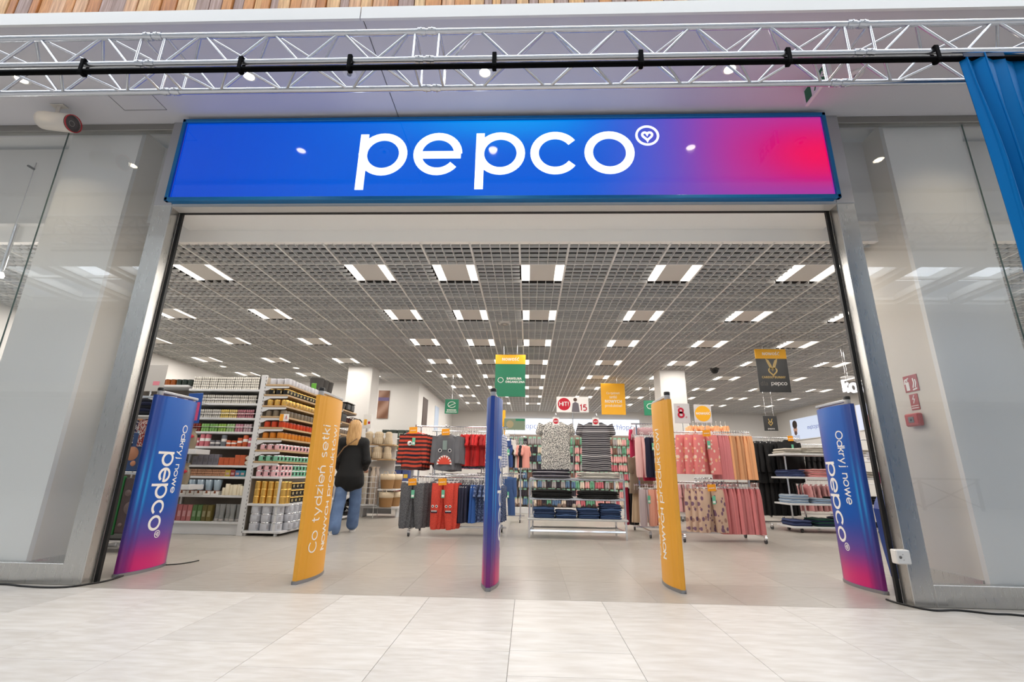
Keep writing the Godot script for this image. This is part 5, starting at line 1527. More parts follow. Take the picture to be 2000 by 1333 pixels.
func clothes():
	hang_meshes()
	
	var navy := mat(Color(0.09, 0.1, 0.2), 0.85)
	# ---------- rack of small children's clothes ----------
	var rk := rack("two-tier chrome rack of small children's clothes behind the middle banner", Vector3(-1.22, 0, -8.68), 1.7, 0.9, [1.84, 0.95])
	for x in [-0.78, -0.24]:
		for y in [1.84, 0.95]: front_arm(rk, x, y)
	var st := pat("stripe", Color(0.80, 0.29, 0.2), Color(0.22, 0.13, 0.14), Color.WHITE, 9.0)
	var stm := top_mesh(st, 0.42, 0.63, 0.1, 0.5, 0.14, 1.0, 0.5, 0.2)
	var ordn := ["front", "second", "third", "rearmost"]
	for k in 4:
		var g := garment("striped_shirt", stm, Vector3(-2.02 + 0.035 * k, 1.71 - 0.006 * k, -8.34 - 0.055 * k), 0.04, "%s red and black striped long-sleeved top on the children's rack" % ordn[k], "top", "striped tops on the front arm", false, 3 if k == 0 else 0)
		if k == 0:
			mi("eye_patch", B.new(PRINTW).lathe(Vector3(-0.05, -0.2, 0.062), [Vector2(0.042, 0), Vector2(0.04, 0.006), Vector2(0.001, 0.008)], 18, Basis(Vector3.RIGHT, PI / 2)).use(BLACK).lathe(Vector3(-0.04, -0.2, 0.069), [Vector2(0.016, 0), Vector2(0.001, 0.004)], 12, Basis(Vector3.RIGHT, PI / 2)).mesh(), g)
			mi("mouth_band", B.new(navy).rb(Vector3(0.0, -0.4, 0.064), Vector3(0.24, 0.022, 0.008), 0.003).mesh(), g)
	var grey := mat(Color(0.40, 0.40, 0.415), 0.9)
	var grey_sp := pat("speckle", Color(0.40, 0.40, 0.41), Color(0.26, 0.26, 0.28), Color.WHITE, 16.0)
	var gb := top_mesh(grey, 0.42, 0.62, 0.1, 0.46, 0.14, 1.0, 1.7, 0.2)
	for k in 4:
		var g := garment("grey_shirt", gb, Vector3(-1.44 + 0.03 * k, 1.685 - 0.006 * k, -8.33 - 0.055 * k), -0.03, "%s grey sweatshirt with a toothy mouth print on the children's rack" % ordn[k] if k == 0 else "%s grey sweatshirt hanging behind the one with the mouth print" % ordn[k], "sweatshirt", "grey sweatshirts on the front arm", false, 2 if k == 0 else 0)
		if k == 0:
			var mouth := PackedVector2Array()
			for p in arc(0, 0, 0.13, 0, 180, 18, 0.15): mouth.append(p)
			mi("mouth_print", B.new(mat(Color(0.86, 0.3, 0.22), 0.8)).prism(mouth, 0.0, 0.004, Transform3D(Basis(), Vector3(0, -0.52, 0.066))).mesh(), g)
			var teeth := B.new(PRINTW)
			for i in 9:
				var a := deg_to_rad(4 + 172.0 * i / 8)
				var c := Vector2(cos(a) * 0.128, sin(a) * 0.148)
				var d := Vector2(-sin(a), cos(a)) * 0.021
				var tip := c * 0.72
				teeth.prism(PackedVector2Array([c - d, c + d, tip]), 0.003, 0.007, Transform3D(Basis(), Vector3(0, -0.52, 0.066)))
			mi("teeth_print", teeth.mesh(), g).set_meta("kind", "stuff")
			for s in [-1, 1]:
				mi("eye_print", B.new(PRINTW).lathe(Vector3(s * 0.085, -0.29, 0.064), [Vector2(0.03, 0), Vector2(0.001, 0.004)], 16, Basis(Vector3.RIGHT, PI / 2)).use(navy).lathe(Vector3(s * 0.085, -0.29, 0.067), [Vector2(0.022, 0), Vector2(0.001, 0.004)], 14, Basis(Vector3.RIGHT, PI / 2)).mesh(), g)
			mi("price_tag", B.new(mat(Color(0.5, 0.56, 0.54), 0.5)).rb(Vector3(-0.005, -0.2, 0.07), Vector3(0.075, 0.16, 0.003), 0.001).mesh(), g)
	var gt := trouser_mesh(grey_sp, 0.4, 0.72, 0.11, 0.3, 0.58)
	for k in 3:
		garment("grey_joggers", gt, Vector3(-1.97 + 0.06 * k, 0.84 + 0.004 * k, -8.33 - 0.07 * k), 0.05 + 0.25 * k, "%s pair of speckled grey joggers on the lower arm" % ordn[k], "joggers", "grey joggers on the lower arm", true, 3 if k == 0 else 0)
	var rd := pat("speckle", Color(0.86, 0.3, 0.23), Color(0.74, 0.22, 0.17), Color.WHITE, 22.0)
	var rtm := trouser_mesh(rd, 0.38, 0.74, 0.11, 1.2, 0.6)
	for k in 3:
		var g := garment("red_joggers", rtm, Vector3(-1.45 + 0.06 * k, 0.85 + 0.002 * k, -8.33 - 0.07 * k), -0.02 + 0.25 * k, "%s pair of orange-red joggers with monster faces on the knees" % ordn[k] if k == 0 else "%s pair of orange-red joggers hanging behind the front pair" % ordn[k], "joggers", "red joggers on the lower arm", true, 3 if k == 0 else 0)
		if k == 0:
			for s in [-1, 1]:
				var fb := B.new(PRINTW)
				for e in [-0.032, 0.032]: fb.lathe(Vector3(s * 0.115 + e, -0.37, 0.062), [Vector2(0.022, 0), Vector2(0.001, 0.004)], 12, Basis(Vector3.RIGHT, PI / 2))
				fb.use(navy)
				for e in [-0.032, 0.032]: fb.lathe(Vector3(s * 0.115 + e, -0.37, 0.065), [Vector2(0.013, 0), Vector2(0.001, 0.004)], 10, Basis(Vector3.RIGHT, PI / 2))
				fb.rb(Vector3(s * 0.12, -0.455, 0.062), Vector3(0.11, 0.04, 0.006), 0.002).use(PRINTW)
				for q in 4: fb.prism(PackedVector2Array([Vector2(-0.012, 0), Vector2(0.012, 0), Vector2(0, -0.022)]), 0.0, 0.004, Transform3D(Basis(), Vector3(s * 0.12 - 0.036 + 0.024 * q, -0.438, 0.065)))
				mi("monster_face", fb.mesh(), g)
	var rsm := []
	var wbm := []
	var nvm := []
	var dbm := []
	var dp := pat("speckle", Color(0.17, 0.22, 0.36), Color(0.45, 0.52, 0.66), Color.WHITE, 9.0)
	for k in 3:
		var red := mat(Color(0.80, 0.14, 0.14).darkened([0.0, 0.14, 0.25][k]), 0.8)
		var nv := mat(Color(0.10, 0.11, 0.2).lightened([0.0, 0.06, 0.1][k]), 0.85)
		rsm.append(top_mesh(red, 0.36, 0.55, 0.075, 0.2, 0.12, 1.15, k * 2.0))
		wbm.append(top_mesh(pat("check", Color(0.88, 0.88, 0.9), Color(0.4, 0.45, 0.6), Color.WHITE, 12.0), 0.36, 0.55, 0.07, 0.2, 0.12, 1.15, k * 2.0))
		nvm.append(top_mesh(nv, 0.36, 0.62, 0.07, 0.0, 0.1, 1.05, k * 3.0, 0.35))
		dbm.append(top_mesh(dp, 0.36, 0.6, 0.065, 0.18, 0.1, 1.05, k * 3.0, 0.35))
	edge_row("red_shirt", rsm, 10, Vector3(-1.16, 1.7, -8.62), Vector3(-0.72, 1.7, -8.62), "bright red top hung edge-on beside the grey sweatshirts", "top", "red tops in a row")
	edge_row("checked_shirt", wbm, 6, Vector3(-0.7, 1.7, -8.62), Vector3(-0.42, 1.7, -8.62), "white and blue checked top next to the row of red tops", "top", "checked tops in a row")
	edge_row("navy_shirt", nvm, 4, Vector3(-1.2, 0.83, -8.62), Vector3(-1.02, 0.83, -8.62), "dark navy top in the lower row behind the red joggers", "top", "navy tops in the lower row")
	edge_row("blue_shirt", [top_mesh(mat(Color(0.18, 0.35, 0.62), 0.85), 0.36, 0.62, 0.07, 0.0, 0.1, 1.0, 1.0, 0.35)], 2, Vector3(-1.0, 0.83, -8.6), Vector3(-0.92, 0.83, -8.6), "plain mid blue top between the navy and the flecked blue tops", "top", "plain blue tops in the lower row")
	edge_row("flecked_shirt", dbm, 10, Vector3(-0.9, 0.83, -8.62), Vector3(-0.42, 0.83, -8.62), "flecked blue top in the lower row near the middle banner", "top", "flecked blue tops in the lower row")
	# ---------- stepped table with T-shirts ----------
	var tb := thing("display_table", "chrome stepped display table with folded jeans on its low shelf", "display table", Vector3(0.83, 0, -8.66))
	var bar := func(a: Vector3, b: Vector3) -> ArrayMesh:
		var d := b - a
		var z := d.normalized()
		var s := z.cross(Vector3(0.01, 0.3, 1)).normalized()
		return B.new(CHROME).rb((a + b) / 2, Vector3(0.032, 0.032, d.length()), 0.003, Basis(s, z.cross(s), z)).mesh()
	for s in [-1, 1]:
		mi("leg", bar.call(Vector3(s * 0.805, 0, 0.3), Vector3(s * 0.80, 0.955, 0.27)), tb)
		mi("leg", bar.call(Vector3(s * 0.74, 0, -0.3), Vector3(s * 0.74, 0.955, -0.27)), tb)
		for y in [0.12, 0.945]: mi("side_bar", bar.call(Vector3(s * 0.8, y, 0.28), Vector3(s * 0.74, y, -0.28)), tb)
	for d in [[0.945, 0.27], [0.625, 0.285], [0.12, 0.29]]:
		mi("front_bar", bar.call(Vector3(-0.8, d[0], d[1]), Vector3(0.8, d[0], d[1])), tb)
		mi("rear_bar", bar.call(Vector3(-0.74, d[0], -0.28), Vector3(0.74, d[0], -0.28)), tb)
	var shm := mat(Color(0.75, 0.75, 0.74), 0.3)
	for y in [0.962, 0.64]: mi("shelf", B.new(shm).rb(Vector3(0, y, 0), Vector3(1.58, 0.02, 0.56), 0.003).mesh(), tb)
	mi("shelf", B.new(shm).rb(Vector3(0, 0.305, 0.05), Vector3(1.66, 0.03, 0.66), 0.004).mesh(), tb)
	for x in [-0.33, 0.4]: mi("display_stand", B.new(CHROME).tube([Vector3(x, 0.97, -0.1), Vector3(x, 2.08, -0.1)], 0.012, 10).tube([Vector3(x, 2.08, -0.1), Vector3(x, 2.1, 0.1), Vector3(x, 2.06, 0.14)], 0.008, 8).rb(Vector3(x, 0.98, -0.1), Vector3(0.14, 0.012, 0.14), 0.003).mesh(), tb)
	mi("sign_post", B.new(CHROME).tube([Vector3(0.0, 0.97, -0.2), Vector3(0.0, 2.16, -0.2)], 0.009, 8).tube([Vector3(-0.3, 2.15, -0.2), Vector3(0.3, 2.15, -0.2)], 0.008, 8).mesh(), tb)
	var spk := pat("speckle", Color(0.86, 0.84, 0.8), Color(0.16, 0.16, 0.17), Color.WHITE, 17.0)
	var bst := pat("thin", Color(0.13, 0.12, 0.15), Color(0.86, 0.84, 0.83), Color.WHITE, 26.0)
	garment("printed_tshirt", top_mesh(spk, 0.56, 0.88, 0.2, 0.2, 0.17, 1.05, 0.4, 0.19), Vector3(0.49, 1.95, -8.6), 0.05, "white T-shirt with fine black print displayed over the table", "T-shirt", "", false, 4)
	garment("striped_tshirt", top_mesh(bst, 0.56, 0.86, 0.2, 0.2, 0.17, 1.05, 2.4, 0.19), Vector3(1.21, 1.95, -8.6), -0.05, "black and white striped T-shirt displayed over the table", "T-shirt", "", false, 4)
	var sgn := thing("hit_sign", "white promotion sign with a red HIT! disc and price 15 above the T-shirts", "sign", Vector3(0.83, 2.3, -8.84))
	mi("panel", B.new(PRINTW).rb(Vector3.ZERO, Vector3(0.6, 0.29, 0.01), 0.002).mesh(), sgn)
	var rm := mat(Color(0.75, 0.04, 0.16), 0.5)
	mi("disc", B.new(rm).disc(Vector3(-0.16, 0.005, 0.005), 0.118, 0.002, 40).mesh(), sgn)
	words("hit_lettering", sgn, "HIT!", 0.17, Vector3(-0.16, 0.0, 0.008), PRINTW, 0.24)
	words("price_lettering", sgn, "15", 0.12, Vector3(0.2, -0.07, 0.006), rm, 0.24)
	mi("model_photo", B.new(mat(Color(0.35, 0.25, 0.2), 0.6)).disc(Vector3(0.05, 0.09, 0.005), 0.035, 0.002).use(mat(Color(0.42, 0.4, 0.42), 0.6)).prism(PackedVector2Array([Vector2(-0.07, -0.14), Vector2(0.08, -0.14), Vector2(0.06, 0.02), Vector2(0.0, 0.05), Vector2(-0.05, 0.02)]), 0.005, 0.007, Transform3D(Basis(), Vector3(0.05, 0, 0))).mesh(), sgn)
	var fl := [mat(Color(0.2, 0.19, 0.23), 0.9), mat(Color(0.7, 0.68, 0.7), 0.9), mat(Color(0.28, 0.26, 0.3), 0.9)]
	it("folded_tshirts", folded(fl, 0.66, 0.42, 7, 0.022), Vector3(0.4, 0.974, -8.56), "pile of folded dark striped T-shirts on the table top", "folded clothes")
	it("folded_tshirts", folded([spk, mat(Color(0.86, 0.84, 0.79), 0.9)], 0.72, 0.42, 6, 0.018), Vector3(1.22, 0.974, -8.56), "pile of folded white printed T-shirts on the table top", "folded clothes")
	var blk := pat("speckle", Color(0.012, 0.012, 0.014), Color(0.12, 0.12, 0.12), Color.WHITE, 14.0)
	for i in 2: it("folded_trousers", folded([blk], 0.7, 0.42, 5, 0.024), Vector3(0.42 + 0.78 * i, 0.652, -8.52), ["pile of folded black trousers on the middle shelf, under the printed T-shirt", "pile of folded black trousers on the middle shelf, under the striped T-shirt"][i], "folded clothes")
	var dn := [mat(Color(0.16, 0.24, 0.38), 0.8), mat(Color(0.22, 0.32, 0.47), 0.8), mat(Color(0.13, 0.2, 0.33), 0.8)]
	for i in 4: it("folded_jeans", folded(dn, 0.36, 0.34, [5, 4, 5, 7][i], 0.035), Vector3(0.28 + 0.37 * i, 0.322, -8.52), ["pile of folded blue jeans at the swimwear end of the low shelf", "lowest pile of folded blue jeans, second on the low shelf", "pile of folded blue jeans, third on the low shelf", "tallest and darkest pile of folded jeans on the low shelf"][i], "folded clothes")
	# ---------- rack of pink clothes ----------
	rk = rack("two-tier chrome rack of pink and peach clothes behind the second yellow banner", Vector3(3.2, 0, -8.66), 1.5, 0.8, [1.80, 0.93])
	front_arm(rk, -0.3, 1.80)
	front_arm(rk, -0.3, 0.93)
	var pk := pat("dots", Color(0.88, 0.50, 0.49), Color(0.92, 0.80, 0.72), Color(0.93, 0.68, 0.5), 7.0)
	var pkm := trouser_mesh(pk, 0.42, 0.66, 0.1, 0.4, 0.85, false)
	for k in 3: garment("print_leggings", pkm, Vector3(3.06 - 0.14 * k, 1.73, -8.36 - 0.07 * k), 0.1 + 0.12 * k, "%s pair of coral leggings with pale flower dots, upper arm" % ordn[k], "leggings", "flowered coral leggings", true, 3 if k == 0 else 0)
	var fb2 := pat("dots", Color(0.79, 0.67, 0.58), Color(0.46, 0.34, 0.42), Color(0.62, 0.48, 0.42), 8.5)
	var fbm := trouser_mesh(fb2, 0.44, 0.68, 0.11, 0.9, 0.85, false)
	for k in 3: garment("print_trousers", fbm, Vector3(3.06 - 0.09 * k, 0.83, -8.36 - 0.07 * k), 0.08 + 0.1 * k, "%s pair of beige trousers with dark flowers, lower arm" % ordn[k], "trousers", "beige flowered trousers", true, 3 if k == 0 else 0)
	var pkr := []
	var orr := []
	var pk2 := []
	for k in 3:
		var dk: float = [0.0, 0.09, 0.18][k]
		pkr.append(trouser_mesh(mat(Color(0.83, 0.5, 0.51).darkened(dk), 0.85), 0.32, 0.74, 0.075, k * 2.0, 0.9, false))
		orr.append(trouser_mesh(mat(Color(0.95, 0.69, 0.49).darkened(dk), 0.85), 0.32, 0.74, 0.075, k * 2.0, 0.9, false))
		pk2.append(trouser_mesh(mat(Color(0.87, 0.52, 0.52).darkened(dk), 0.85), 0.34, 0.72, 0.08, k * 2.0, 0.9, false))
	edge_row("pink_leggings", pkr, 7, Vector3(3.26, 1.73, -8.6), Vector3(3.52, 1.73, -8.6), "dusty pink leggings hanging edge-on in the upper row", "leggings", "dusty pink leggings", true, 78, 8)
	edge_row("peach_leggings", orr, 10, Vector3(3.53, 1.73, -8.62), Vector3(3.98, 1.73, -8.66), "peach orange leggings at the end of the upper row", "leggings", "peach leggings", true, 78, 8)
	edge_row("rose_leggings", pk2, 14, Vector3(3.26, 0.84, -8.6), Vector3(4.0, 0.84, -8.64), "rose pink leggings hanging edge-on in the lower row", "leggings", "rose leggings", true, 78, 8)
	edge_row("peach_shirt", [top_mesh(mat(Color(0.94, 0.7, 0.5), 0.85), 0.36, 0.5, 0.08, 0.2)], 9, Vector3(3.1, 1.98, -9.4), Vector3(3.9, 1.98, -9.4), "peach top on the rack behind the coral leggings", "top", "peach tops behind")
	garment("print_blouse", top_mesh(pat("speckle", Color(0.86, 0.84, 0.82), Color(0.15, 0.15, 0.16), Color.WHITE, 9.0), 0.5, 0.56, 0.14, 0.2, 0.18, 0.9, 0.3), Vector3(2.66, 1.72, -8.95), 0.1, "white blouse with bold black print half hidden by the second yellow banner", "blouse")
	# ---------- rack between the table and the yellow banner ----------
	rack("two-tier chrome rack of dresses and leggings between the table and the pink clothes", Vector3(2.35, 0, -9.3), 0.7, 1.3, [2.0, 1.78, 0.86])
	for k in 2:
		garment("pale_leggings", trouser_mesh(mat(Color(0.91, 0.72, 0.7), 0.85), 0.24, 0.72, 0.08, k, 0.75), Vector3(2.1 + 0.05 * k, 1.72, -8.98 - 0.06 * k), 0.3, ["pale pink leggings facing the entrance beside the T-shirt table", "pale pink leggings just behind the front pale pair"][k], "leggings", "", true, 0)
		garment("navy_leggings", trouser_mesh(navy, 0.22, 0.72, 0.08, k, 0.75), Vector3(2.27 + 0.06 * k, 1.72, -9.0 - 0.06 * k), 0.3, ["navy leggings with a green tag beside the pale pink ones", "navy leggings behind the tagged navy pair"][k], "leggings", "", true, 1 if k == 0 else 0)
		garment("crimson_leggings", trouser_mesh(mat(Color(0.66, 0.1, 0.25), 0.85), 0.22, 0.72, 0.08, k, 0.75), Vector3(2.24 + 0.08 * k, 1.66, -9.12 - 0.06 * k), 0.3, ["crimson leggings showing below the navy pair", "crimson leggings hanging deepest on the narrow rack"][k], "leggings", "", true)
		garment("grey_leggings", trouser_mesh(mat(Color(0.77, 0.7, 0.7), 0.85), 0.26, 0.62, 0.08, k, 0.75), Vector3(2.13 + 0.05 * k, 0.79, -8.98 - 0.06 * k), 0.3, ["grey pink leggings with a green tag in the lower tier", "grey pink leggings behind the tagged grey pair"][k], "leggings", "", true, 1 if k == 0 else 0)
		garment("peach_trousers", trouser_mesh(mat(Color(0.93, 0.66, 0.56), 0.85), 0.26, 0.62, 0.08, k, 0.75), Vector3(2.3 + 0.06 * k, 0.79, -9.0 - 0.06 * k), 0.3, ["peach trousers in the lower tier beside the yellow banner", "peach trousers behind the front peach pair"][k], "trousers", "", true)
	for k in 3:
		garment("mauve_shirt", top_mesh(mat(Color(0.7, 0.56, 0.57), 0.85), 0.5, 0.56, 0.13, 0.2, 0.17, 1.05, k), Vector3(2.42 + 0.1 * k, 1.98, -9.75 - 0.08 * k), 0.15, "%s mauve short-sleeved top above the khaki dress" % ordn[k], "top", "mauve tops", false, 0)
		garment("crimson_dress", top_mesh(mat(Color(0.74, 0.18, 0.33), 0.85), 0.4, 0.6, 0.08, 0.2), Vector3(2.16 + 0.03 * k, 1.95, -10.0 - 0.08 * k), 1.2, "%s crimson top hanging edge-on beside the mauve tops" % ordn[k], "top", "crimson tops")
	garment("khaki_dress", top_mesh(mat(Color(0.50, 0.43, 0.36), 0.85), 0.46, 0.72, 0.16, 0.3, 0.17, 1.25, 0.7), Vector3(2.24, 1.42, -9.7), 0.25, "khaki brown dress with sleeves next to the T-shirt table", "dress")
	for k in 3: garment("beige_skirt", skirt_mesh(mat(Color(0.77, 0.68, 0.56), 0.85), 0.28, 0.38, 0.62, 0.16, k), Vector3(2.2 + 0.14 * k, 0.78, -9.75 - 0.05 * k), 0.2 + 0.2 * k, "%s beige pleated skirt below the khaki dress" % ordn[k], "skirt", "beige skirts", true)
	for k in 3: garment("dark_trousers", trouser_mesh([mat(Color(0.62, 0.1, 0.24), 0.85), BLACK, navy][k], 0.22, 0.7, 0.09, k), Vector3([2.0, 2.1, 2.6][k], 0.8, -9.9), 0.6, "%s trousers hanging next to the beige skirts" % ["crimson", "black", "navy"][k], "trousers", "", true)
	# ---------- black clothes ----------
	rack("chrome rack of black jackets beside the tables of folded clothes", Vector3(5.55, 0, -11.0), 1.3, 0.7, [1.9, 1.0], 0.2)
	var jk := []
	for k in 2: jk.append(top_mesh(mat(Color(0.07, 0.07, 0.075), 0.85), 0.5, 0.9, 0.12, 0.62, 0.16, 1.1, k * 2.0))
	for i in 8: garment("black_jacket", jk[i % 2], Vector3(5.05 + 0.12 * i, 1.82, -10.95 + 0.03 * (i % 2)), deg_to_rad(38 + rng.randf_range(-8, 8)), "black long-sleeved jacket on the black clothes rack, %s from the pink rack" % ORD[i], "jacket", "black jackets in a row", false, 0)
	garment("black_jacket", jk[0], Vector3(5.72, 1.84, -10.7), 0.25, "black jacket facing the entrance with a white tag and yellow card", "jacket", "", false, 3)
	for i in 7: garment("black_trousers", trouser_mesh(mat(Color(0.075, 0.075, 0.08), 0.85), 0.34, 0.68, 0.1, i, 0.8, false), Vector3(5.2 + 0.1 * i, 0.93, -10.95), deg_to_rad(40 + rng.randf_range(-10, 10)), "black trousers under the row of black jackets, %s from the pink rack" % ORD[i], "trousers", "black trousers in a row", true)
	for k in 3: garment("mauve_dress", top_mesh(mat(Color(0.74, 0.56, 0.54), 0.85), 0.4, 1.02, 0.12, 0.5, 0.14, 1.15, k), Vector3(5.28 + 0.07 * k, 1.78, -11.5 - 0.05 * k), 0.6, "%s dusty mauve dress behind the black jackets" % ordn[k], "dress", "mauve dresses")
	# ---------- dungarees and jumpsuit behind the middle banner ----------
	rack("chrome rack with denim dungarees behind the middle banner", Vector3(-0.62, 0, -11.15), 1.1, 0.7, [1.86, 1.02])
	var jean := mat(Color(0.2, 0.3, 0.52), 0.85)
	var du := garment("dungarees", trouser_mesh(jean, 0.24, 0.5, 0.09, 0.5, 0.8), Vector3(-0.47, 1.66, -10.95), 0.05, "small denim dungarees over a white top beside the middle banner", "dungarees", "", false, 1)
	mi("bib", B.new(jean).rb(Vector3(0, 0.02, 0.04), Vector3(0.16, 0.14, 0.02), 0.006).rb(Vector3(-0.06, 0.1, 0.03), Vector3(0.025, 0.1, 0.02), 0.004).rb(Vector3(0.06, 0.1, 0.03), Vector3(0.025, 0.1, 0.02), 0.004).mesh(), du)
	mi("white_top", top_mesh(mat(Color(0.87, 0.85, 0.82), 0.85), 0.32, 0.3, 0.08, 0.26, 0.1), du, Vector3(0, 0.13, -0.01))
	var js := garment("jumpsuit", trouser_mesh(mat(Color(0.22, 0.33, 0.52), 0.85), 0.34, 0.6, 0.12, 0.9, 0.9, false), Vector3(-0.47, 0.74, -10.95), 0.05, "blue denim jumpsuit with long sleeves below the dungarees", "jumpsuit", "", false, 1)
	mi("upper", top_mesh(mat(Color(0.22, 0.33, 0.52), 0.85), 0.36, 0.32, 0.12, 0.42, 0.12), js, Vector3(0, 0.22, 0.0))
	for k in 6: garment("pale_shirt", top_mesh([mat(Color(0.1, 0.1, 0.12), 0.85), mat(Color(0.85, 0.8, 0.74), 0.85), mat(Color(0.88, 0.6, 0.55), 0.85)][k % 3], 0.34, 0.5, 0.08, 0.22, 0.12), Vector3(-0.28 + 0.045 * k, 1.66, -11.15), deg_to_rad(70 + rng.randf_range(-10, 10)), "%s top hung edge-on, %s from the dungarees" % [["black", "cream", "coral"][k % 3], ORD[k]], "top", "%s tops beside the dungarees" % ["black", "cream", "coral"][k % 3])
	# ---------- racks deeper in the shop ----------
	var deep := [[-1.4, -10.6, 1.5, ["dark", "grey"], "behind the children's tops"], [-1.9, -13.2, 1.6, ["navy", "white"], "far behind the striped tops"], [4.4, -12.2, 1.7, ["white", "pink"], "behind the peach leggings"], [7.4, -13.4, 1.8, ["dark", "pink"], "deep behind the folded clothes tables"], [4.2, -15.6, 1.9, ["pink", "cream"], "at the back behind the white hangers"], [8.4, -16.6, 1.9, ["grey", "dark"], "near the lit poster of a man"], [-2.2, -16.4, 1.6, ["pink", "grey"], "at the back along the side wall"], [6.2, -18.0, 2.0, ["cream", "navy"], "against the back wall"]]
	var dcol := {"dark": Color(0.13, 0.12, 0.13), "grey": Color(0.48, 0.47, 0.49), "navy": Color(0.15, 0.19, 0.33), "white": Color(0.87, 0.86, 0.84), "pink": Color(0.82, 0.6, 0.6), "cream": Color(0.83, 0.76, 0.66)}
	for d in deep:
		rack("chrome clothes rack %s" % d[4], Vector3(d[0], 0, d[1]), d[2], 0.7, [1.92, 0.98])
		for tier in 2:
			var cn: String = d[3][tier]
			var tms := []
			for k in 3: tms.append(top_mesh(mat(dcol[cn].darkened(0.1 * k), 0.85), 0.4, 0.68, 0.08, 0.3, 0.13, 1.05, tier * 2.0 + k))
			edge_row("hung_shirt", tms, 12, Vector3(d[0] - d[2] / 2 + 0.1, [1.82, 0.88][tier], d[1]), Vector3(d[0] + d[2] / 2 - 0.1, [1.82, 0.88][tier], d[1]), "%s top, %s row, rack %s" % [cn, ["upper", "lower"][tier], d[4]], "top", "%s tops %s" % [cn, d[4]], false, 75, 14)

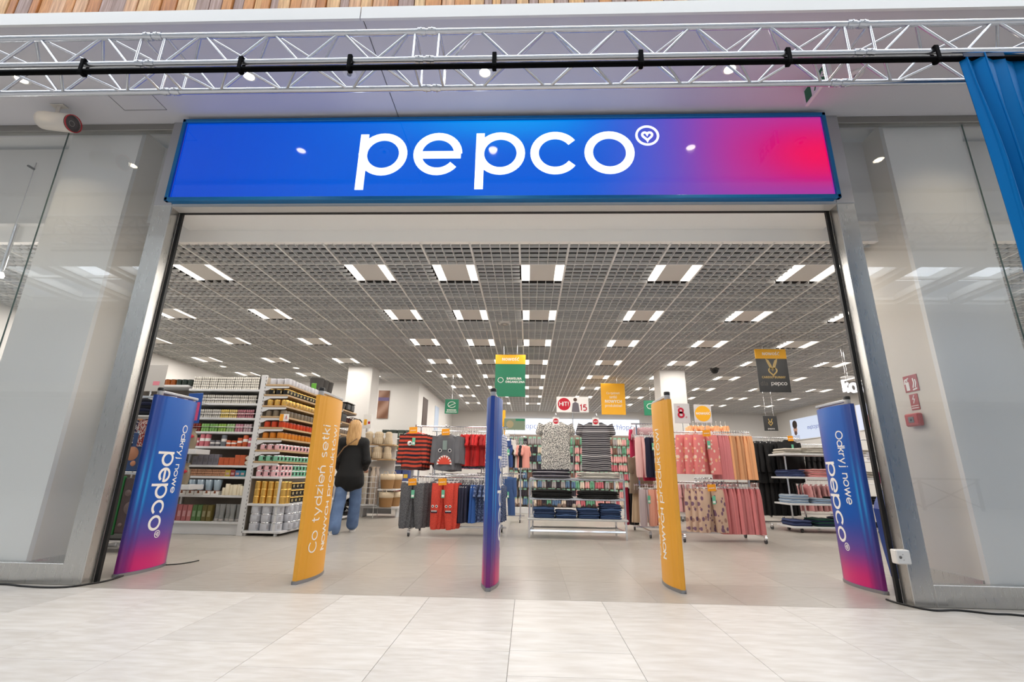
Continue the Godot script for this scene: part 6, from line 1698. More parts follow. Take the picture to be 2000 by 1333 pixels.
func middle_shop():
	var white := mat(Color(0.84, 0.84, 0.84), 0.45)
	# ---------- swimwear and beach rack beside the first blue banner ----------
	var rk := thing("display_rack", "chrome beach goods rack standing in the shadow of the steel door frame", "display rack", Vector3(-5.45, 0, -6.35))
	for s in [-1, 1]:
		mi("post", B.new(CHROME).rb(Vector3(s * 0.42, 1.05, -0.12), Vector3(0.03, 2.0, 0.03), 0.003).mesh(), rk)
		mi("foot_bar", B.new(CHROME).rb(Vector3(s * 0.42, 0.1, 0), Vector3(0.03, 0.03, 0.5), 0.003).mesh(), rk)
		for z in [-0.2, 0.2]: mi("caster", B.new(mat(Color(0.1, 0.1, 0.1), 0.4)).tube([Vector3(-0.015, 0.043, 0), Vector3(0.015, 0.043, 0)], 0.043, 14).mesh(), rk, Vector3(s * 0.42, 0, z))
	for y in [0.1, 0.95, 1.5, 2.0]: mi("rail", B.new(CHROME).rb(Vector3(0, y, -0.1), Vector3(0.9, 0.03, 0.03), 0.003).mesh(), rk)
	mi("tray", B.new(BLACK).rb(Vector3(0, 0.16, 0), Vector3(0.9, 0.03, 0.4), 0.004).mesh(), rk)
	var teal := mat(Color(0.1, 0.42, 0.5), 0.9)
	it("beach_towel", folded([teal, mat(Color(0.2, 0.55, 0.6), 0.9)], 0.26, 0.25, 4, 0.055), Vector3(-5.5, 1.72, -6.3), "folded teal beach towels at the top of the beach goods rack", "towel")
	it("beach_towel", folded([mat(Color(0.01, 0.03, 0.1), 0.9), mat(Color(0.03, 0.07, 0.2), 0.9)], 0.26, 0.25, 5, 0.05), Vector3(-5.22, 1.72, -6.3), "folded navy beach towels at the top of the beach goods rack", "towel")
	mi("shelf", B.new(white).rb(Vector3(0.08, 1.7, 0.03), Vector3(0.75, 0.02, 0.3), 0.003).mesh(), rk)
	var zb := pat("zebra", Color(0.12, 0.14, 0.26), Color(0.82, 0.8, 0.8), Color.WHITE, 7.0)
	var zr := pat("zebra", Color(0.7, 0.66, 0.64), Color(0.5, 0.12, 0.1), Color.WHITE, 6.0)
	garment("beach_dress", top_mesh(zb, 0.36, 0.36, 0.12, 0.0, 0.1, 1.1, 0.4, 0.3), Vector3(-5.42, 1.66, -6.22), 0.1, "navy and white wavy striped beach top on the beach goods rack", "beach top")
	garment("beach_dress", top_mesh(zr, 0.3, 0.36, 0.12, 0.0, 0.1, 1.1, 1.4, 0.3), Vector3(-5.14, 1.66, -6.22), -0.3, "white and red wavy striped beach top next to the navy one", "beach top")
	var cards := [["blue_pouch", Color("16264f"), Color("3f5f8f"), Vector3(-5.38, 1.2, -6.24), Vector3(0.22, 0.28, 0.05), "dark blue beach pouch on the middle rail of the beach goods rack"],
		["green_pouch", Color("0e2a26"), Color("1d4a3d"), Vector3(-5.5, 1.02, -6.22), Vector3(0.2, 0.5, 0.05), "dark green beach mat pouch beside the gasket of the door"],
		["picture_pack", Color("22406f"), Color("b0795a"), Vector3(-5.24, 0.98, -6.2), Vector3(0.3, 0.5, 0.05), "blue picture pack with a brown beach drawing on the rack"],
		["silver_pack", Color("8b98a2"), Color("c8d2d6"), Vector3(-5.15, 1.3, -6.21), Vector3(0.18, 0.22, 0.05), "silver and blue blister pack near the top of the lower rail"],
		["green_float", Color("1f6a34"), Color("d8d2c4"), Vector3(-5.4, 0.2, -6.2), Vector3(0.3, 0.72, 0.05), "bright green inflatable pack with white flowers at the foot of the rack"],
		["dark_float", Color("4a3a3a"), Color("6a5a58"), Vector3(-5.12, 0.22, -6.22), Vector3(0.26, 0.68, 0.05), "dull brown inflatable pack beside the green one"]]
	for c in cards:
		var p := thing(c[0], c[5], "pack", c[3])
		mi("card", B.new(mat(c[1], 0.5)).rb(Vector3(0, c[4].y / 2, 0), c[4], 0.01).mesh(), p)
		var pr := B.new(mat(c[2], 0.6))
		for e in [[-0.2, 0.72, 0.16], [0.05, 0.45, 0.3], [0.2, 0.2, 0.12], [-0.25, 0.15, 0.1]]:
			pr.lathe(Vector3(e[0] * c[4].x, e[1] * c[4].y, c[4].z / 2), [Vector2(e[2] * c[4].x, 0), Vector2(e[2] * c[4].x * 0.9, 0.008), Vector2(0.001, 0.01)], 18, Basis(Vector3.RIGHT, PI / 2))
		if c[0] == "green_float":
			pr.use(mat(Color(0.4, 0.3, 0.6), 0.6))
			for e in [[0.0, 0.5], [0.12, 0.46], [0.03, 0.4]]: pr.lathe(Vector3(e[0] * c[4].x, e[1] * c[4].y, c[4].z / 2 + 0.01), [Vector2(0.02, 0), Vector2(0.001, 0.004)], 10, Basis(Vector3.RIGHT, PI / 2))
		mi("printed_shapes", pr.mesh(), p).set_meta("kind", "stuff")
		mi("hang_tab", B.new(white).box(Vector3(0, c[4].y + 0.02, 0), Vector3(0.04, 0.05, 0.004)).mesh(), p)
	var pb := thing("price_board", "pale grey price board on a post above the beach goods rack", "price board", Vector3(-5.6, 0, -6.7))
	mi("board", B.new(mat(Color(0.72, 0.7, 0.68), 0.6)).rb(Vector3(0, 2.32, 0), Vector3(0.36, 0.4, 0.012), 0.003).mesh(), pb)
	mi("post", B.new(CHROME).tube([Vector3(0, 0.0, 0), Vector3(0, 2.14, 0)], 0.01, 8).rb(Vector3(0, 0.01, 0), Vector3(0.3, 0.02, 0.3), 0.004).mesh(), pb)
	mi("pink_print", B.new(mat(Color(0.85, 0.5, 0.55), 0.5)).box(Vector3(0.06, 2.24, 0.007), Vector3(0.1, 0.06, 0.002)).mesh(), pb)
	# ---------- knitted baskets and throws by the pillar ----------
	var kn := thing("knit_stand", "white stand with wooden shelves of knitted goods in front of the pillar", "display stand", Vector3(-3.6, 0, -11.5))
	mi("post", B.new(white).rb(Vector3(-0.37, 1.03, -0.1), Vector3(0.07, 2.06, 0.06), 0.004).mesh(), kn)
	mi("back_panel", B.new(white).box(Vector3(-0.02, 1.0, -0.3), Vector3(0.7, 1.9, 0.02)).mesh(), kn)
	for y in [1.64, 1.30]:
		mi("shelf", B.new(WOODSHELF).rb(Vector3(0.02, y, -0.08), Vector3(0.74, 0.03, 0.4), 0.003).mesh(), kn)
		mi("bracket", B.new(white).prism(PackedVector2Array([Vector2(-0.34, -0.07), Vector2(0.0, -0.035), Vector2(0.0, -0.015), Vector2(-0.34, -0.015)]), 0.1, 0.115, Transform3D(Basis(), Vector3(0, y, 0))).mesh(), kn)
	mi("base_shelf", B.new(white).rb(Vector3(0.16, 0.22, -0.06), Vector3(0.9, 0.04, 0.45), 0.004).rb(Vector3(-0.26, 0.1, -0.1), Vector3(0.04, 0.2, 0.3), 0.003).rb(Vector3(0.54, 0.1, -0.1), Vector3(0.04, 0.2, 0.3), 0.003).mesh(), kn)
	var kt := pat("check", Color(0.82, 0.76, 0.66), Color(0.66, 0.58, 0.46), Color.WHITE, 16.0)
	for i in 6:
		var r: float = [0.11, 0.13, 0.1][i % 3]
		var b := B.new(kt).loft(ovals([[r * 0.9, r * 0.85, 0], [r * 1.05, r, 0.05], [r * 0.95, r * 0.9, 0.13], [r * 0.75, r * 0.7, 0.18], [r * 0.9, r * 0.85, 0.24], [r * 0.6, r * 0.5, 0.29], [r * 0.2, r * 0.2, 0.3]], Vector3.ZERO, 20))
		it("knitted_bag", b.mesh(), Vector3(-3.86 + 0.24 * (i % 3), 1.657 if i < 3 else 1.317, -11.45), "cream knitted bag gathered at the neck, %s, %s shelf of the knit stand" % [["beside the post", "middle", "last"][i % 3], "upper" if i < 3 else "lower"], "bag")
	var wb := thing("wire_basket", "white wire basket of fringed throws under the knit stand", "wire basket", Vector3(-3.72, 0, -11.3))
	var wire := B.new(white)
	for y in [0.3, 0.42, 0.54, 0.66, 0.78, 0.9]:
		wire.tube([Vector3(-0.2, y, 0.17), Vector3(0.22, y, 0.17)], 0.006, 5).tube([Vector3(0.22, y, 0.17), Vector3(0.22, y, -0.15)], 0.006, 5).tube([Vector3(-0.2, y, 0.17), Vector3(-0.2, y, -0.15)], 0.006, 5)
	for x in [-0.2, -0.1, 0.01, 0.12, 0.22]: wire.tube([Vector3(x, 0.0 if absf(x) > 0.15 else 0.28, 0.17), Vector3(x, 0.95, 0.17)], 0.006, 5)
	mi("wires", wire.mesh(), wb).set_meta("kind", "stuff")
	mi("floor_grid", B.new(white).box(Vector3(0.01, 0.28, 0.01), Vector3(0.42, 0.01, 0.32)).tube([Vector3(-0.2, 0, -0.15), Vector3(-0.2, 0.3, -0.15)], 0.008, 6).tube([Vector3(0.22, 0, -0.15), Vector3(0.22, 0.3, -0.15)], 0.008, 6).mesh(), wb)
	for i in 5:
		var c: Color = [Color(0.6, 0.56, 0.52), Color(0.78, 0.74, 0.67), Color(0.46, 0.44, 0.43), Color(0.73, 0.67, 0.6), Color(0.66, 0.61, 0.57)][i]
		it("rolled_throw", B.new(mat(c, 0.95)).loft(ovals([[0.05, 0.05, 0], [0.06, 0.06, 0.1], [0.062, 0.06, 0.45], [0.055, 0.06, 0.7], [0.03, 0.04, 0.78], [0.065, 0.06, 0.84]], Vector3.ZERO, 14)).mesh(), Vector3(-3.86 + 0.08 * i, 0.29, -11.3 + 0.05 * (i % 2)), "%s throw rolled upright in the white wire basket" % ["warm grey", "cream", "charcoal", "sand", "taupe"][i], "throw")
	var wk := mat(Color(0.6, 0.45, 0.28), 0.8)
	var trim := mat(Color(0.82, 0.75, 0.64), 0.85)
	for i in 4:
		var p := thing("wicker_basket", "brown wicker basket with a cream cloth rim, %s pair" % ["front of the lower", "rear of the lower", "front of the upper", "rear of the upper"][i], "basket", Vector3(-3.28 + 0.1 * (i % 2), 0.24 if i < 2 else 0.64, -11.3 - 0.3 * (i % 2)))
		mi("body", basket(0.16, 0.22, wk), p)
		mi("cloth_rim", B.new(trim).loft(ovals([[0.158, 0.158, 0.2], [0.17, 0.17, 0.21], [0.168, 0.168, 0.33], [0.15, 0.15, 0.33]], Vector3.ZERO, 24)).mesh(), p)
		mi("handle", B.new(trim).tube([Vector3(-0.05, 0.3, 0.16), Vector3(-0.04, 0.38, 0.165), Vector3(0.04, 0.38, 0.165), Vector3(0.05, 0.3, 0.16)], 0.009, 6).mesh(), p)
	mi("basket_shelf", B.new(white).rb(Vector3(0.36, 0.62, 0.05), Vector3(0.42, 0.03, 0.6), 0.003).mesh(), kn)
	# ---------- toy shelves against the side wall ----------
	var ts := thing("toy_shelf", "white wall shelves with toy boxes between the knit stand and the striped tops", "shelf unit", Vector3(-3.85, 0, -14.05))
	mi("back_panel", B.new(white).box(Vector3(0, 1.1, -0.15), Vector3(1.0, 2.2, 0.02)).mesh(), ts)
	for y in [0.3, 0.75, 1.2, 1.62, 1.95]: mi("shelf", B.new(white).rb(Vector3(0, y, 0.05), Vector3(1.0, 0.03, 0.4), 0.003).mesh(), ts)
	for s in [-1, 1]: mi("upright", B.new(white).rb(Vector3(s * 0.5, 1.1, -0.1), Vector3(0.03, 2.2, 0.06), 0.003).mesh(), ts)
	var tc := [[1.965, "1f2a22", "8f9a88", 0.24], [1.635, "33502f", "b7a640", 0.16], [1.215, "2b2436", "55406a", 0.22], [0.765, "1f2f6a", "d9b23a", 0.3], [0.315, "7a1f24", "c05a4a", 0.24]]
	for r in tc.size():
		for i in 4: it("toy_box", carton(Color(tc[r][1]).lightened(0.05 * i), Vector3(0.2, tc[r][3], 0.2), Color(tc[r][2])), Vector3(-4.2 + 0.23 * i, tc[r][0], -13.95), "%s toy box, %s from the pillar on the toy wall's %s shelf" % [["dark green", "leaf green", "purple", "blue and yellow", "red"][r], ORD[i], ["top", "second", "third", "fourth", "lowest"][r]], "toy box", "toy boxes, row %d" % (r + 1))
	var po := thing("wall_poster", "tall brown photo poster on the white wall beside the pillar", "poster", Vector3(-4.45, 3.0, -14.2))
	mi("print", B.new(tmat(tex(32, 64, func(u: float, v: float) -> Color: return Color(0.42, 0.27, 0.18).lerp(Color(0.6, 0.47, 0.4), 0.5 + 0.5 * sin(v * 9 + u * 4)).lerp(Color(0.35, 0.3, 0.45), 1.0 if v > 0.25 and v < 0.38 else 0.0)), 0.6)).rb(Vector3.ZERO, Vector3(0.34, 0.86, 0.02), 0.002).mesh(), po)
	for d in [[-3.372, 2.9, -15.2, "narrow dark photo poster on the side wall above the toy shelves", "4a3a34"], [-3.372, 2.9, -17.2, "pale blue lit photo poster on the side wall deeper in the shop", "b9c8dd"]]:
		it("wall_poster", B.new(mat(Color(d[4]), 0.6)).rb(Vector3.ZERO, Vector3(0.02, 0.9, 0.7), 0.003).mesh(), Vector3(d[0], d[1], d[2]), d[3], "poster")
	# ---------- wall of hanging socks and small clothes ----------
	var sw := thing("pegboard_gondola", "pegboard wall of hanging socks behind the T-shirt table", "display wall", Vector3(1.23, 0, -13.6))
	mi("board", B.new(mat(Color(0.58, 0.52, 0.48), 0.8)).rb(Vector3(0, 1.05, 0), Vector3(3.6, 2.1, 0.05), 0.004).mesh(), sw)
	for x in [-1.78, -0.6, 0.6, 1.78]: mi("post", B.new(white).rb(Vector3(x, 1.07, 0.03), Vector3(0.04, 2.14, 0.05), 0.004).mesh(), sw)
	mi("base", B.new(white).rb(Vector3(0, 0.08, 0.15), Vector3(3.6, 0.16, 0.36), 0.006).mesh(), sw)
	var cc := [["pink", Color(0.86, 0.63, 0.62)], ["grey", Color(0.62, 0.6, 0.6)], ["green", Color(0.4, 0.62, 0.5)], ["dark", Color(0.2, 0.18, 0.22)], ["cream", Color(0.85, 0.79, 0.72)], ["brown", Color(0.46, 0.35, 0.3)], ["rose", Color(0.74, 0.4, 0.44)], ["blue", Color(0.36, 0.46, 0.58)]]
	var packs := []
	for c in cc:
		var m := mat(c[1], 0.9)
		var b := B.new(mat(Color(0.56, 0.76, 0.66), 0.5)).rb(Vector3(0, -0.025, 0), Vector3(0.085, 0.055, 0.012), 0.002)
		b.use(m)
		for s in [-1, 1]: b.loft(ovals([[0.026, 0.022, -0.045, s * 0.029, 0], [0.03, 0.028, -0.1, s * 0.03, 0], [0.033, 0.034, -0.16, s * 0.031, 0.012], [0.03, 0.03, -0.2, s * 0.034, 0.022], [0.008, 0.01, -0.22, s * 0.034, 0.022]], Vector3.ZERO, 10))
		b.use(CHROME).tube([Vector3(0, 0.0, -0.12), Vector3(0, 0.0, 0.02)], 0.004, 5)
		packs.append(b.mesh())
	for r in 8:
		for i in 27:
			var right := i > 13
			var k: int = [0, 4, 0, 6, 2, 0, 1, 5][rng.randi() % 8] if right else [3, 1, 5, 2, 4, 3, 1, 7][rng.randi() % 8]
			it("sock_pack", packs[k], Vector3(-0.47 + 0.131 * i + rng.randf_range(-0.015, 0.015), 2.03 - 0.23 * r + rng.randf_range(-0.01, 0.01), -13.44), "%s sock pack on the pegboard, %s row from the top, %s from the left" % [cc[k][0], ORD[r], ORD[i]], "socks", "%s sock packs on the pegboard" % cc[k][0], rng.randf_range(-0.3, 0.3))
	# toy animals and slippers low on the same wall, near the table
	for i in 8: it("slippers", B.new(mat([Color(0.45, 0.38, 0.34), Color(0.6, 0.55, 0.5), Color(0.2, 0.15, 0.13)][i % 3], 0.9)).loft(ovals([[0.05, 0.09, 0], [0.06, 0.11, 0.03], [0.055, 0.1, 0.07], [0.03, 0.05, 0.1]], Vector3.ZERO, 14)).loft(ovals([[0.05, 0.09, 0], [0.06, 0.11, 0.03], [0.055, 0.1, 0.07], [0.03, 0.05, 0.1]], Vector3(0.13, 0, 0), 14)).mesh(), Vector3(-0.35 + 0.4 * i, 0.165, -13.4), "pair of %s slippers under the pegboard wall, %s from the left" % [["taupe", "pale grey", "dark brown"][i % 3], ORD[i]], "slippers", "%s slippers" % ["taupe", "pale grey", "dark brown"][i % 3])
	# ---------- tables of folded clothes beside the black clothes ----------
	var tbl := thing("shelf_table", "white three-tier shelf table on casters beside the last banner", "shelf table", Vector3(6.15, 0, -10.3))
	for y in [1.5, 1.04, 0.53, 0.1]:
		mi("shelf", B.new(white).rb(Vector3(0, y, 0), Vector3(1.9, 0.035, 0.62), 0.005).mesh(), tbl)
	for x in [-0.75, 0.75]:
		mi("post", B.new(CHROME).rb(Vector3(x, 0.8, -0.05), Vector3(0.035, 1.42, 0.035), 0.003).mesh(), tbl)
		for z in [-0.24, 0.24]: mi("caster", B.new(mat(Color(0.2, 0.2, 0.2), 0.4)).tube([Vector3(-0.015, 0.04, 0), Vector3(0.015, 0.04, 0)], 0.04, 14).rb(Vector3(0, 0.075, 0), Vector3(0.04, 0.03, 0.04), 0.005).mesh(), tbl, Vector3(x, 0, z))
	var piles := [["grey and cream", [Color(0.62, 0.6, 0.56), Color(0.78, 0.75, 0.7)]], ["pink", [Color(0.82, 0.52, 0.52), Color(0.86, 0.64, 0.62)]], ["light blue", [Color(0.55, 0.64, 0.74), Color(0.68, 0.73, 0.78)]], ["black", [Color(0.02, 0.02, 0.025)]], ["dark green", [Color(0.08, 0.27, 0.23), Color(0.12, 0.16, 0.28)]], ["brick red", [Color(0.68, 0.3, 0.24), Color(0.42, 0.36, 0.36)]], ["navy", [Color(0.14, 0.18, 0.33), Color(0.25, 0.3, 0.46)]]]
	var lay := [[0, 0, 3, 0], [6, 1, 5, 0], [2, 2, 3, 3], [6, 4, 4, 3]]
	for t in 4:
		for i in 4:
			var d: Array = piles[lay[t][i]]
			var ms := []
			for c in d[1]: ms.append(mat(c, 0.9))
			it("folded_clothes", folded(ms, 0.4, 0.5, 4 + (i + t) % 3, 0.028), Vector3(5.44 + 0.46 * i, [1.518, 1.058, 0.548, 0.118][t], -10.3), "folded %s clothes, %s pile from the jackets, %s tier of the table" % [d[0], ORD[i], ["top", "second", "third", "bottom"][t]], "folded clothes")
	var wt := thing("bin_shelf", "white shelf of towels and small boxes beyond the last banner", "shelf unit", Vector3(7.0, 0, -9.0))
	for y in [0.5, 0.95, 1.35]: mi("shelf", B.new(white).rb(Vector3(0, y, 0), Vector3(1.5, 0.03, 0.6), 0.004).mesh(), wt)
	for x in [-0.72, 0.72]: mi("upright", B.new(white).rb(Vector3(x, 0.9, -0.28), Vector3(0.04, 1.8, 0.04), 0.004).mesh(), wt)
	mi("back_rail", B.new(CHROME).tube([Vector3(-0.72, 1.75, -0.28), Vector3(0.72, 1.75, -0.28)], 0.012, 8).mesh(), wt)
	for i in 3:
		it("towel_pile", folded([mat(Color(0.72, 0.72, 0.74), 0.95)], 0.44, 0.45, 6, 0.03), Vector3(6.5 + 0.48 * i, 1.366, -8.98), "pile of white towels, %s on the shelf beyond the last banner" % ["nearest the banner", "in the middle", "at the far end"][i], "towels")
		it("bright_carton", carton([Color("a8456a"), Color("b89a3c"), Color("6a4f9a")][i], Vector3(0.2, 0.2, 0.2), Color(0.85, 0.6, 0.5)), Vector3(6.48 + 0.3 * i, 0.966, -8.98), "%s carton under the white towels" % ["pink", "mustard", "violet"][i], "carton")
		it("cushion_pile", folded([mat([Color(0.5, 0.2, 0.16), Color(0.4, 0.5, 0.45), Color(0.6, 0.56, 0.5)][i], 0.9)], 0.4, 0.45, 4, 0.05), Vector3(6.5 + 0.45 * i, 0.516, -8.98), "pile of %s cushion covers on the lowest shelf beyond the banner" % ["rust", "sage", "beige"][i], "cushion covers")

func hung(called: String, label: String, c: Vector3, w: float, h: float, wires: Array, m: Material, band: Material = null) -> Node3D:
	var s := thing(called, label, "hanging sign", c)
	mi("panel", B.new(m).rb(Vector3.ZERO, Vector3(w, h, 0.012), 0.002).mesh(), s)
	if band: mi("top_band", B.new(band).rb(Vector3(0, h / 2 - 0.1, 0.001), Vector3(w + 0.004, 0.2, 0.014), 0.002).mesh(), s)
	for x in wires: mi("wire", B.new(CHROME).tube([Vector3(x, h / 2, 0), Vector3(x, CH - c.y + 0.04, 0)], 0.004, 5).mesh(), s)
	return s
func hanging_signs():
	var yel := mat(Color(0.96, 0.70, 0.1), 0.5)
	var grn := mat(Color(0.04, 0.46, 0.32), 0.5)
	var blk := mat(Color(0.17, 0.17, 0.17), 0.4)
	var gld := mat(Color(0.76, 0.64, 0.36), 0.4)
	var red := mat(Color(0.72, 0.05, 0.2), 0.5)
	var s := hung("cotton_sign", "green hanging sign with a yellow band about organic cotton above the middle banner", Vector3(-0.385, 3.0, -9.6), 0.63, 0.89, [-0.14, 0.14], grn, yel)
	print_text("band_lettering", s, "NOWOŚĆ", 0.36, Vector3(0, 0.345, 0.009), PRINTW)
	print_text("lettering", s, "BAWEŁNA", 0.31, Vector3(0.08, -0.065, 0.007), PRINTW)
	print_text("lettering", s, "ORGANICZNA", 0.4, Vector3(0.1, -0.135, 0.007), PRINTW)
	mi("cotton_mark", B.new(PRINTW).strokes([arc(-0.2, -0.1, 0.055, -40, 220, 16), ln([-0.24, -0.135, -0.2, -0.155, -0.16, -0.135])], 0.01, 0.002, flat(Vector3(0, 0, 0.006))).mesh(), s)
	s = hung("weekly_sign", "plain yellow hanging sign with white lettering above the T-shirt table", Vector3(2.345, 3.06, -13.0), 0.66, 0.87, [0.12], yel)
	var row := [["Co tydzień", 0.36, 0.16, false], ["setki", 0.2, 0.05, false], ["NOWYCH", 0.46, -0.07, true], ["produktów!", 0.46, -0.19, false]]
	for r in row: print_text("lettering", s, r[0], r[1], Vector3(0, r[2], 0.007), PRINTW, r[3])
	s = hung("sport_sign", "black hanging sign with a gold rabbit heart and a yellow band", Vector3(4.88, 3.1, -9.34), 0.61, 0.88, [-0.15, 0.2], blk, yel)
	print_text("band_lettering", s, "NOWOŚĆ", 0.34, Vector3(0, 0.34, 0.009), PRINTW)
	print_text("lettering", s, "CARDIO BUNNY", 0.46, Vector3(0, -0.14, 0.007), gld)
	print_text("lettering", s, "dla", 0.14, Vector3(-0.2, -0.27, 0.007), mat(Color(0.35, 0.33, 0.3), 0.5), false)
	words("lettering", s, "pepco", 0.3, Vector3(0.09, -0.27, 0.007), PRINTW, 0.2)
	mi("rabbit_mark", B.new(gld).strokes([ln([-0.03, 0.03, -0.09, 0.18, -0.1, 0.22, -0.07, 0.2, -0.03, 0.11, -0.01, 0.04]), ln([0.03, 0.03, 0.09, 0.18, 0.1, 0.22, 0.07, 0.2, 0.03, 0.11, 0.01, 0.04]), put([heart()[1]], 0.16, 0, -0.02)[0]], 0.026, 0.002, flat(Vector3(0, 0, 0.006))).mesh(), s)
	s = hung("eco_sign", "small green square sign above the children's rack", Vector3(-2.14, 2.8, -13.0), 0.38, 0.4, [0.0], grn)
	mi("leaf_mark", B.new(PRINTW).strokes([arc(0, 0.05, 0.11, 20, 340, 16, 0.08), ln([-0.1, 0.0, 0.08, 0.08])], 0.012, 0.002, flat(Vector3(0, 0, 0.006))).mesh(), s)
	print_text("lettering", s, "BAWEŁNA", 0.26, Vector3(0, -0.1, 0.007), PRINTW)
	print_text("lettering", s, "ORGANICZNA", 0.3, Vector3(0, -0.155, 0.007), PRINTW)
	s = hung("eco_sign", "green sign half hidden behind the second yellow banner's top", Vector3(3.62, 2.96, -14.0), 0.4, 0.44, [0.0], grn)
	mi("leaf_mark", B.new(PRINTW).strokes([arc(0, 0.05, 0.11, 20, 340, 16, 0.08)], 0.012, 0.002, flat(Vector3(0, 0, 0.006))).mesh(), s)
	s = hung("yellow_sign", "yellow sign deep in the shop just beside the middle banner", Vector3(-0.74, 2.3, -12.9), 0.22, 0.8, [0.0], yel)
	s = hung("sport_sign", "small black sign with a gold mark far behind the black jackets", Vector3(7.55, 2.66, -15.0), 0.42, 0.46, [-0.12, 0.12], blk)
	mi("rabbit_mark", B.new(gld).strokes([put([heart()[1]], 0.12, 0, 0)[0], ln([-0.02, 0.05, -0.06, 0.14]), ln([0.02, 0.05, 0.06, 0.14])], 0.02, 0.002, flat(Vector3(0, 0, 0.006))).mesh(), s)
	words("lettering", s, "pepco", 0.2, Vector3(0, -0.17, 0.007), PRINTW, 0.2)
	s = thing("picture_card", "pale green picture card about cotton above the dungarees", "sign", Vector3(-0.37, 2.31, -12.8))
	mi("card", B.new(mat(Color(0.45, 0.5, 0.42), 0.6)).rb(Vector3.ZERO, Vector3(0.57, 0.31, 0.012), 0.002).mesh(), s)
	mi("green_band", B.new(grn).box(Vector3(0.15, 0.12, 0.007), Vector3(0.25, 0.06, 0.002)).mesh(), s)
	mi("oval_print", B.new(mat(Color(0.6, 0.55, 0.42), 0.6)).disc(Vector3(-0.13, 0, 0.006), 0.1, 0.002).mesh(), s)
	mi("post", B.new(CHROME).tube([Vector3(0, -0.15, -0.01), Vector3(0, -2.31, -0.01)], 0.008, 6).mesh(), s)
	s = thing("price_sign", "white price sign with a magenta 8 on a post over the pink rack", "sign", Vector3(2.81, 2.14, -8.7))
	mi("panel", B.new(mat(Color(0.78, 0.77, 0.77), 0.5)).rb(Vector3.ZERO, Vector3(0.28, 0.36, 0.012), 0.002).mesh(), s)
	words("figure", s, "8", 0.1, Vector3(-0.02, -0.01, 0.007), red, 0.3)
	print_text("small_print", s, "od", 0.045, Vector3(-0.06, 0.12, 0.007), red, false)
	print_text("small_print", s, "zł", 0.03, Vector3(0.07, -0.07, 0.007), red, false)
	mi("post", B.new(CHROME).tube([Vector3(0, -0.18, -0.01), Vector3(0, -0.36, -0.01)], 0.007, 6).mesh(), s)
	s = thing("new_sign", "white square sign with a round yellow disc over the coral leggings", "sign", Vector3(3.185, 2.14, -8.7))
	mi("panel", B.new(mat(Color(0.82, 0.8, 0.79), 0.5)).rb(Vector3.ZERO, Vector3(0.31, 0.33, 0.012), 0.002).mesh(), s)
	mi("disc", B.new(yel).disc(Vector3(0, 0, 0.006), 0.142, 0.002, 40).mesh(), s)
	print_text("lettering", s, "NOWOŚĆ", 0.25, Vector3(0, 0.0, 0.009), PRINTW)
	mi("post", B.new(CHROME).tube([Vector3(0.02, -0.16, -0.01), Vector3(0.02, -0.36, -0.01)], 0.007, 6).mesh(), s)
	s = thing("promo_card", "white card with an orange and red print on the knit stand", "sign", Vector3(-3.95, 2.2, -11.45))
	mi("card", B.new(PRINTW).rb(Vector3.ZERO, Vector3(0.2, 0.34, 0.008), 0.002).mesh(), s)
	mi("orange_print", B.new(yel).box(Vector3(-0.04, -0.02, 0.005), Vector3(0.07, 0.14, 0.002)).use(red).box(Vector3(0.05, -0.03, 0.005), Vector3(0.05, 0.06, 0.002)).mesh(), s)
	mi("clip", B.new(CHROME).box(Vector3(0, -0.2, -0.01), Vector3(0.02, 0.1, 0.01)).mesh(), s)
	# glowing cash desk letters
	s = thing("cash_desk_sign", "glowing white lettering over the cash desk, cut off by the door frame", "sign", Vector3(6.28, 2.69, -9.5))
	var lm := glow(Color(0.98, 0.98, 1.0), 1.0)
	mi("letter", B.new(lm).strokes(put(line_of("kasa", 0.32)[0], 0.165, 0.03, 0.02), 0.042, 0.05, flat(Vector3.ZERO, Basis(Vector3(0.76, 0, 0), Vector3.UP, Vector3(0, 0, 1)))).mesh(), s)
	for x in [0.1, 0.6]: mi("wire", B.new(CHROME).tube([Vector3(x, 0.2, 0.02), Vector3(x, CH - 2.69, 0.02)], 0.004, 5).mesh(), s)
	var dl := thing("pendant_disc", "flat round white pendant above the cash desk lettering", "lamp", Vector3(6.5, 3.02, -9.6))
	mi("disc", B.new(WHITE).lathe(Vector3.ZERO, [Vector2(0.001, 0), Vector2(0.12, 0), Vector2(0.13, 0.015), Vector2(0.001, 0.03)], 24).mesh(), dl)
	mi("rod", B.new(CHROME).tube([Vector3(0, 0.03, 0), Vector3(0, CH - 3.02, 0)], 0.006, 6).mesh(), dl)
	# back-lit posters
	s = thing("lightbox", "long back-lit white banner with pale blue lettering along the back wall", "light box", Vector3(1.9, 3.03, -20.86))
	mi("panel", B.new(glow(Color(0.9, 0.94, 1.0), 1.1)).rb(Vector3.ZERO, Vector3(5.9, 0.66, 0.06), 0.01).mesh(), s)
	var pale := mat(Color(0.35, 0.42, 0.75), 0.5)
	for x in [-1.9, 2.3]: print_text("lettering", s, "chłopcy", 1.0, Vector3(x, 0.0, 0.033), pale, false)
	for x in [-0.6, 1.1]: mi("joint", B.new(mat(Color(0.5, 0.5, 0.52), 0.5)).box(Vector3(x, 0, 0.031), Vector3(0.03, 0.66, 0.004)).mesh(), s)
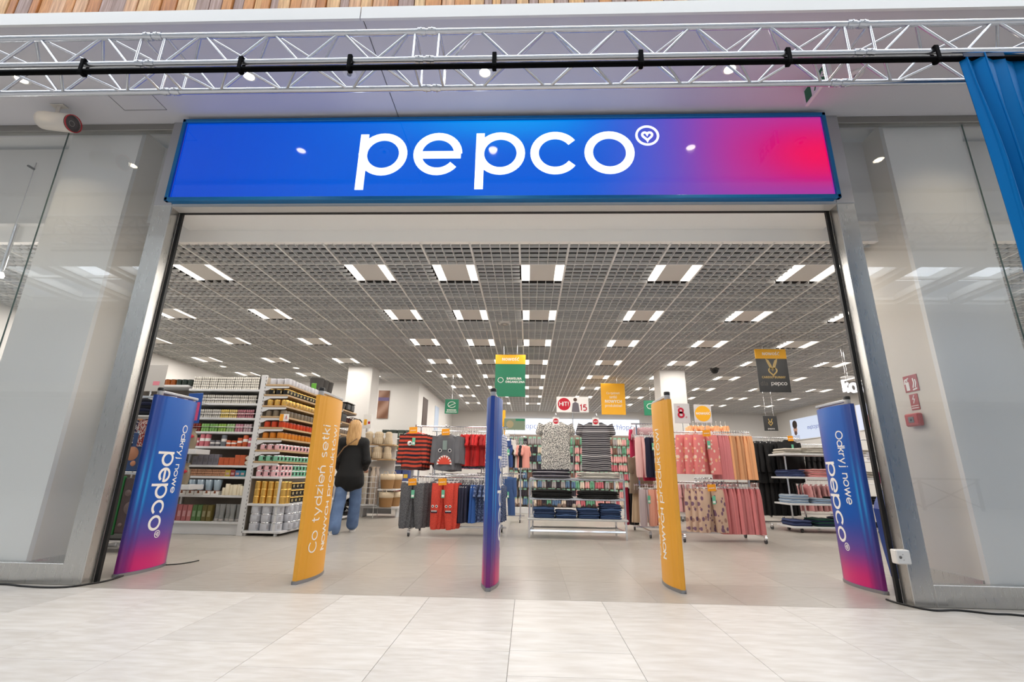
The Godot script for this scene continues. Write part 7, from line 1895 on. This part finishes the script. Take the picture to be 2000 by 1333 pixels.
	var man := tex(192, 64, func(u: float, v: float) -> Color:
		var c := Color(0.86, 0.9, 0.98)
		var p := Vector2(u * 3.0 - 0.32, v)
		if Vector2(p.x / 0.13, (p.y - 0.5) / 0.24).length() < 1: c = Color(0.72, 0.55, 0.47)
		if Vector2(p.x / 0.17, (p.y - 0.26) / 0.2).length() < 1: c = Color(0.2, 0.16, 0.14)
		if Vector2(p.x / 0.1, (p.y - 0.68) / 0.1).length() < 1: c = Color(0.35, 0.25, 0.22)
		if p.y > 0.8 and absf(p.x) < 0.25: c = Color(0.75, 0.78, 0.85)
		return c)
	var pm := tmat(man, 0.3, {"emission_enabled": true, "emission_texture": man, "emission_operator": BaseMaterial3D.EMISSION_OP_MULTIPLY, "emission": Color(1, 1, 1), "emission_energy_multiplier": 0.85, "albedo_color": Color(0.4, 0.4, 0.4)})
	s = thing("lit_poster", "back-lit poster with a dark-haired man on the side wall above the tables", "light box", Vector3(10.7, 2.9, -18.2))
	var pb := B.new(pm)
	pb.q(Vector3(0, -0.4, -1.5), Vector3(0, -0.4, 1.5), Vector3(0, 0.4, 1.5), Vector3(0, 0.4, -1.5), Vector3(-1, 0, 0))
	mi("print", pb.mesh(), s)
	mi("frame", B.new(WHITE).box(Vector3(0.02, 0, 0), Vector3(0.03, 0.84, 3.04)).mesh(), s)
	print_text("lettering", s, "mężczyzna", 0.85, Vector3(-0.006, 0.0, 0.1), pale, false, -PI / 2)
	var pink := tex(64, 64, func(u: float, v: float) -> Color:
		var c := Color(0.9, 0.92, 1.0)
		if Vector2((u - 0.55) / 0.4, (v - 0.7) / 0.3).length() < 1: c = Color(0.86, 0.62, 0.6)
		if Vector2((u - 0.75) / 0.2, (v - 0.6) / 0.25).length() < 1: c = Color(0.93, 0.8, 0.8)
		return c)
	var pm2 := tmat(pink, 0.3, {"emission_enabled": true, "emission_texture": pink, "emission_operator": BaseMaterial3D.EMISSION_OP_MULTIPLY, "emission": Color(1, 1, 1), "emission_energy_multiplier": 0.85, "albedo_color": Color(0.4, 0.4, 0.4)})
	s = thing("lit_poster", "back-lit pink poster on the side wall beside the door frame", "light box", Vector3(10.7, 2.95, -14.9))
	var pb2 := B.new(pm2)
	pb2.q(Vector3(0, -0.4, -0.8), Vector3(0, -0.4, 0.8), Vector3(0, 0.4, 0.8), Vector3(0, 0.4, -0.8), Vector3(-1, 0, 0))
	mi("print", pb2.mesh(), s)
	mi("frame", B.new(WHITE).box(Vector3(0.02, 0, 0), Vector3(0.03, 0.84, 1.64)).mesh(), s)
